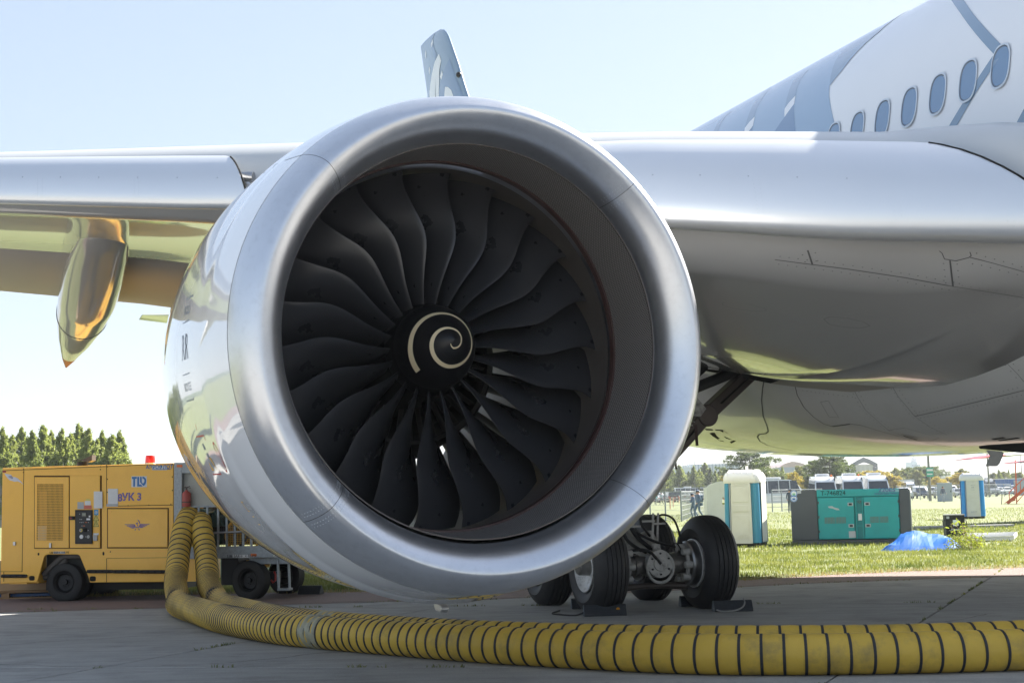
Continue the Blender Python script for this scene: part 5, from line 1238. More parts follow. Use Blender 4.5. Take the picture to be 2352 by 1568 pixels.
mb.box(xb, FX1 - .21, .02, .05, zr, zr + .03); mb.build('cage_bars', M_galv, trl)
a_ = tz(1655, 1040); b_ = tz(1862, 1030); MB().cyl((a_[0], -.03, a_[1]), (b_[0] + .2, -.03, b_[1]), .018, n=10).build('chrome_rail', M_steel, trl)
plate('orange_marker', 1387, 505, 1430, 525, .004, M_orange, 0); plate('orange_marker', 1970, 1201, 2015, 1221, .004, M_orange, .021)
plate('pressure_plate', 1828, 1209, 1967, 1231, .003, M_paper, .021); sgn('5,86 BAR→  ←85 PSI', 1898, 1220, .062, M_void, base=.024, sx=1.0)
# plant inside: green compressor casing and two mesh fan guards
M_green = mat('compressor_green', (.045, .085, .075), .5, .2)
mb = MB(); c = tz(1520, 900); mb.cyl((c[0], .25, c[1] - .05), (c[0], .9, c[1] - .05), .16, n=20); mb.cyl((c[0] + .28, .25, c[1] - .12), (c[0] + .28, .8, c[1] - .12), .1, n=16); mb.ball((c[0] + .3, .3, c[1] - .42), .14, 0, 12, 8); mb.tube([(c[0] + .1, .25, c[1]), (c[0] + .3, .2, c[1] + .05), (c[0] + .45, .25, c[1] - .2)], .03, 8); mb.build('compressor', M_green, trl)
for (gx_, gy_, rr) in ((1745, 990, .40), (1858, 1065, .30)):
    x, z = tz(gx_, gy_); mb = MB(); mb.lathe([(-.02, rr), (-.02, rr + .03), (.05, rr + .03), (.05, rr)], o=(x, .28, z), n=36)
    for k in range(-9, 10):
        q = k / 9.5 * rr; w = math.sqrt(max(0, rr * rr - q * q)); mb.bar((x + q, .27, z - w), (x + q, .27, z + w), .006, .006, 0, (0, 1, 0)); mb.bar((x - w, .272, z + q), (x + w, .272, z + q), .006, .006, 0, (0, 1, 0))
    mb.build('fan_guard', M_yel if rr < .35 else M_brown, trl)
# chassis
mb = MB(); mb.box(X0 + .6, X1 - .1, .55, 1.5, ZB - .16, ZB - .02); mb.box(tz(1700, 1)[0], tz(1835, 1)[0], .2, 1.4, ZB - .08, zl0); mb.build('chassis', M_dark, trl)
mb = MB(); mb.box(xb - .05, tz(1532, 1)[0], .03, 1.2, ZB, zl0 - .003); mb.box(tz(1850, 1)[0], tz(1960, 1)[0], .5, 1.0, tz(1900, 1330)[1], tz(1900, 1262)[1]); mb.build('tank_skirt', M_yel, trl)
mb = MB(); mb.prism([tz(*q) for q in ((60, 1424), (212, 1424), (205, 1440), (70, 1440))][::-1], .02, .3); mb.build('step_plate', M_yel, trl)
# road wheels
def road_tyre(R__, w_, nseg=56):
    P = [(-w_ * .32, R__ * .52), (-w_ * .47, R__ * .62), (-w_ * .5, R__ * .78), (-w_ * .44, R__ * .94)]
    for k in range(5): x = -w_ * .40 + w_ * .8 * k / 5; P += [(x + .004, R__), (x + w_ * .13, R__), (x + w_ * .135, R__ - .012), (x + w_ * .155, R__ - .012)]
    P += [(w_ * .44, R__ * .94), (w_ * .5, R__ * .78), (w_ * .47, R__ * .62), (w_ * .32, R__ * .52)]
    return MB().lathe(P, n=nseg)
def road_wheel(x, y, R__, w_, par, dz_=0.):
    hub = MB().lathe([(-w_ * .36, R__ * .53), (-w_ * .40, R__ * .50), (-w_ * .30, R__ * .46), (-w_ * .12, R__ * .42), (-w_ * .08, R__ * .30), (-w_ * .10, R__ * .26), (-w_ * .10, R__ * .12), (-w_ * .3, R__ * .11), (-w_ * .3, 0)], n=32)
    hub.lathe([(w_ * .36, R__ * .53), (w_ * .40, R__ * .50), (w_ * .2, R__ * .3), (w_ * .2, 0)], n=24)
    for k in range(8): t = 2 * PI * k / 8; hub.cyl((R__ * .21 * math.sin(t), -w_ * .10, R__ * .21 * math.cos(t)), (R__ * .21 * math.sin(t), -w_ * .16, R__ * .21 * math.cos(t)), .012, n=6)
    o = hub.build('wheel', M_dark, par); o.location = (x, y, R__ - .012 + dz_)
    road_tyre(R__, w_).build('tyre', M_black, o, sharp=25); return o
Rw = .345
road_wheel(tz(500, 1)[0] + 0, .17, Rw, .20, trl); road_wheel(tz(500, 1)[0] + .02, .43, Rw, .20, trl)
for dy in (1.55, 1.8): road_wheel(tz(500, 1)[0], dy, Rw, .2, trl)
road_wheel(tz(1935, 1)[0], .2, Rw, .24, trl).rotation_euler = (0, 0, RAD(-14)); road_wheel(tz(1935, 1)[0] + .15, 1.65, Rw, .24, trl).rotation_euler = (0, 0, RAD(-14))
mb = MB(); mb.cyl((tz(500, 1)[0], .1, Rw), (tz(500, 1)[0], 1.9, Rw), .05); mb.cyl((tz(1935, 1)[0], .2, Rw), (tz(1935, 1)[0] + .15, 1.65, Rw), .05); mb.build('axle', M_dark, trl)
# raised draw bar
mb = MB()
for dy in (0, .16): mb.bar((tz(2150, 1)[0] + dy * .9, .15 + dy, zl0 - .02), (tz(2165, 1)[0] + dy * .9, .10 + dy, .17), .035, .05)
mb.box(tz(2155, 1)[0], tz(2155, 1)[0] + .22, .08, .28, .15, .19); mb.build('draw_bar', M_galv, trl, bevel=.006)
x, z = tz(2105, 1395); MB().tube([(x, .3, z + .1), (x + .03, .28, z + .05), (x + .03, .28, z - .05), (x - .02, .28, z - .09), (x - .05, .28, z - .04)], .018, 8).build('tow_hook', M_red, trl)
mb = MB(); mb.box(x - .12, x + .05, .3, .5, z - .1, z + .1); mb.build('hook_mount', M_dark, trl)
# fire extinguisher hangs on the frame post
x, z0_ = tz(1462, 833); ext = empty('fire_extinguisher', TO + tx * x + tyv * .0 + Vector((0, 0, z0_)), TYAW, 'small faded red fire extinguisher hanging on the galvanised frame of the yellow trailer', 'extinguisher')
hx = tz(1462, 712)[1] - z0_
MB().lathe([(0, 0), (0, .072), (.012, .078), (hx - .05, .078), (hx - .015, .06), (hx, .03), (hx + .02, .02), (hx + .02, 0)], ax=(0, 0, 1), n=28).build('cylinder', mat('faded_red', (.42, .085, .07), .45, 0, .15, 8), ext)
mb = MB(); mb.box(-.012, .012, -.012, .012, hx + .02, hx + .06); mb.bar((-.05, 0, hx + .055), (.06, 0, hx + .085), .02, .01); mb.bar((-.04, 0, hx + .075), (.075, 0, hx + .055), .02, .01); mb.build('lever', M_brown, ext)
MB().lathe([(.14, .0787), (.14, .0792), (.22, .0792), (.22, .0787)], ax=(0, 0, 1), n=28, t0=PI * .6, t1=PI * 1.5).build('label_band', M_paper, ext)
MB().lathe([(.07, .0787), (.07, .082), (.09, .082), (.09, .0787)], ax=(0, 0, 1), n=28).build('strap', M_brown, ext)
# ================================================================== pallet and crate behind the trailer
pa = atZ(0, 1372); pal = empty('wooden_pallet', Vector((-9.5, 27.3, 0.005)), RAD(6), 'worn wooden pallet on the ground behind the rear of the yellow trailer', 'pallet')
for k in range(3): MB().box(-1.1, .95, .0 + .36 * k, .1 + .36 * k, 0, .022).build('bottom_board', M_wood, pal)
blk = None
for j in range(3):
    for k in range(3):
        o = MB().box(-.07, .07, -.05, .05, 0, .08).build('block', M_wood, pal) if blk is None else blk.copy()
        if blk is not None: COL.objects.link(o)
        blk = blk or o; o.location = (-1.03 + .955 * j, .05 + .36 * k, .023)
for k in range(5): MB().box(-1.1, .95, -.02 + .17 * k, .12 + .17 * k, .127, .147).build('deck_board', M_wood, pal)
MB().box(-1.1, .95, .0, .82, .1045, .1255).build('stringer_board', M_wood, pal)
cr = empty('wooden_crate', Vector((-9.5, 27.3, .155)), RAD(6), 'plain plywood crate standing on the pallet behind the trailer', 'crate')
MB().box(-1.05, .88, .02, .8, 0, .55).build('case', mat('plywood', (.42, .30, .18), .7, 0, .15, 3), cr, bevel=.005)
for x in (-1.0, .82): MB().box(x, x + .05, .0, .019, 0, .55).build('batten', M_wood, cr)
pj = empty('pallet_truck', Vector((-8.35, 27.75, 0)), RAD(6), 'blue hand pallet truck pushed into the wooden pallet beside the trailer wheel', 'pallet truck')
M_pj = mat('pallet_truck_blue', (.03, .10, .28), .4)
for y in (-.2, .12): MB().box(-1.9, .1, y, y + .12, .035, .085).build('fork', M_pj, pj)
MB().prism([(0, .04), (.22, .04), (.18, .12), (.08, .42), (0, .42)], -.15, .1).build('frame', M_pj, pj, bevel=.01); MB().cyl((.2, -.1, .09), (.2, .05, .09), .09, n=20).build('steer_wheel', M_black, pj)
MB().cyl((.1, -.02, .4), (.3, -.02, 1.1), .018).build('handle', M_dark, pj)

# ================================================================== HOSES
M_hose = mat('hose_fabric', (.62, .41, .065), .5, 0, .2, 1.6, dirt=(.26, .20, .08), damt=.75, ds=2.6, bump=.7, bs=7, spec=.3)
M_band = mat('hose_band', (.022, .024, .03), .6)
M_tape = mat('grey_tape', (.34, .32, .22), .45, 0, .35, 14)
def catmull(pts, per=16):
    pts = [Vector(p) for p in pts]; out = []
    for i in range(len(pts) - 1):
        p0, p1, p2, p3 = pts[max(i - 1, 0)], pts[i], pts[i + 1], pts[min(i + 2, len(pts) - 1)]
        for j in range(per):
            t = j / per; out.append(.5 * ((2 * p1) + (p2 - p0) * t + (2 * p0 - 5 * p1 + 4 * p2 - p3) * t * t + (3 * p1 - p0 - 3 * p2 + p3) * t ** 3))
    return out + [pts[-1]]
def duct(label, P, joint_at, R0_=.187, seed=1, pitch_fn=None):
    rnd = random.Random(seed)
    C_ = catmull(P, 24); L_ = [0]
    for k in range(1, len(C_)): L_.append(L_[-1] + (C_[k] - C_[k - 1]).length)
    tot = L_[-1]
    def at(s): 
        k = max(0, min(len(C_) - 2, int(np.searchsorted(L_, s)) - 1)); t = (s - L_[k]) / max(1e-6, L_[k + 1] - L_[k]); return C_[k].lerp(C_[k + 1], t)
    # band stations: pulled tight near the trailer, slack along the ground
    st = [.02]
    while st[-1] < tot - .1: st.append(st[-1] + pitch_fn(st[-1]) * rnd.uniform(.95, 1.05))
    base = P[0]
    root = empty('air_hose', (P[len(P) // 2][0], P[len(P) // 2][1], 0), 0, label, 'hose', 'ribbed air hoses running from the trailer across the apron')
    ro = Vector(root.location)
    ss, rr = [], []
    for a_, b_ in zip(st[:-1], st[1:]):
        d = b_ - a_; bl = min(.012, d * .12)
        for w in (0, .06, .25, .5, .75, .94): ss.append(a_ + d * w); rr.append(R0_ - .006 + bl * math.sin(PI * w) ** .5 + (.008 if 0 < w < 1 else 0) * 0)
    ss.append(st[-1]); rr.append(R0_ - .006)
    pts = [at(s) for s in ss]
    # build with a slightly flattened foot where it lies on the ground
    n = 30; V = []; up = Vector((0, 0, 1))
    def frame(s):
        t = (at(min(tot, s + .03)) - at(max(0, s - .03))).normalized(); a_ = t.cross(up)
        if a_.length < .15: a_ = Vector((.9, .43, 0))
        a_ = (a_ - t * a_.dot(t)).normalized(); return t, a_, a_.cross(t)
    # keep the frames continuous
    fr = []; pv = None
    for s in ss:
        t, a_, b_ = frame(s)
        if pv is not None:
            a_ = pv - t * pv.dot(t); a_.normalize()
        pv = a_; fr.append((t, a_, a_.cross(t)))
    G = []
    for (t, a_, b_), p, r_, s in zip(fr, pts, rr, ss):
        row = []
        for j in range(n):
            th = 2 * PI * j / n; q = p + (a_ * math.cos(th) + b_ * math.sin(th)) * r_ * (1 + .012 * math.sin(3 * th + s * 2.3))
            q.z = max(q.z, .004 + .0 * r_); row.append(q - ro)
        G.append(row)
    mb = MB().grid(G, 0, True, True); h_ = mb.build('hose_skin', M_hose, root, sharp=60)
    ring = MB(); bw = .014
    ring.lathe([(-bw, R0_ + .0005), (-bw * .8, R0_ + .005), (bw * .8, R0_ + .005), (bw, R0_ + .0005)], ax=(0, 0, 1), n=30); rg0 = None
    for k, s in enumerate(st):
        if k >= 300: break
        p = at(s); t = (at(min(tot, s + .04)) - at(max(0, s - .04))).normalized(); tilt = Vector((rnd.uniform(-.02, .02), rnd.uniform(-.02, .02), 0)); t = (t + tilt).normalized()
        i = int(np.searchsorted(ss, s)); i = min(i, len(fr) - 1)
        if rg0 is None: rg0 = ring.build('hose_band', M_band, root, fix=False); o = rg0
        else: o = rg0.copy(); COL.objects.link(o)
        a_ = fr[i][1]; a_ = (a_ - t * a_.dot(t)).normalized(); b_ = t.cross(a_); M4 = Matrix((a_, b_, t)).transposed().to_4x4(); M4.translation = p - ro
        o.matrix_local = M4 @ Matrix.Diagonal((1, 1, 1, 1))
        d = pitch_fn(s); 
        if d < .09: o.scale = (.985, .985, .45)
    # taped joint
    if joint_at:
        js = min(range(len(ss)), key=lambda k: (pts[k] - Vector(joint_at)).length); s0_ = ss[js]; mbj = MB(); G = []
        for w in np.linspace(-.16, .16, 15):
            p = at(s0_ + w); t, a_, b_ = frame(s0_ + w); G.append([p - ro + (a_ * math.cos(th) + b_ * math.sin(th)) * (R0_ + .008 + .006 * math.sin(w * 60) + .004 * math.sin(th * 5 + w * 40)) for th in np.linspace(0, 2 * PI, n + 1)[:-1]])
        mbj.grid(G, 0, True, True).build('taped_joint', M_tape, root)
    return root
rz_ = .187
A_pts = [(*atY(436, 1183, 25.95)[:2], atY(436, 1183, 25.95).z), tuple(atY(424, 1208, 25.5)), tuple(atY(413, 1255, 25.05)), tuple(atY(407, 1305, 24.5)), tuple(atY(403, 1343, 23.9)), (-5.36, 23.1, .20), (-5.15, 22.2, .19), (-4.70, 21.1, rz_), (-3.9, 19.3, rz_), (-3.02, 17.8, rz_), (-2.26, 16.95, rz_), (-.86, 15.62, rz_), (.1, 14.86, rz_), (1.5, 13.95, rz_), (2.6, 13.65, rz_), (3.8, 13.58, rz_), (5.2, 13.70, rz_), (7.5, 14.0, rz_), (11, 14.6, rz_)]
B_pts = [(*atY(461, 1197, 25.9)[:2], atY(461, 1197, 25.9).z), tuple(atY(463, 1215, 25.45)), tuple(atY(471, 1262, 25.05)), tuple(atY(476, 1310, 24.5)), tuple(atY(479, 1343, 24.0)), (-4.82, 23.3, .20), (-4.62, 22.5, .19), (-4.30, 21.5, rz_), (-3.4, 19.45, rz_), (-2.3, 17.65, rz_), (-.9, 16.25, rz_), (0, 15.55, rz_), (1.6, 14.75, rz_), (2.9, 14.45, rz_), (4.0, 14.38, rz_), (5.3, 14.5, rz_), (7.5, 14.75, rz_), (11, 15.4, rz_)]
def pf(s): return float(np.interp(s, [0, 1.75, 2.0, 3.4, 4.4, 6.5, 9, 11, 13, 15, 40], [.15, .155, .06, .065, .075, .085, .10, .13, .165, .2, .215]))
duct('front yellow ribbed air hose, nearer the camera, with a taped joint left of centre', A_pts, (-2.32, 17.0, .187), seed=3, pitch_fn=pf)
duct('rear yellow ribbed air hose lying behind the other, nearer the aircraft wheels', B_pts, (-2.25, 17.6, .187), seed=5, pitch_fn=lambda s: pf(s) * 1.02)

# ================================================================== WHEEL CHOCKS
M_chock = mat('chock_rubber', (.032, .036, .042), .6, 0, .3, 20); M_chend = mat('chock_end', (.14, .16, .18), .6); M_faded = mat('faded_yellow', (.40, .34, .06), .6, 0, .35, 25)
def chock(x, y, rz, L_, label, ridge=True, h=.155, w=.2):
    r_ = empty('wheel_chock', (x, y, 0), rz, label, 'chock', 'rubber chocks at the aircraft wheels')
    P = [(-w / 2, 0), (w / 2, 0), (w / 2, .03), (.03, h), (-.03, h), (-w / 2, .03)]
    MB().prism(P, -L_ / 2, L_ / 2, plane='yz').build('block', M_chock, r_, bevel=.008)
    mb = MB()
    for k in range(6):
        t0_, t1_ = (k + .3) / 6, (k + .7) / 6; a0 = (-w / 2 + (w / 2 - .03) * t0_, .03 + (h - .03) * t0_); a1 = (-w / 2 + (w / 2 - .03) * t1_, .03 + (h - .03) * t1_)
        mb.bar((-L_ / 2 + .01, a0[0] - .002, a0[1] + .002), (L_ / 2 - .01, a0[0] - .002, a0[1] + .002), .008, .008)
    mb.build('tread_ridges', M_chock, r_)
    mb = MB(); mb.prism([(q[0] * .97, q[1] * .97 + .002) for q in P], -L_ / 2 - .003, -L_ / 2 - .0005, plane='yz'); mb.build('end_face', M_chend, r_); return r_
c1 = chock(1.23, 20.72, RAD(4), .60, 'rubber chock with an orange dot, in front of the left front wheel'); 
x_ = .18; MB().cyl((x_, -.076, .088), (x_, -.066, .094), .026, n=16).build('orange_dot', mat('dot_orange', (.8, .33, .02), .5), c1)
c2 = chock(.98, 22.1, RAD(4), .34, 'small rubber chock wedged between the left pair of wheels')
c3 = chock(3.08, 21.0, RAD(6), .56, 'chock with a faded yellow face and a rope, in front of the right front wheel')
MB().prism([(-.2, .0), (.18, .0), (.18, .06), (-.2, .06)], 0, .003).build('yellow_face', M_faded, c3)
yf = kids(c3)[-1]; yf.rotation_euler = (RAD(-30), 0, 0); yf.location = (0, -.083, .045)
c4 = chock(2.72, 22.1, RAD(6), .55, 'dark chock behind the right front wheel, mostly hidden by its tyre')
hose([(-.28, -.02, .05), (-.2, -.16, .015), (.0, -.14, .02), (.12, -.1, .06), (.17, -.05, .12), (.165, 0, .175)], .012, mat('grey_rope', (.33, .32, .3), .8, 0, .3, 60), 40, 'rope', c3)
hose([(-.3, .0, .05), (-.42, .03, .012), (-.62, .25, .012), (-.7, .5, .012), (-.55, .95, .012)], .012, M_black, 40, 'cord', c1)
c5 = chock(*(TO + tx * tz(2240, 1)[0] + tyv * 1.35)[:2], RAD(-10), .42, 'ribbed dark chock behind the front wheels of the yellow trailer', h=.16, w=.26)
# ================================================================== THE MEADOW AND WHAT STANDS ON IT
def onground(u, v, z=.05): return atZ(u, v, z)
def facing(P): return math.atan2(-P.x, P.y) * 1.0      # rotation that turns a front (-y side) towards the camera
# ---- portable toilets
M_cream = mat('cabin_cream', (.70, .69, .62), .45, 0, .04, 3, dirt=(.5, .48, .4), damt=.3); M_capw = mat('cabin_white', (.80, .78, .76), .4, 0, .03, trans=0)
M_teal = mat('cabin_teal', (.06, .27, .42), .45, 0, .05); M_cblue = mat('cabin_blue', (.03, .30, .72), .4, 0, .05)
def toilet(P, rz, side, label, W_=1.12, H_=2.28, writing=True):
    r_ = empty('portable_toilet', P, rz, label, 'portable toilet'); w = W_ / 2
    cs = []
    for sx in (-1, 1):
        for y in (-w, w):
            G = []
            for zz in np.linspace(.12, 1.92, 4):
                tp = 1 - .05 * zz / 1.9
                row = []
                for a_ in np.linspace(0, PI / 2, 8):
                    ang = a_ + {(-1, -1): PI, (1, -1): -PI / 2, (1, 1): 0, (-1, 1): PI / 2}[(sx, int(math.copysign(1, y)))]
                    row.append(((sx * (w - .16) + .16 * math.cos(ang)) * tp, ((w - .16) * math.copysign(1, y) + .16 * math.sin(ang)) * tp, zz))
                G.append(row)
            MB().grid(G).build('corner_column', side, r_, fix=False)
    mb = MB()
    for s_, (ax_, sg) in enumerate((('y', -1), ('y', 1), ('x', -1), ('x', 1))):
        for k in range(3):
            pass
    for (nx, ny) in ((0, -1), (0, 1), (1, 0), (-1, 0)):
        t_ = Vector((-ny, nx, 0)); n_ = Vector((nx, ny, 0)); 
        P_ = []
        for zz in (.12, 1.92):
            tp = 1 - .05 * zz / 1.9; d_ = (w - .045) * tp; hw = (w - .10) * tp
            P_ += [n_ * d_ - t_ * hw + Vector((0, 0, zz)), n_ * d_ + t_ * hw + Vector((0, 0, zz))]
        mb.add([P_[0], P_[1], P_[3], P_[2]], [(0, 1, 2, 3)])
    mb.build('wall', side, r_)
    # door with rounded top, ribs and inset panels
    tp = .95; dw = .32
    D = [(-dw, .10), (dw, .10), (dw * .95, 1.86)] + [(dw * .95 * math.cos(a_), 1.86 + .10 * math.sin(a_)) for a_ in np.linspace(0, PI, 9)[1:-1]] + [(-dw * .95, 1.86)]
    dr = MB().prism(D, -w * 1.0 - .0, -w * .93).build('door', M_cream, r_, bevel=.008)
    for (z0_, z1_) in ((.25, .95), (1.05, 1.25), (1.33, 1.78)): MB().box(-dw + .06, dw - .08, -w - .012, -w - .001, z0_, z1_).build('door_panel', M_cream, dr, bevel=.006)
    for k in range(3): MB().tube([(-dw * .7 + dw * 1.4 * q, -w - .004, 1.80 + .04 * k + .04 * math.sin(PI * q)) for q in np.linspace(0, 1, 9)], .008, 6).build('door_rib', M_cream, dr)
    MB().box(-dw - .03, -dw - .005, -w - .01, -w * .93, .1, 1.9).build('door_frame', M_print, dr)
    if writing == 'HMT':
        for tx_, z_, h_ in (('HMT', .33, .14),): text(tx_, h_, (0, -w - .014, z_), M_print, r_, shear=.25)
        for tx_, z_, h_ in (('SERVICE', 1.66, .05), ('ФФ', 1.55, .08), ('ТУАЛЕТ', 1.44, .05)): text(tx_, h_, (0, -w - .014, z_), M_gt, r_)
    elif writing: text('HMT', .14, (.02, -w - .014, .33), M_cream, r_, shear=.25, ext=.006)
    # side panel that catches the sun
    MB().box(w * .97, w * 1.0, -.25, .35, .14, 1.9).build('side_panel', M_cream, r_, bevel=.01)
    # roof: soft rounded cap with ribs
    mb = MB(); G = []
    for zz, k in ((1.90, 1.0), (1.93, 1.03), (2.05, 1.03), (2.12, 1.0), (2.20, .92), (2.25, .78), (2.27, .5), (2.275, .0)):
        row = []
        for a_ in np.linspace(0, 2 * PI, 41)[:-1]:
            e = .38; row.append((w * k * math.copysign(abs(math.cos(a_)) ** e, math.cos(a_)), w * k * math.copysign(abs(math.sin(a_)) ** e, math.sin(a_)), zz))
        G.append(row)
    mb.grid(G, 0, True, True); cap = mb.build('roof', M_capw, r_)
    for k in range(5): x = -w * .7 + w * .35 * k; MB().tube([(x, -w * .95, 2.10), (x, -w * .85, 2.22), (x, -w * .5, 2.275), (x, w * .5, 2.275), (x, w * .9, 2.2)], .03, 8).build('roof_rib', M_capw, cap)
    MB().box(-w * .9, w * .9, -w * .9, w * .9, 0, .13).build('base', M_dark, r_, bevel=.02)
    MB().cyl((0.0, w * .6, 2.2), (0.0, w * .6, 2.42), .04, n=10).build('vent_pipe', M_capw, r_); return r_
P1_ = onground(1716, 1254); t1 = toilet(P1_, facing(P1_) + RAD(-14), M_teal, 'portable toilet with teal corners and a cream door beside the rear aircraft wheels')
P2_ = onground(2236, 1190); t2 = toilet(P2_, facing(P2_) + RAD(4), M_cblue, 'portable toilet with bright blue sides and printed white door, alone at right', writing='HMT')
t2.scale = (1.05, 1.05, 1.03)
# the open cream cabin behind the first toilet
P3_ = atY(1660, 1215, 62); P3_.z = .05; o3 = empty('open_cabin', P3_, facing(P3_) + RAD(8), 'plain cream cabin with a small square opening, half behind the teal toilet', 'cabin')
w_ = .62; mb = MB(); Pp = [(-w_, .0), (w_ + .4, .0), (w_ + .4, 2.05), (w_ * .4, 2.12), (-w_ * .3, 2.08), (-w_ * .75, 2.0), (-w_, 1.88)]
hx0, hx1, hz0, hz1 = .02, .34, 1.12, 1.42
for poly in ([(-w_, 0), (hx0, 0), (hx0, 2.11), (-w_ * .3, 2.08), (-w_ * .75, 2.0), (-w_, 1.88)], [(hx0, 0), (hx1, 0), (hx1, hz0), (hx0, hz0)], [(hx0, hz1), (hx1, hz1), (hx1, 2.11), (hx0, 2.11)], [(hx1, 0), (w_ + .4, 0), (w_ + .4, 2.05), (hx1, 2.11)]): mb.prism(poly, 0, .06)
mb.build('front_wall', M_cream, o3); MB().box(-w_, -w_ + .05, .06, 1.1, 0, 1.86).build('side_wall', M_cream, o3); MB().box(hx0 - .05, hx1 + .05, .3, .32, hz0 - .1, hz0 + .08).build('shelf', M_grass, o3)

# ---- teal generator
M_gteal = mat('generator_teal', (.02, .32, .33), .45, 0, .07, 1.5, dirt=(.03, .22, .22), damt=.4, ds=2.5); M_gdark = mat('generator_slate', (.075, .083, .095), .5, 0, .12, 2)
GY = RAD(-14); GO = atZ(1820, 1252, .03); gen = empty('generator', GO, GY, 'teal and slate silenced generator lettered 220ES with two doors on the grass', 'generator')
gxv = Vector((math.cos(GY), math.sin(GY), 0)); gyv = Vector((-math.sin(GY), math.cos(GY), 0))
def gl(u, v): d = ray(u, v); k = (GO - cO).dot(gyv) / d.dot(gyv); P = cO + d * k; return ((P - GO).dot(gxv), P.z - GO.z)
def g3(x, y): return gl((3100 + x / 2.3614) / 1.7415, (1700 + y / 2.3614) / 1.7415)
def g2(x, y): return gl((3150 + x / 4.704) / 1.7415, (1790 + y / 4.704) / 1.7415)
gx0, gx1 = g3(155, 900)[0], g3(1285, 900)[0]; gz1 = (g3(152, 618)[1] + g3(1280, 590)[1]) / 2; gzs = g3(600, 1078)[1]
def gbox(name, x0, x1, z0, z1, y0, y1, M_, par=gen, bevel=.006): return MB().box(x0, x1, y0, y1, z0, z1).build(name, M_, par, bevel=bevel)
tx0, tx1 = g3(405, 900)[0], g3(1182, 900)[0]
gbox('left_housing', gx0, tx0 - .004, gzs, gz1, 0, 1.3, M_gdark); gbox('right_housing', tx1 + .004, gx1, gzs, gz1, 0, 1.3, M_gdark); gbox('middle_housing', tx0, tx1, gzs, gz1 - .03, .05, 1.28, M_gteal)
gbox('skid', gx0, gx1, 0, gzs - .005, .02, 1.28, M_gdark); fas = gbox('fascia', tx0, tx1, g3(700, 672)[1], gz1, -.01, .048, M_gteal)
gbox('end_panel', gx1 + .002, gx1 + .03, gzs + .1, gz1 - .05, .05, 1.25, M_cream); 
for z in (.3, .34, .38, .42, .46): gbox('end_louvre', gx1 + .031, gx1 + .04, z * gz1, z * gz1 + .02, .1, .4, M_void, bevel=0)
zt, zb = g3(700, 680)[1], g3(700, 1070)[1]
for (a0, a1) in ((415, 750), (845, 1172)):
    x0, x1 = g3(a0, 880)[0], g3(a1, 880)[0]; d_ = gbox('door', x0, x1, zb, zt, -.035, .0, M_gteal); q0 = (x1 - .02 if a0 < 500 else x0 + .02)
    sgx = -1 if a0 < 500 else 1
    for zz in (g3(700, 745)[1], g3(700, 948)[1]):
        hx_ = q0 + sgx * .08; hd = gbox('latch', hx_ - .08, hx_ + .08, zz - .05, zz + .05, -.045, -.036, M_print, d_, .004); gbox('latch_grip', hx_ - .05, hx_ + .045, zz - .03, zz + .03, -.048, -.0455, M_dark, d_, 0)
    lz0, lz1 = g3(600, 925)[1], g3(600, 866)[1]; l0, l1 = (g3(468, 900)[0], g3(670, 900)[0]) if a0 < 500 else (g3(900, 900)[0], g3(1072, 900)[0])
    gbox('louvre_backing', l0, l1, lz0, lz1, -.038, -.0355, mat('louvre_back', (.2, .2, .17), .8), d_, 0); mb = MB()
    for k in range(15): x = l0 + (l1 - l0) * k / 14; mb.box(x - .005, x + .005, -.044, -.039, lz0, lz1)
    for k in range(6): z = lz0 + (lz1 - lz0) * k / 5; mb.box(l0, l1, -.0445, -.0395, z - .004, z + .004)
    mb.box((l0 + l1) / 2 - .015, (l0 + l1) / 2 + .015, -.05, -.04, lz0, lz1); mb.build('louvre', M_gteal, d_)
    for k in range(3): z = zb + (zt - zb) * (.15 + .35 * k); xh = x0 if a0 < 500 else x1; gbox('hinge', xh - .02, xh + .02, z, z + .08, -.045, -.034, M_gdark, d_, 0)
xm0, xm1 = g3(765, 880)[0], g3(838, 880)[0]; gbox('centre_channel', xm0 + .03, xm1 - .03, zb, zt, -.001, .004, mat('channel_teal', (.015, .2, .21), .5), bevel=0)
gbox('channel_rib', xm0, xm0 + .03, zb, zt, -.04, .0, M_gteal); gbox('channel_rib', xm1 - .03, xm1, zb, zt, -.04, 0, M_gteal)
for yy in (703, 828, 948): z = g3(800, yy)[1]; gbox('channel_shelf', xm0 + .031, xm1 - .031, z - .008, z + .008, -.03, 0, M_gteal, bevel=0)
z = g3(810, 865)[1]; gbox('data_plate', xm0 + .07, xm1 - .05, z - .1, z + .1, -.006, -.002, M_paper, bevel=0); x, z = g3(797, 720); MB().lathe([(0, .04), (-.02, .05), (-.02, .03), (0, .03)], o=(x, -.002, z), n=14).build('keeper', M_gdark, gen)
x, z = g3(548, 642); text('T-746824', .195, (x, -.0125, z), M_void, gen, sx=.98); x, z = g3(1056, 612); M_purp = mat('generator_print', (.07, .10, .25), .5)
gbox('logo_ground', g3(970, 1)[0], g3(1140, 1)[0], g3(1, 652)[1], gz1 - .02, -.0125, -.0105, mat('logo_ground', (.22, .40, .45), .5), bevel=0)
text('220ES', .165, (x, -.0145, z), M_purp, gen, sx=1.25, bold=.003); x, z = g3(1060, 644); text('EXCELLENT SILENT GENERATOR', .075, (x, -.0145, z), M_purp, gen, sx=.68, shear=.15, bold=.001)
for yy, c_ in ((645, (.25, .5, .3)), (691, (.05, .15, .4))):
    x, z = g3(178, yy); MB().cyl((x, -.001, z), (x, -.005, z), .105, n=28).build('round_sticker', M_paper, gen); MB().lathe([(-.0055, .1), (-.0065, .1), (-.0065, .08), (-.0055, .08)], o=(x, 0, z), n=28).build('sticker_ring', M_bluep, gen)
    MB().box(x - .045, x + .045, -.0068, -.0055, z - .05, z + .01).build('sticker_motif', mat('sticker_motif', c_, .5), gen)
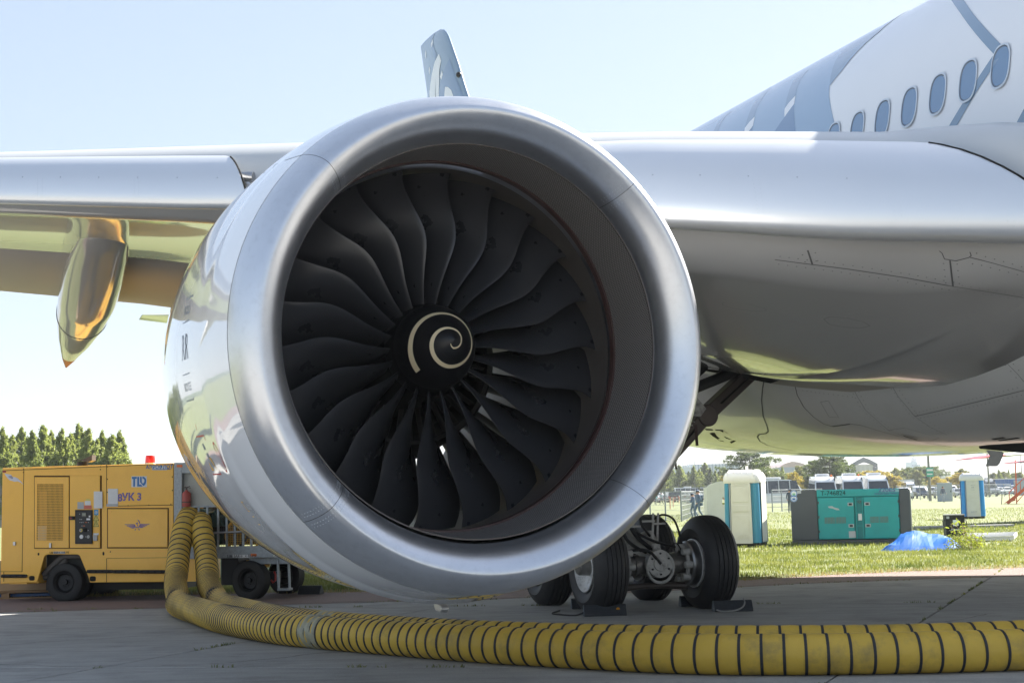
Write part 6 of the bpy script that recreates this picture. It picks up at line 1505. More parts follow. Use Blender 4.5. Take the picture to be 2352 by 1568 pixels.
x, z = g3(228, 632); gbox('small_label', x - .06, x + .06, z - .04, z + .05, -.004, -.0005, M_print, bevel=0); x, z = g3(730, 1030); gbox('small_label', x - .1, x + .1, z - .1, z + .1, -.039, -.0355, M_print, bevel=0)
for q in ((590, 790), (545, 775), (575, 795), (1080, 790), (1140, 830)):
    x, z = g3(*q); 
MB().prism([g3(*q) for q in ((500, 765), (540, 762), (560, 775), (600, 785), (612, 800), (580, 800), (545, 785), (510, 780))][::-1], -.0365, -.0352).build('paint_scrape', M_print, gen)
# ---- blue tarpaulin thrown over something
M_tarp = mat('blue_tarpaulin', (.008, .10, .38), .6, 0, .08, 2, spec=.08)
TP = atZ(2105, 1266, .05); tarp = MB()
def tz9(x, y, Y): P = atY((3500 + x / 3.9463) / 1.7415, (2080 + y / 3.9463) / 1.7415, Y); return P
Yt = 39.5
rowsT = [[(0, 520, -.9), (120, 505, -.95), (260, 500, -1.0), (400, 500, -1), (560, 498, -1), (700, 500, -1), (860, 500, -1), (990, 496, -1), (1140, 500, -1), (1240, 498, -.9), (1320, 490, -.7), (1430, 478, -.4)],
         [(80, 480, -.8), (205, 385, -.75), (330, 382, -.7), (460, 386, -.7), (585, 392, -.7), (700, 398, -.7), (810, 404, -.7), (925, 410, -.7), (1060, 340, -.5), (1195, 282, -.35), (1250, 330, -.2), (1380, 440, -.1)],
         [(180, 420, -.2), (270, 368, -.2), (345, 300, -.15), (470, 240, -.2), (590, 240, -.2), (650, 250, -.15), (760, 270, -.1), (900, 300, -.1), (1060, 285, -.0), (1190, 276, .0), (1270, 330, .1), (1390, 450, .2)],
         [(250, 420, .3), (300, 330, .3), (410, 210, .2), (480, 188, .2), (560, 176, .2), (622, 172, .2), (720, 184, .25), (900, 212, .3), (1110, 245, .3), (1185, 270, .3), (1270, 330, .4), (1400, 460, .5)],
         [(300, 420, 1.2), (360, 330, 1.1), (450, 230, 1.0), (520, 205, .9), (600, 200, .9), (680, 202, .9), (760, 212, .9), (930, 250, .9), (1100, 280, .9), (1180, 300, .9), (1260, 360, .9), (1380, 460, .9)]]
Gt = []
for r_ in rowsT: Gt.append([tz9(x, y, Yt + dy) - TP for x, y, dy in r_])
def densify(G, k=4):
    out = []
    for r_ in G:
        row = []
        for a_, b_ in zip(r_[:-1], r_[1:]):
            for j in range(k): row.append(a_.lerp(b_, j / k))
        row.append(r_[-1]); out.append(row)
    o2 = []
    for a_, b_ in zip(out[:-1], out[1:]):
        for j in range(k): o2.append([p.lerp(q, j / k) for p, q in zip(a_, b_)])
    o2.append(out[-1]); return o2
Gt = densify(Gt, 2)
for r_ in Gt:
    for p in r_: n3 = NZ.noise(Vector((p.x * 3.2, p.y * 2.2, p.z * 3))) * .05 + NZ.noise(Vector((p.x * 9, p.y * 7, p.z * 7))) * .02; p.z = max(p.z + n3, -.02); p.y += n3
    # fold the back down to the ground
Gt.append([Vector((p.x, p.y + .4, -.02)) for p in Gt[-1]])
tp_o = tarp.grid(Gt, 0, False).build('tarpaulin', M_tarp, sharp=9, loc=TP); tag(tp_o, 'creased blue tarpaulin draped over a low heap on the grass before the generator', 'tarpaulin')
# ---- black case
CP = atZ(2196, 1232, .05); cs_ = empty('black_case', CP, facing(CP) + RAD(10), 'small black upright equipment case with a white label, behind the tarpaulin', 'case')
W2, H2 = .62, .74; MB().box(-W2 / 2, W2 / 2, 0, .5, 0, H2).build('shell', M_black, cs_, bevel=.015)
MB().box(-W2 / 2 - .005, W2 / 2 + .005, -.008, .508, H2 - .03, H2 + .004).build('lid_edge', M_steel, cs_); MB().box(-.08, .10, -.006, -.001, .36, .56).build('label_sheet', M_paper, cs_); MB().box(-W2 / 2 + .03, -W2 / 2 + .12, -.006, -.001, .60, .68).build('corner_plate', M_print, cs_)
for s_ in (-1, 1): MB().tube([(s_ * W2 / 2, .15, .55), (s_ * (W2 / 2 + .07), .15, .53), (s_ * (W2 / 2 + .07), .15, .38), (s_ * W2 / 2, .15, .36)], .014, 8).build('carry_handle', M_dark, cs_)
text('Alpenlite', .10, (.03, -.004, .24), M_paper, cs_, bold=.002)
# ---- white tray-like panel on trestles of grass
TR = atZ(2285, 1243, .05); tr_ = empty('white_tray', TR, RAD(-6), 'shallow white metal tray or door lying level just above the grass at far right', 'tray'); 
L2, D2 = .80, .62
MB().box(-L2, L2 - .25, 0, .02, .03, .14).build('front_rim', M_white, tr_); MB().prism([(-L2, 0), (L2 - .25, 0), (L2, D2), (-L2 + .1, D2)], .10, .125, plane='xy').build('floor_sheet', M_cream, tr_)
mb = MB(); mb.bar((-L2 + .1, D2, .18), (L2, D2, .2), .03, .12); mb.bar((L2 - .25, 0, .12), (L2, D2, .2), .03, .12); mb.bar((-L2, 0, .12), (-L2 + .1, D2, .18), .03, .18); mb.build('side_rims', M_white, tr_)
for x in (-L2 + .2, L2 - .5): MB().box(x, x + .1, .1, D2 - .1, 0, .1).build('support', M_dark, tr_)
# ---- yellow-green sapling
M_sap = leafmat('sapling_leaf', (.16, .20, .03), (.34, .36, .08), .4, 3)
SPo = atZ(2215, 1262, .05); pl_ = empty('sapling', SPo, 0, 'small bushy sapling with pale yellow-green leaves beside the tarpaulin', 'plant')
lf = MB(); st_ = MB()
def leafquad(mb, c, s_, rnd):
    a_ = Vector((rnd.gauss(0, 1), rnd.gauss(0, 1), rnd.gauss(0, .6))).normalized(); b_ = a_.cross(Vector((rnd.gauss(0, 1), rnd.gauss(0, 1), rnd.gauss(0, 1)))).normalized()
    mb.add([c - a_ * s_, c - b_ * s_ * .4, c + a_ * s_, c + b_ * s_ * .4], [(0, 1, 2, 3)])
rs1 = random.Random(11)
for k in range(26):
    p0 = Vector((rs1.uniform(-.4, .5), rs1.uniform(-.3, .3), 0)); h_ = rs1.uniform(.25, .75) * (1 - .5 * abs(p0.x)); tip = p0 + Vector((rs1.uniform(-.2, .2), rs1.uniform(-.15, .15), h_)); st_.tube([p0, p0.lerp(tip, .5) + Vector((.02, 0, 0)), tip], .005, 4)
    for j in range(22): leafquad(lf, p0.lerp(tip, rs1.uniform(.2, 1.05)) + Vector((rs1.gauss(0, .07), rs1.gauss(0, .07), rs1.gauss(0, .04))), rs1.uniform(.03, .06), rs1)
lf.build('leaves', M_sap, pl_, fix=False, kind='stuff'); st_.build('stems', M_wood, pl_, fix=False)
# ---- low concrete kerb stone in the grass
KP = atZ(2215, 1213, .05); k_ = MB().box(-1.9, 2.0, 0, .5, 0, .12).build('concrete_slab_in_grass', M_conc, bevel=.02, loc=KP); tag(k_, 'low weathered concrete slab sunk in the grass in front of the blue toilet', 'concrete slab')

# ---- mesh fence panels on posts
M_post = mat('fence_post', (.25, .27, .29), .5, .5); M_wire = mat('fence_wire', (.42, .44, .46), .5, .4)
def fence(pts, label, h=1.78, bars=True, wires=6, vert=True, rr=.045):
    P = [Vector((p[0], p[1], 0)) for p in pts]; r_ = empty('mesh_fence', P[0], 0, label, 'fence')
    for p in P: q = p - P[0]; MB().cyl((q.x, q.y, 0), (q.x, q.y, h + .04), rr, n=8).build('post', M_post, r_)
    mb = MB(); ver = MB()
    for a_, b_ in zip(P[:-1], P[1:]):
        a_ = a_ - P[0]; b_ = b_ - P[0]; mb.bar(a_ + Vector((0, 0, h)), b_ + Vector((0, 0, h)), .04); 
        for z in np.linspace(.08, h - .2, wires): mb.bar(a_ + Vector((0, 0, z)), b_ + Vector((0, 0, z)), .016)
        if vert:
            n = int((b_ - a_).length / .22)
            for k in range(1, n): c = a_.lerp(b_, k / n); ver.bar(c, c + Vector((0, 0, h)), .007)
    mb.build('rail', M_wire, r_); 
    if vert: ver.build('mesh_wires', M_wire, r_, kind='stuff')
    return r_
fp = [atY(u, 1190, Y) for u, Y in ((1440, 99), (1494, 93), (1529, 88), (1565.5, 84), (1594.5, 101), (1629, 118))]
fence(fp, 'grey mesh fence panels on posts in the meadow left of the teal toilet')
fp = [atY(u, 1190, Y) for u, Y in ((1775, 114), (1797, 116), (1817, 118), (1850, 120), (1890, 122))]
fence(fp, 'grey mesh fence panels seen between the teal toilet and the generator')
fp = [atY(u, 1190, Y) for u, Y in ((2062, 190), (2080, 192), (2098, 194), (2116, 196), (2134, 198), (2152, 200), (2170, 202), (2188, 204), (2206, 206), (2224, 208), (2250, 212), (2270, 215), (2290, 220), (2310, 225), (2326, 230))]
fence(fp, 'long grey barrier fence in front of the parked cars at far right', h=2.0, wires=3, vert=True, rr=.05)
# barrier tape on stakes
M_stake = mat('stake_wood', (.6, .35, .2), .7); M_tapew = mat('barrier_tape', (.75, .72, .7), .6); M_taper = mat('barrier_tape_red', (.6, .08, .05), .6)
bt = empty('barrier_tape', atZ(1500, 1150, 0), 0, 'red and white barrier tape strung on wooden stakes before the parked vans', 'barrier tape'); B0_ = Vector(bt.location)
for (u, Y, h_) in ((1539, 150, 1.15), (1546, 175, 1.1), (1486, 240, 1.1), (1491, 240, 1.1), (1560, 240, 1.1), (1627, 240, 1.2), (1850, 235, 1.1), (1780, 235, 1.1)):
    p = atY(u, 1150, Y); MB().cyl((p.x - B0_.x, p.y - B0_.y, 0), (p.x - B0_.x, p.y - B0_.y, h_), .06, n=6).build('stake', M_stake, bt)
mb = MB(); a0 = atY(1440, 1150, 238); b0_ = atY(1900, 1150, 232)
for k in range(80):
    p, q = a0.lerp(b0_, k / 80), a0.lerp(b0_, (k + 1) / 80)
    for z in (.55, .95): mb.bar((p.x - B0_.x, p.y - B0_.y, z), (q.x - B0_.x, q.y - B0_.y, z), .02, .13, k % 2)
mb.build('tape', [M_tapew, M_taper], bt)
# ---- poles, cabinets
M_pole = mat('lamp_pole', (.20, .20, .17), .8, 0, .2, 2)
def pole(u, v, h, label, top=.16, plate_=False):
    P = onground(u, v, 0); r_ = empty('pole', P, 0, label, 'pole'); MB().tube([(0, 0, 0), (0, 0, h * .4), (0, 0, h)], [top * 1.9, top * 1.4, top], 12).build('shaft', M_pole, r_)
    MB().cyl((0, 0, h), (.8, -.2, h + .3), .05, n=8).build('lamp_arm', M_pole, r_); MB().box(.6, 1.3, -.35, -.05, h + .25, h + .36).build('lamp_head', M_pole, r_, bevel=.02)
    return r_
pz = pole(2137, 1151, 14.5, 'tall tapering concrete pole with a small green sign, left of the blue toilet', .10)
MB().box(-.42, .42, -.45, -.40, 3.0, 4.1).build('green_sign', mat('sign_green', (.05, .35, .25), .5), pz); MB().box(-.36, .36, -.46, -.451, 3.7, 3.95).build('sign_print', M_paper, pz); MB().box(-.36, .3, -.46, -.451, 3.25, 3.4).build('sign_print', M_paper, pz)
pole(2273, 1142, 12, 'thinner grey pole directly behind the blade antenna, right of the blue toilet', .08); pole(2349, 1130, 13, 'pole at the right edge beyond the orange steps', .08)
M_cabn = mat('cabinet_grey', (.36, .40, .43), .5)
def cabinet(u, v, w, h, label):
    P = onground(u, v, 0); r_ = empty('service_cabinet', P, facing(P), label, 'cabinet', 'grey service cabinets on the meadow'); MB().box(-w / 2, w / 2, 0, w * .6, 0, h).build('housing', M_cabn, r_, bevel=.03); MB().box(-w / 2 + .06, w / 2 - .06, -.02, 0, .1, h - .1).build('cabinet_door', M_cabn, r_); MB().box(w / 2 - .2, w / 2 - .12, -.05, -.02, h * .5, h * .6).build('cabinet_handle', M_dark, r_)
cabinet(2171, 1152, 1.7, 2.2, 'grey service cabinet before the barrier fence, right of the green-signed pole'); cabinet(2342, 1138, 1.7, 2.6, 'grey service cabinet by the blue hoarding at the right edge')
# ---- people
def person(P, rz, label, col_top, col_leg, H_=1.76, pose='stand', cap=None, hair=(.05, .03, .02), extra=None):
    r_ = empty('person', P, rz, label, 'person'); s_ = H_ / 1.76
    J = dict(pel=(0, 0, .95), che=(0, .01, 1.30), neck=(0, .01, 1.49), head=(0, -.01, 1.60), top=(0, .0, 1.72), ls=(-.19, 0, 1.43), le=(-.25, .02, 1.15), lw=(-.24, -.16, 1.0), rs=(.19, 0, 1.43), re=(.25, .04, 1.15), rw=(.22, -.14, 1.0), lh=(-.10, 0, .92), lk=(-.11, -.02, .5), la=(-.12, .02, .09), lt=(-.13, -.14, .03), rh=(.10, 0, .92), rk=(.11, -.02, .5), ra=(.12, .02, .09), rt=(.13, -.14, .03))
    if pose == 'read': J.update(lw=(-.12, -.38, 1.12), le=(-.24, -.08, 1.14), rw=(.08, -.34, 1.10), re=(.24, -.04, 1.14), head=(0, -.05, 1.585), lk=(-.12, -.16, .52), la=(-.12, -.02, .1), lt=(-.12, -.2, .03), rk=(.11, .06, .52), ra=(.12, .3, .14), rt=(.12, .18, .03))
    if pose == 'walk': J.update(lk=(-.1, -.16, .52), la=(-.1, -.16, .09), lt=(-.1, -.32, .04), rk=(.1, .02, .5), ra=(.1, .30, .14), rt=(.1, .18, .04), lw=(-.24, .1, .92), rw=(.24, -.2, .98))
    E_ = [('pel', 'che'), ('che', 'neck'), ('neck', 'head'), ('head', 'top'), ('neck', 'ls'), ('ls', 'le'), ('le', 'lw'), ('neck', 'rs'), ('rs', 're'), ('re', 'rw'), ('pel', 'lh'), ('lh', 'lk'), ('lk', 'la'), ('la', 'lt'), ('pel', 'rh'), ('rh', 'rk'), ('rk', 'ra'), ('ra', 'rt')]
    Rr = dict(pel=.15, che=.17, neck=.065, head=.105, top=.09, ls=.08, le=.055, lw=.038, rs=.08, re=.055, rw=.038, lh=.105, lk=.07, la=.045, lt=.04, rh=.105, rk=.07, ra=.045, rt=.04)
    ks = list(J); me = bpy.data.meshes.new('body'); me.from_pydata([tuple(c * s_ for c in J[k]) for k in ks], [(ks.index(a_), ks.index(b_)) for a_, b_ in E_], []); o = link('body', me, r_)
    sk = o.modifiers.new('skin', 'SKIN'); 
    for k, v in zip(ks, me.skin_vertices[0].data): v.radius = (Rr[k] * s_, Rr[k] * s_ * .85); v.use_root = (k == 'pel')
    o.modifiers.new('sub', 'SUBSURF').levels = 1
    M_ = bpy.data.materials.new('clothes_' + str(len(bpy.data.materials))); M_.use_nodes = True; N = M_.node_tree.nodes; L = M_.node_tree.links; tc = N.new('ShaderNodeTexCoord'); sp_ = N.new('ShaderNodeSeparateXYZ'); L.new(tc.outputs['Object'], sp_.inputs[0]); mr = N.new('ShaderNodeMapRange'); mr.inputs[2].default_value = 2.0; L.new(sp_.outputs[2], mr.inputs[0]); cr = N.new('ShaderNodeValToRGB'); cr.color_ramp.interpolation = 'CONSTANT'; L.new(mr.outputs[0], cr.inputs[0])
    el = cr.color_ramp.elements; el[0].position = 0; el[0].color = (.02, .02, .02, 1); el[1].position = .05; el[1].color = (*col_leg, 1)
    for p_, c_ in ((.48 * s_, col_top), (.745 * s_, (.50, .30, .22))): e = el.new(p_); e.color = (*c_, 1)
    L.new(cr.outputs[0], N['Principled BSDF'].inputs[0]); N['Principled BSDF'].inputs['Roughness'].default_value = .8; me.materials.append(M_)
    hc = J['head']; hm = MB().ball((hc[0] * s_, hc[1] * s_ + .015, (hc[2] + .05) * s_), .112 * s_, 0, 12, 8, (.95, 1.0, .85)).build('hair', mat('hair', hair, .8), r_)
    for k_, sg in (('lw', -1), ('rw', 1)):
        w0 = Vector(J[k_]) * s_; hm2 = MB(); hm2.ball(w0 + Vector((0, -.03, -.03)), .045 * s_, 0, 8, 6, (.6, 1, .9))
        for f_ in range(4): hm2.tube([w0 + Vector(((f_ - 1.5) * .018, -.05, -.04)), w0 + Vector(((f_ - 1.5) * .02, -.09, -.07)), w0 + Vector(((f_ - 1.5) * .02, -.10, -.10))], [.010, .009, .007], 5)
        hm2.tube([w0 + Vector((-sg * .03, -.03, -.02)), w0 + Vector((-sg * .05, -.07, -.04))], .011, 5); hm2.build('hand', M_skinp, r_)
    if cap: 
        mb = MB(); mb.ball((hc[0] * s_, hc[1] * s_, (hc[2] + .10) * s_), .118 * s_, 0, 14, 6, (1, 1.05, .55)); mb.box(-.08, .08, hc[1] * s_ - .21, hc[1] * s_ - .08, (hc[2] + .055) * s_, (hc[2] + .07) * s_); mb.build('cap', mat('cap_cloth', cap, .8), r_)
    return r_
M_skinp = mat('skin', (.50, .30, .22), .6); M_camo = mat('camouflage', (.12, .17, .23), .85, 0, .6, 9)
def at_px(u, Y): p = atY(u, 1150, Y); p.z = 0.03; return p
g1_ = person(at_px(1603, 93), facing(at_px(1603, 93)) + RAD(-60), 'guard in blue-grey camouflage with a cap and backpack, standing behind the mesh fence', (.13, .18, .25), (.12, .17, .24), 1.84, 'walk', (.10, .14, .2))
MB().box(-.17, .17, .12, .32, 1.05, 1.5).build('backpack', M_camo, g1_, bevel=.05); MB().box(-.2, .2, .1, .26, .82, 1.02).build('waist_pouch', M_camo, g1_, bevel=.04); MB().cyl((.12, .2, 1.15), (.5, .75, 1.75), .03, n=8).build('long_baton', M_dark, g1_)
g2_ = person(at_px(1592, 96), facing(at_px(1592, 96)) + RAD(-75), 'second guard in camouflage reading an open paper, left of the capped guard', (.13, .18, .25), (.12, .17, .24), 1.66, 'read', (.08, .1, .15)); MB().prism([(-.25, -.60), (.25, -.60), (.22, -.36), (-.22, -.36)], 1.10, 1.115, plane='xy').build('paper', M_paper, g2_)
g3_ = person(at_px(1815, 108), facing(at_px(1815, 108)) + RAD(10), 'guard in dark uniform standing half hidden behind the left end of the generator', (.06, .08, .11), (.07, .09, .12), 1.8, 'stand', (.07, .09, .13))
person(at_px(1505.5, 215), RAD(40), 'far person in a turquoise top among the parked cars', (.05, .42, .42), (.05, .07, .12), 1.75, 'stand'); person(at_px(1519, 215), RAD(-60), 'far person in a pale blue shirt walking along the parked cars', (.45, .5, .58), (.04, .05, .08), 1.8, 'walk')
person(at_px(2167, 160), RAD(20), 'far person with a white bag by the barrier fence right of the grey cabinet', (.12, .14, .2), (.3, .33, .38), 1.8, 'walk')
# ================================================================== PARKED VEHICLES
M_lampr = mat('tail_lamp', (.4, .02, .02), .3); M_lampw = mat('head_lamp', (.7, .72, .75), .1, coat=.5); M_plate = mat('number_plate', (.6, .6, .58), .5)
VM = {k: mat('car_' + k, c, .25, 0, .03, coat=.8) for k, c in dict(white=(.72, .73, .74), black=(.02, .02, .024), silver=(.42, .44, .46), navy=(.03, .05, .10), grey=(.16, .18, .2), sand=(.45, .42, .36)).items()}
KIND = dict(
    car=dict(L=4.4, W=1.78, H=1.46, low=[(-2.2, .35), (-2.18, .62), (-2.05, .78), (-1.1, .92), (1.5, .95), (2.1, .92), (2.2, .7), (2.2, .35)], cab=[(-1.15, .92), (-.45, 1.40), (.3, 1.46), (1.0, 1.42), (1.75, .96)]),
    suv=dict(L=4.7, W=1.9, H=1.75, low=[(-2.35, .4), (-2.33, .75), (-2.2, .98), (-1.15, 1.08), (1.9, 1.1), (2.3, 1.08), (2.35, .8), (2.35, .4)], cab=[(-1.2, 1.08), (-.6, 1.65), (.2, 1.75), (1.7, 1.70), (2.2, 1.1)]),
    van=dict(L=5.0, W=1.95, H=1.97, low=[(-2.5, .35), (-2.48, .8), (-2.3, 1.05), (-1.75, 1.15), (2.4, 1.15), (2.5, 1.1), (2.5, .35)], cab=[(-1.8, 1.15), (-1.1, 1.80), (-.7, 1.95), (2.2, 1.97), (2.45, 1.15)]),
    minibus=dict(L=7.2, W=2.05, H=2.85, low=[(-3.6, .4), (-3.55, 1.0), (-3.1, 1.25), (-2.75, 1.35), (3.55, 1.35), (3.6, 1.3), (3.6, .4)], cab=[(-2.8, 1.35), (-2.1, 2.35), (-1.4, 2.78), (3.1, 2.85), (3.45, 2.6), (3.56, 1.35)]))
protos = {}
def vehicle(kind, colour):
    key = (kind, colour)
    K = KIND[kind]; M_ = VM[colour]; r_ = empty('parked_' + ('car' if kind in ('car', 'suv') else kind), (0, 0, 0), 0, 'x', 'minibus' if kind == 'minibus' else 'van' if kind == 'van' else 'car')
    w = K['W'] / 2
    G = []
    lo = K['low']; mb = MB()
    for sy, sc in ((-1, .93), (-.96, .99), (-.6, 1.0), (.6, 1.0), (.96, .99), (1, .93)):
        G.append([(x * (1 if abs(sy) < .95 else .985), sy * w, .35 + (z - .35) * sc if z > .5 else z) for x, z in lo])
    mb.grid(G); n = len(lo); mb.add(G[0], [tuple(range(n))]); mb.add(G[-1], [tuple(range(n))])
    mb.build('body', M_, r_)
    cb = K['cab']; G = []
    zb = cb[0][1]; zt = max(q[1] for q in cb)
    for sy in (-1, -.97, -.5, .5, .97, 1):
        G.append([(x, sy * w * (.93 - .14 * (z - zb) / (zt - zb)), z - (.04 * (abs(sy) == 1) * (z > zb + .2))) for x, z in cb])
    mb = MB().grid(G); n = len(cb); mb.add(G[0], [tuple(range(n))]); mb.add(G[-1], [tuple(range(n))]); mb.build('cabin', M_, r_)
    # windows: windscreen, rear, sides
    def yat(z, d=.006): return w * (.93 - .14 * (z - zb) / (zt - zb)) + d
    def glassquad(P, name): MB().add(P, [tuple(range(len(P)))]).build(name, M_glass, r_)
    zt2 = zt - .12
    f0, f1 = cb[0], cb[1]
    def on(seg, z): a_, b_ = seg; t = (z - a_[1]) / (b_[1] - a_[1]); return a_[0] + (b_[0] - a_[0]) * t
    z0_, z1_ = zb + .06, min(f1[1] - .05, zt2)
    glassquad([(on((f0, f1), z0_) - .02, -yat(z0_, -.1), z0_), (on((f0, f1), z0_) - .02, yat(z0_, -.1), z0_), (on((f0, f1), z1_) - .02, yat(z1_, -.1), z1_), (on((f0, f1), z1_) - .02, -yat(z1_, -.1), z1_)], 'windscreen')
    b0_, b1_ = cb[-1], cb[-2]; z1b = min(b1_[1] - .06, zt2)
    glassquad([(on((b0_, b1_), z0_) + .02, yat(z0_, -.12), z0_), (on((b0_, b1_), z0_) + .02, -yat(z0_, -.12), z0_), (on((b0_, b1_), z1b) + .02, -yat(z1b, -.12), z1b), (on((b0_, b1_), z1b) + .02, yat(z1b, -.12), z1b)], 'rear_window')
    for sy in (-1, 1):
        x0, x1 = f0[0] + .35, b0_[0] - .25; ns = {'car': 2, 'suv': 3, 'van': 3, 'minibus': 5}[kind]
        for k in range(ns):
            a_, b_ = x0 + (x1 - x0) * k / ns + .04, x0 + (x1 - x0) * (k + 1) / ns - .04; zz = zt - .17
            a2 = max(a_, on((f0, f1), min(zz, f1[1])) + .08) if k == 0 else a_; b2 = min(b_, on((b0_, b1_), min(zz, b1_[1])) - .08) if k == ns - 1 else b_
            P = [(a_, sy * yat(z0_), z0_), (b_, sy * yat(z0_), z0_), (b2, sy * yat(zz), zz), (a2, sy * yat(zz), zz)]; glassquad(P if sy > 0 else P[::-1], 'side_window')
    for x in (lo[0][0] * .63, -lo[0][0] * .62):
        for sy in (-1, 1): 
            R__ = .33 if kind != 'minibus' else .37; o = MB().cyl((x, sy * (w - .2), R__), (x, sy * (w + .01), R__), R__, n=18).build('wheel', M_black, r_); MB().cyl((x, sy * (w + .008), R__), (x, sy * (w + .02), R__), R__ * .6, n=14).build('rim', M_steel, o)
    xf, xb_ = lo[0][0], -lo[0][0]
    for sy in (-1, 1):
        MB().box(xf - .01, xf + .12, sy * (w - .25) - .2, sy * (w - .25) + .2, .66, .80).build('headlight', M_lampw, r_, bevel=.02)
        zl = .85 if kind == 'car' else 1.0; MB().box(xb_ - .08, xb_ + .012, sy * (w - .13) - .12, sy * (w - .13) + .12, zl - .18, zl + .14).build('tail_light', M_lampr, r_, bevel=.02)
    MB().box(xf - .015, xf + .02, -.55, .55, .42, .60).build('radiator_grille', M_dark, r_); MB().box(xf - .03, xf - .012, -.26, .26, .45, .56).build('number_plate', M_plate, r_); MB().box(xb_ - .0, xb_ + .02, -.26, .26, .62, .73).build('number_plate', M_plate, r_); MB().box(xb_ - .1, xb_ + .015, -w + .05, w - .05, .36, .45).build('bumper', M_dark, r_)
    if kind == 'minibus': MB().box(-.5, 1.1, -.55, .55, 2.84, 3.05).build('roof_unit', VM['white'], r_, bevel=.08)
    return r_
vcount = {}
def park(kind, colour, u, v_, Y, rz, label, group=None, face='front'):
    key = (kind, colour); p = atY(u, v_, Y); loc = (p.x, p.y, .05)
    if key not in protos: r_ = vehicle(kind, colour); protos[key] = r_; r_.location = loc; r_.rotation_euler = (0, 0, rz); r_['label'] = label
    else: r_ = copy_tree(protos[key], None, loc, rz, label)
    if group: r_['group'] = group
    elif 'group' in r_: del r_['group']
    return r_
q90 = PI / 2
# rz: +90 deg turns the nose (local -x) towards the camera; -90 shows the tail
G1 = 'vehicles parked in rows beyond the meadow'
park('van', 'black', 1542, 1150, 262, -q90 + RAD(4), 'black van seen from behind, between the first two fence posts left of the toilets', G1)
park('van', 'white', 1560, 1150, 268, -q90, 'white van with its rear to the camera, just right of the black van', G1)
park('suv', 'white', 1579, 1150, 272, -q90 + RAD(6), 'white estate with a wide rear window behind the guards', G1)
park('suv', 'navy', 1592, 1150, 258, -q90 + RAD(2), 'dark blue car with red lamps right behind the reading guard', G1)
park('minibus', 'white', 1583, 1150, 330, RAD(188), 'tall white minibus side-on, above the cars behind the guards', G1)
park('car', 'silver', 1622, 1150, 262, -q90 + RAD(-8), 'silver saloon with red lamps to the right of the capped guard', G1)
park('suv', 'grey', 1634, 1150, 285, -q90, 'grey car mostly hidden by the cream cabin', G1)
park('minibus', 'white', 1630, 1150, 345, RAD(185), 'white minibus further back at the left edge of the cream cabin', G1)
park('car', 'white', 1502, 1150, 262, q90, 'white car beside the person in turquoise', G1)
park('car', 'silver', 1524, 1150, 265, q90, 'silver car behind the person in pale blue', G1)
park('suv', 'white', 1514, 1150, 300, q90, 'white estate in the second row at the edge of the engine', G1)
park('car', 'grey', 1536, 1150, 305, q90, 'grey car in the second row above the black van', G1)
park('suv', 'silver', 1490, 1150, 290, q90, 'silver estate hard against the engine rim', G1)
park('car', 'white', 1607, 1150, 300, q90, 'white car peeping out between the guards and the silver saloon', G1)
park('minibus', 'white', 1782, 1150, 150, RAD(180) + RAD(4), 'long white minibus side-on between the teal toilet and the generator', G1)
park('minibus', 'white', 1838, 1150, 250, q90, 'small far minibus roof above the left end of the generator', G1)
park('car', 'navy', 1824, 1150, 215, q90, 'dark blue car roof showing above the left end of the generator', G1)
van_b = []
for u, nm in ((1891, 'first from the left'), (1953, 'second from the left'), (2010, 'third from the left')):
    van_b.append(park('minibus', 'white', u, 1150, 128, q90 + RAD(-6), 'white minibus with a roof unit, %s of the three behind the generator' % nm, 'three minibuses behind the generator'))
for o in van_b[:2]:
    MB().lathe([(0, .1), (.14, .09), (.2, 0)], o=(-1.6, -.6, 2.76), ax=(0, 0, 1), n=12).build('orange_beacon', M_orange, o)
park('car', 'sand', 2062, 1150, 200, q90, 'sand coloured car roof just right of the minibuses behind the generator', G1)
rowR = [(2077, 222, 'suv', 'white', 'white car half hidden by the right end of the generator'), (2115, 226, 'suv', 'navy', 'dark blue pickup-like car facing the camera, left of the pole with the green sign'), (2140, 250, 'suv', 'white', 'white car directly behind the pole with the green sign'), (2165, 224, 'suv', 'white', 'large white car with a black grille facing the camera by the grey cabinet'), (2202, 228, 'car', 'silver', 'silver car facing the camera at the left side of the blue toilet'), (2184, 262, 'van', 'white', 'white van behind the person with the bag')]
for u, Y, k, c_, lb in rowR: park(k, c_, u, 1150, Y, q90 + RAD(-4), lb, G1)
rowF = [(2088, 290, 'minibus', 'white'), (2104, 285, 'van', 'white'), (2126, 292, 'car', 'silver'), (2148, 300, 'van', 'silver'), (2168, 305, 'minibus', 'white'), (2186, 310, 'suv', 'black'), (2200, 300, 'van', 'white'), (2214, 296, 'suv', 'grey'), (2120, 330, 'van', 'white'), (2150, 335, 'van', 'silver'), (2195, 335, 'suv', 'black')]
nmz = ['farthest left', 'second', 'third', 'fourth', 'fifth', 'sixth, dark,', 'seventh', 'eighth, grey,', 'ninth', 'tenth', 'eleventh, dark,']
for (u, Y, k, c_), nn in zip(rowF, nmz): park(k, c_, u, 1150, Y, q90 + RAD(RNG.uniform(-8, 8)), '%s %s, %s in the back rows left of the blue toilet' % (c_, {'minibus': 'minibus', 'van': 'van', 'car': 'car', 'suv': 'estate car'}[k], nn.replace(', dark,', '').replace(', grey,', '')), 'back rows of the car park')
for u, Y, k, c_, lb in ((2262, 238, 'minibus', 'grey', 'grey minibus just right of the blue toilet behind the thin pole'), (2255, 245, 'car', 'white', 'white car touching the right edge of the blue toilet'), (2291, 262, 'car', 'white', 'white hatchback facing the camera before the blue hoarding'), (2312, 270, 'car', 'white', 'white hatchback beside the far people before the blue hoarding'), (2330, 275, 'suv', 'silver', 'silver car in front of the right end of the blue hoarding')): park(k, c_, u, 1150, Y, q90 + RAD(10), lb, G1)
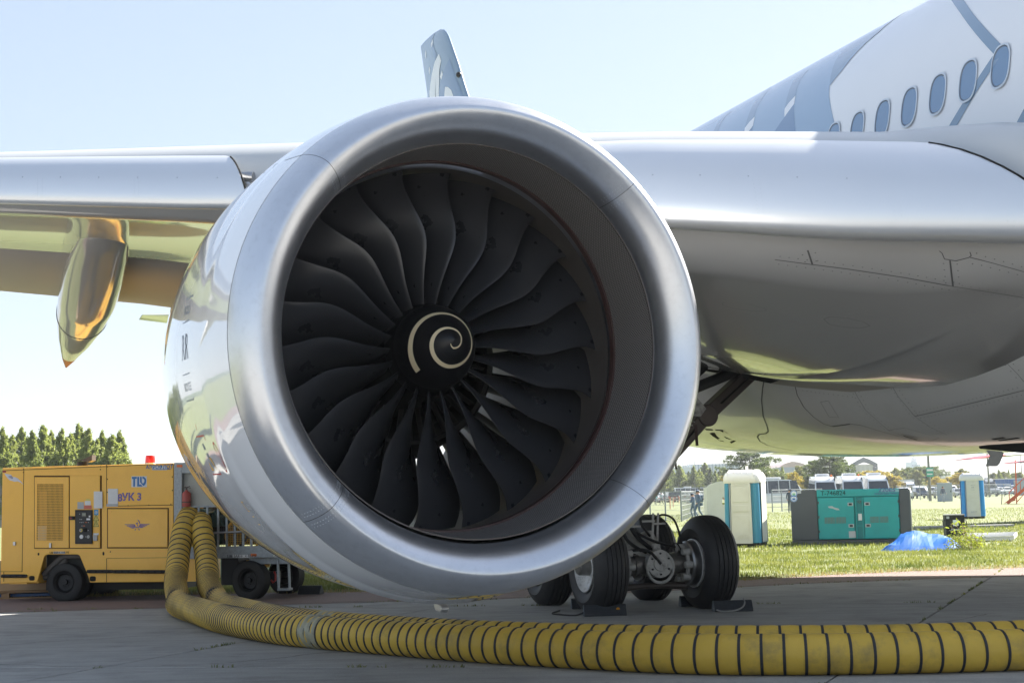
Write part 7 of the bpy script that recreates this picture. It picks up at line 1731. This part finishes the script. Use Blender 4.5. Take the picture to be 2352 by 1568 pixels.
# ---- blue hoarding
M_hoard = mat('hoarding_blue', (.03, .14, .42), .5, 0, .1, .4)
ha, hb = atY(2275, 1150, 300), atY(2420, 1150, 290); hr = empty('blue_hoarding', (ha.x, ha.y, 0), 0, 'long bright blue hoarding with blue tents behind the cars at the right edge', 'hoarding'); hv = hb - ha; hv.z = 0
for k in range(16):
    p, q = hv * (k / 16), hv * ((k + .97) / 16); MB().bar(p + Vector((0, 0, 1.5)), q + Vector((0, 0, 1.5)), .08, 3.0).build('hoarding_panel', M_hoard, hr)
MB().bar(Vector((0, 0, 3.1)), hv + Vector((0, 0, 3.1)), .15, .18).build('white_rail', M_white, hr)
# ---- orange steps at the right edge
M_ostair = mat('orange_steps', (.62, .10, .02), .5); S0 = atZ(2330, 1158, 0); st = empty('aircraft_steps', S0, RAD(-20), 'orange mobile aircraft steps cut by the right edge of the picture', 'steps')
mb = MB()
for y in (-.5, .5):
    mb.bar((-.6, y, .1), (3.6, y, 3.6), .12, .25); mb.bar((-.4, y, 1.1), (3.6, y, 4.8), .07)
    for k in range(8): mb.bar((-.4 + .5 * k, y, .3 + .44 * k), (-.4 + .5 * k, y, 1.15 + .46 * k), .05)
    mb.bar((.2, y, 0), (.3, y, 4.0), .09); mb.bar((2.4, y, 0), (2.4, y, 3.0), .12); mb.bar((.2, y, .2), (2.4, y, 2.6), .07)
for k in range(12): mb.box(-.5 + .34 * k, -.25 + .34 * k, -.5, .5, .25 + .29 * k, .29 + .29 * k)
mb.build('stair_frame', M_ostair, st); mb = MB(); mb.prism([(-.9, .1), (.1, .35), (.1, .85), (-.25, .6)], -.55, .55); mb.build('nose_guard', M_ostair, st); MB().cyl((-1.1, -.3, 0), (-1.0, -.3, 1.0), .035).build('jack', M_dark, st)
# ---- far airliners: wing tips reaching into the picture
M_rtip = mat('red_wing_tip', (.60, .05, .07), .35); M_bw = mat('far_wing', (.62, .64, .66), .35)
def far_wing(P, label):
    # P: rows (u, v_top, v_bottom, Y)
    G = []
    for (u, v0_, v1_, Y) in P:
        a_, b_ = atY(u, v0_, Y), atY(u, v1_, Y); c_ = (a_ + b_) / 2; h_ = (a_ - b_).length / 2 + .01; row = []
        for t in np.linspace(0, 2 * PI, 17)[:-1]: row.append(Vector((c_.x + .0, c_.y + math.cos(t) * 1.6, c_.z + math.sin(t) * h_)))
        G.append(row)
    O_ = Vector((G[-1][0].x, G[-1][0].y, 0)); r_ = empty('far_airliner_wing', O_, 0, label, 'aircraft wing', 'far red tipped wings')
    G = [[q - O_ for q in r] for r in G]; k = 5
    MB().grid(G[:k], 0, True, True).build('red_tip', M_rtip, r_); MB().grid(G[k - 1:], 0, True, True).build('wing_panel', M_bw, r_)
    return r_
w1_ = far_wing([(2217, 1054.2, 1054.8, 60), (2228, 1052.3, 1053.6, 60), (2240, 1049.2, 1052.6, 60.2), (2256, 1046, 1052.0, 60.6), (2283, 1044.6, 1050.0, 61), (2310, 1042.8, 1048.3, 62), (2340, 1040, 1045, 63), (2400, 1034, 1041, 65), (2700, 1000, 1015, 70)], 'far white wing with a red tip pointing left, beside the blade antenna at right')
w2_ = far_wing([(2325, 1062.6, 1063, 66), (2335, 1060, 1062.4, 66), (2343, 1058.8, 1062, 66.2), (2352, 1057.6, 1061.6, 66.6), (2380, 1055, 1060, 67), (2420, 1052, 1058, 68), (2700, 1030, 1042, 75)], 'second far wing with a red tip, lower and cut by the right edge')
# ================================================================== BUILDINGS ON THE HORIZON
def bld(u0, u1, vt, Y, depth, label, col_, name='far_building', roof=None, cat='building'):
    a_, b_ = atY(u0, vt, Y), atY(u1, vt, Y); h_ = a_.z; O_ = Vector(((a_.x + b_.x) / 2, Y, 0)); w = (b_.x - a_.x) / 2; r_ = empty(name, O_, 0, label, cat)
    M_ = mat('wall_' + label[:12], col_, .7, 0, .05, .02); MB().box(-w, w, 0, depth, 0, h_).build('wall', M_, r_); return r_, w, h_
M_bwin = mat('far_window', (.2, .26, .33), .3)
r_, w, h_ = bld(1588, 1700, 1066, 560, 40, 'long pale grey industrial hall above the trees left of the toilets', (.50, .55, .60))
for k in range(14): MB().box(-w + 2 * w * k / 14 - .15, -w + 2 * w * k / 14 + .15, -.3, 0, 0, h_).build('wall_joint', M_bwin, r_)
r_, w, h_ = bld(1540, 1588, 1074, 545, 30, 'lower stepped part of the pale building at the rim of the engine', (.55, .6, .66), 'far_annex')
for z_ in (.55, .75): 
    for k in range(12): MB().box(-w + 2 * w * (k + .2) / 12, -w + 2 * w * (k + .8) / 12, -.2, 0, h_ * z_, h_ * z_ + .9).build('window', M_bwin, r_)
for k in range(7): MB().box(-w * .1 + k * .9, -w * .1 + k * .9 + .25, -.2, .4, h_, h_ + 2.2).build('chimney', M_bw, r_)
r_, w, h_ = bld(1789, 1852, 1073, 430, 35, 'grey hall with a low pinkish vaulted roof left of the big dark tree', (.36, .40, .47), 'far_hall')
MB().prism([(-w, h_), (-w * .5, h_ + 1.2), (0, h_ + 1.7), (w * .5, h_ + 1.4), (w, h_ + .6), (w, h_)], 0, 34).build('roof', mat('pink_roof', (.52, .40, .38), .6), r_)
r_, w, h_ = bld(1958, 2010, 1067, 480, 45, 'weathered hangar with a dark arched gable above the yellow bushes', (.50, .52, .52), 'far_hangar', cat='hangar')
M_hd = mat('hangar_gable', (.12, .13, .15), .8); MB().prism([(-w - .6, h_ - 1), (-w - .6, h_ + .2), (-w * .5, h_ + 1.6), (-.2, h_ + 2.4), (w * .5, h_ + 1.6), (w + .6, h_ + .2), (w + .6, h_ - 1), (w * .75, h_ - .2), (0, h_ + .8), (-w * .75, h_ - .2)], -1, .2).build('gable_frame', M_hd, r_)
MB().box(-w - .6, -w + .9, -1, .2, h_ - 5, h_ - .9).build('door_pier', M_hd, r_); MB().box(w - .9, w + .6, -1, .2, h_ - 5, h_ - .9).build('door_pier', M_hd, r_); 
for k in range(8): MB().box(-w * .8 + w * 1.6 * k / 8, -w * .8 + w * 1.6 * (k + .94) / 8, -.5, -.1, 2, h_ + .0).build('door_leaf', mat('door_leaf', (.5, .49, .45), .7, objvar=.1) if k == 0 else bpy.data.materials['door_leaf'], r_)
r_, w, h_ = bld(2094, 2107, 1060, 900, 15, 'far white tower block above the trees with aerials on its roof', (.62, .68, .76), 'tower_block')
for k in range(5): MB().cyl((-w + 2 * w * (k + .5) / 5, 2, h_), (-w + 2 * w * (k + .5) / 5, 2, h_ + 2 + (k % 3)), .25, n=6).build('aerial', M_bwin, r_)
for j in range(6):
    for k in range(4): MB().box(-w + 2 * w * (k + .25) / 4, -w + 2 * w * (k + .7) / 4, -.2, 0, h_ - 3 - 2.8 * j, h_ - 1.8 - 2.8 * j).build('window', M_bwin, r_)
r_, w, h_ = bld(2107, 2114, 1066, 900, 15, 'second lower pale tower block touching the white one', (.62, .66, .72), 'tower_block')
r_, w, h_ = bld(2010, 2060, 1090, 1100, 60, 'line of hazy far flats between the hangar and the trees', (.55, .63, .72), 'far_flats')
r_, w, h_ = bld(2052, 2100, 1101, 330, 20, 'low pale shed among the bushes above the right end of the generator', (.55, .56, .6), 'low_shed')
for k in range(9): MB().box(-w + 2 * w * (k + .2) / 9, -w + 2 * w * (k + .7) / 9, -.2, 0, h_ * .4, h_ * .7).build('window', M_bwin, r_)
# ================================================================== TREES
L_birch = leafmat('birch_leaf', (.17, .21, .08), (.36, .38, .15), .5, .25, .5); L_dark = leafmat('dark_leaf', (.075, .11, .04), (.17, .205, .065), .3, .3, .5); L_yel = leafmat('yellow_leaf', (.38, .29, .06), (.52, .42, .11), .35, .3, .5); L_olive = leafmat('olive_leaf', (.14, .155, .05), (.26, .26, .09), .35, .3, .5)
M_bark = mat('birch_bark', (.42, .40, .36), .8, 0, .35, 3, stretch=(1, 1, .3)); M_barkd = mat('dark_bark', (.08, .065, .05), .9)
def tree_mesh(H, Wd, shape, nleaf, seed, leaf=.11, base=.12):
    r = np.random.default_rng(seed); rnd = random.Random(seed)
    tr = MB(); tr.tube([(0, 0, 0), (.02 * H, 0, H * .4), (0, .01 * H, H * .9)], [.022 * H, .014 * H, .004 * H], 7)
    cl = []
    nb = int(60 + H * 4) if shape != 'spire' else 120
    for k in range(nb):
        f = base + (1 - base) * (k + rnd.random()) / nb
        if shape == 'spire': rad = Wd / 2 * (1.0 - f) ** .8 * (.65 + .35 * min(1, f / .25)) * 1.15
        elif shape == 'round': rad = Wd / 2 * math.sqrt(max(0, 1 - ((f - .55) / .5) ** 2)) 
        else: rad = Wd / 2 * (1 - f ** 3) ** .5
        rad *= rnd.uniform(.45, 1.12); th = rnd.uniform(0, 2 * PI); z0 = f * H
        dz_ = (.12 if shape != 'spire' else .10) * H * rnd.uniform(-.2, .8) * (1 - f); e = Vector((rad * math.cos(th), rad * math.sin(th), z0 + dz_ * .5))
        if rad > .1: tr.tube([(0, 0, z0 * .92), e * .6 + Vector((0, 0, z0 * .38)), e], [.006 * H, .004 * H, .001 * H], 4)
        for q in (.35, .6, .85, 1.0): cl.append((e.x * q, e.y * q, z0 * .95 * (1 - q) + e.z * q, H * ((.055 if shape != 'spire' else .026) + .02 * rnd.random()) * ((1.15 - .45 * f) if shape != 'spire' else (1.35 - .9 * f))))
    cl.append((0, 0, H * .97, H * .02)); C = np.array(cl); idx = r.integers(0, len(C), nleaf); c = C[idx]
    d = r.normal(0, 1, (nleaf, 3)); d /= np.linalg.norm(d, axis=1)[:, None]; d *= np.abs(r.normal(.55, .38, (nleaf, 1)))
    pos = c[:, :3] + d * c[:, 3:4] * (np.array([1.15, 1.15, .8]) if shape != 'spire' else np.array([.85, .85, 1.5])); pos[:, 2] -= r.random(nleaf) ** 3 * H * .03
    a_ = r.normal(0, 1, (nleaf, 3)); a_ /= np.linalg.norm(a_, axis=1)[:, None]; b_ = np.cross(a_, r.normal(0, 1, (nleaf, 3))); b_ /= np.linalg.norm(b_, axis=1)[:, None]; s_ = leaf * (.6 + .8 * r.random(nleaf))[:, None]
    V = np.stack([pos - a_ * s_, pos - b_ * s_ * .55, pos + a_ * s_, pos + b_ * s_ * .55], 1).reshape(-1, 3)
    me = bpy.data.meshes.new('crown'); me.vertices.add(len(V)); me.vertices.foreach_set('co', V.ravel()); me.loops.add(nleaf * 4); me.loops.foreach_set('vertex_index', np.arange(nleaf * 4, dtype=np.int32)); me.polygons.add(nleaf); me.polygons.foreach_set('loop_start', (np.arange(nleaf) * 4).astype(np.int32)); me.update(calc_edges=True)
    return tr, me
TV = {}; ORD = {}
def tree(u, vtop, Y, kind, label, group=None, wscale=1., rot=None):
    P = atY(u, 1150, Y); P.z = 0; ztop = atY(u, vtop, Y).z
    var = kind + str(len([k for k in TV if k.startswith(kind)]) % 3) if len([k for k in TV if k.startswith(kind)]) < 3 else kind + str(RNG.integers(0, 3))
    if var not in TV:
        seed = abs(hash(var)) % 1000 if False else sum(ord(ch) for ch in var)
        H, W_, sh, lm, bm, n = {'birch': (10, 5.0, 'spire', L_birch, M_bark, 34000), 'dark': (10, 11.5, 'round', L_dark, M_barkd, 40000), 'yellow': (6, 7.5, 'dome', L_yel, M_barkd, 22000), 'olive': (8, 6.5, 'dome', L_olive, M_barkd, 26000), 'fir': (10, 5.0, 'spire', L_dark, M_barkd, 14000)}[kind]
        tr, me = tree_mesh(H, W_, sh, n, seed, .085 if kind in ('birch', 'fir') else .12, .06 if kind in ('yellow', 'olive') else .14); me.materials.append(lm)
        tm = tr.build('trunk', bm, None, fix=False); TV[var] = (H, tm.data, me); bpy.data.objects.remove(tm)
    H, tm, cm = TV[var]; s_ = ztop / H
    r_ = empty({'birch': 'birch_tree', 'dark': 'broadleaf_tree', 'yellow': 'yellow_bush', 'olive': 'bushy_tree', 'fir': 'slim_tree'}[kind], P, RNG.uniform(0, 6.28) if rot is None else rot, label, 'bush' if kind == 'yellow' else 'tree', group)
    ORD[label] = ORD.get(label, 0) + 1; r_['label'] = label.replace('#', ('first second third fourth fifth sixth seventh eighth ninth tenth eleventh twelfth thirteenth fourteenth fifteenth sixteenth seventeenth eighteenth nineteenth twentieth'.split() + ['twenty-first', 'twenty-second', 'twenty-third', 'twenty-fourth', 'twenty-fifth'] + ['next'] * 30)[ORD[label] - 1])
    t_ = link('trunk', tm, r_); c_ = link('crown', cm, r_); wq = wscale * RNG.uniform(.8, 1.2); r_.scale = (s_ * wq, s_ * wq, s_)
    return r_
gl_ = 'row of birches behind the yellow trailer'
for k, (u, v_) in enumerate(((4, 985), (26, 1000), (47, 982), (72, 990), (97, 978), (116, 992), (141, 986), (160, 999), (178, 975), (202, 985), (222, 1010), (234, 992), (256, 1000), (274, 992), (284, 1030))):
    tree(u, v_, 128 + 9 * (k % 3), 'birch', '# pale birch from the left in the row behind the yellow trailer', gl_, 1.15)
for k, u in enumerate((14, 60, 108, 152, 192, 228, 262)): tree(u, 1004, 150, 'fir' if k % 2 else 'birch', '# darker tree from the left filling the back of the birch row', gl_, 1.3)
for k, u in enumerate(np.linspace(-620, -35, 16)): tree(u, 985 + 10 * math.sin(k), 140 + 8 * (k % 3), 'birch', 'birch beyond the left edge of the picture, mirrored in the engine cowl', gl_, 1.2)
tree(352, 1056, 160, 'fir', 'single dark tree top just over the galvanised end of the trailer')
gm_ = 'belt of mixed trees behind the car park'
for k, (u, v_) in enumerate(((1468, 1082), (1492, 1078), (1508, 1083), (1521, 1073), (1534, 1085), (1547, 1075), (1562, 1068), (1570, 1077), (1583, 1082), (1596, 1070), (1609, 1077), (1622, 1062), (1633, 1074), (1645, 1080), (1656, 1078), (1668, 1074), (1680, 1082), (1692, 1078), (1704, 1082))): tree(u, v_, 345 + 14 * (k % 3), 'birch' if k % 4 else 'fir', '# slim tree counted rightwards from the engine rim, behind the car park', gm_, 1.5)
tree(1727, 1035, 262, 'dark', 'tall rounded tree rising directly above the teal toilet', None, .95); tree(1748, 1060, 268, 'olive', 'paler tree leaning out to the right of the tall tree above the toilet', None, 1.1)
for u, v_, Y in ((1678, 1086, 300), (1697, 1083, 300), (1813, 1086, 292)): tree(u, v_, Y, 'yellow', '# yellow bush among the green trees near the teal toilet and halls', 'yellow autumn bushes', .8)
tree(1766, 1076, 290, 'olive', 'olive bush between the tall tree and the grey hall'); tree(1785, 1080, 300, 'olive', 'second olive bush before the grey hall', None, 1.1); tree(1800, 1072, 285, 'birch', 'thin tree standing before the vaulted hall', None, 1.3); tree(1836, 1070, 290, 'olive', 'brownish olive tree at the left of the big dark tree', None, 1.0)
tree(1826, 1084, 230, 'yellow', 'bright yellow bush at the left foot of the big dark tree', None, .7)
tree(1908, 1044, 235, 'dark', 'big dark leafy tree above the generator', None, 1.0); tree(1878, 1058, 238, 'dark', 'left half of the big tree group above the generator', None, .9); tree(1932, 1060, 242, 'dark', 'right part of the big tree group above the generator', None, .8); tree(1858, 1090, 232, 'dark', 'low dark bush in front of the big tree above the generator', None, 1)
for k, (u, v_) in enumerate(((1962, 1092), (1980, 1086), (1994, 1081), (2008, 1083), (2022, 1080), (2036, 1083), (2048, 1090), (2072, 1105), (2085, 1108), (2152, 1094), (2166, 1100), (2180, 1095), (2208, 1085), (2250, 1090))): tree(u, v_, 290 + 10 * (k % 3), 'yellow', '# yellow bush from the left in the row behind the minibuses', 'yellow autumn bushes', 1.0)
tree(1975, 1084, 310, 'olive', 'dull green bush in front of the hangar', None, 1.)
for k, (u, v_, kd) in enumerate(((2060, 1074, 'olive'), (2075, 1080, 'olive'), (2088, 1076, 'birch'), (2099, 1073, 'dark'), (2110, 1080, 'olive'), (2124, 1071, 'dark'), (2139, 1070, 'dark'), (2150, 1076, 'birch'), (2108, 1096, 'dark'), (2122, 1098, 'dark'), (2190, 1096, 'dark'), (2202, 1090, 'dark'), (2213, 1076, 'olive'), (2226, 1092, 'dark'), (2240, 1098, 'olive'), (2286, 1086, 'olive'), (2298, 1078, 'birch'), (2308, 1083, 'olive'), (2320, 1078, 'birch'), (2332, 1086, 'olive'), (2345, 1084, 'olive'), (2360, 1086, 'birch'), (2380, 1082, 'olive'), (2410, 1080, 'dark'))): tree(u, v_, 345 + 12 * (k % 4), kd, '# hazy green tree of the far belt right of the hangar', gm_, 1.1)
# far-off wood that closes the horizon all round
wd = MB()
L_far = leafmat('far_wood_leaf', (.07, .10, .05), (.13, .16, .07), .1, .02, .8); rr_ = random.Random(4); P_ = []
M_far = mat('far_wood', (.10, .13, .075), .95, 0, .4, .03)
def ridge(ang0, ang1, R__, h0):
    n = 400; top, bot_ = [], []
    for k in range(n + 1):
        a_ = ang0 + (ang1 - ang0) * k / n; x, y = R__ * math.sin(a_), R__ * math.cos(a_); hh = h0 * (.7 + .35 * NZ.noise(Vector((a_ * 14, R__, 0))) + .22 * NZ.noise(Vector((a_ * 90, R__, 0))) + .16 * NZ.noise(Vector((a_ * 420, R__, 1))))
        top.append((x, y, max(1, hh))); bot_.append((x * .985, y * .985, 0))
    wd.grid([bot_, [(x * .99, y * .99, z * .7) for x, y, z in top], top, [(x * 1.02, y * 1.02, z * .8) for x, y, z in top], [(x * 1.03, y * 1.03, 0) for x, y, z in top]])
ridge(0, 2 * PI, 900, 13); ridge(0, 2 * PI, 620, 6)
tag(wd.build('far_wood', M_far, sharp=180), 'far low wood closing the horizon all round the airfield', 'wood', kind='stuff')
# ------------------------------------------------------------------ thin haze
HZ = .0002
if HZ:
    hzb = MB().box(-1450, 1450, -1450, 1450, -1.2, 60).build('haze', bpy.data.materials.new('haze_air'), fix=True, kind='stuff'); hm = hzb.data.materials[0]; hm.use_nodes = True; hn = hm.node_tree.nodes; hl = hm.node_tree.links; hn.clear()
    ho = hn.new('ShaderNodeOutputMaterial'); pv_ = hn.new('ShaderNodeVolumePrincipled'); pv_.inputs['Color'].default_value = (.88, .94, 1, 1); pv_.inputs['Density'].default_value = HZ; pv_.inputs['Anisotropy'].default_value = .3; hl.new(pv_.outputs[0], ho.inputs['Volume'])
    tag(hzb, 'thin pale summer haze hanging over the whole airfield', 'haze')
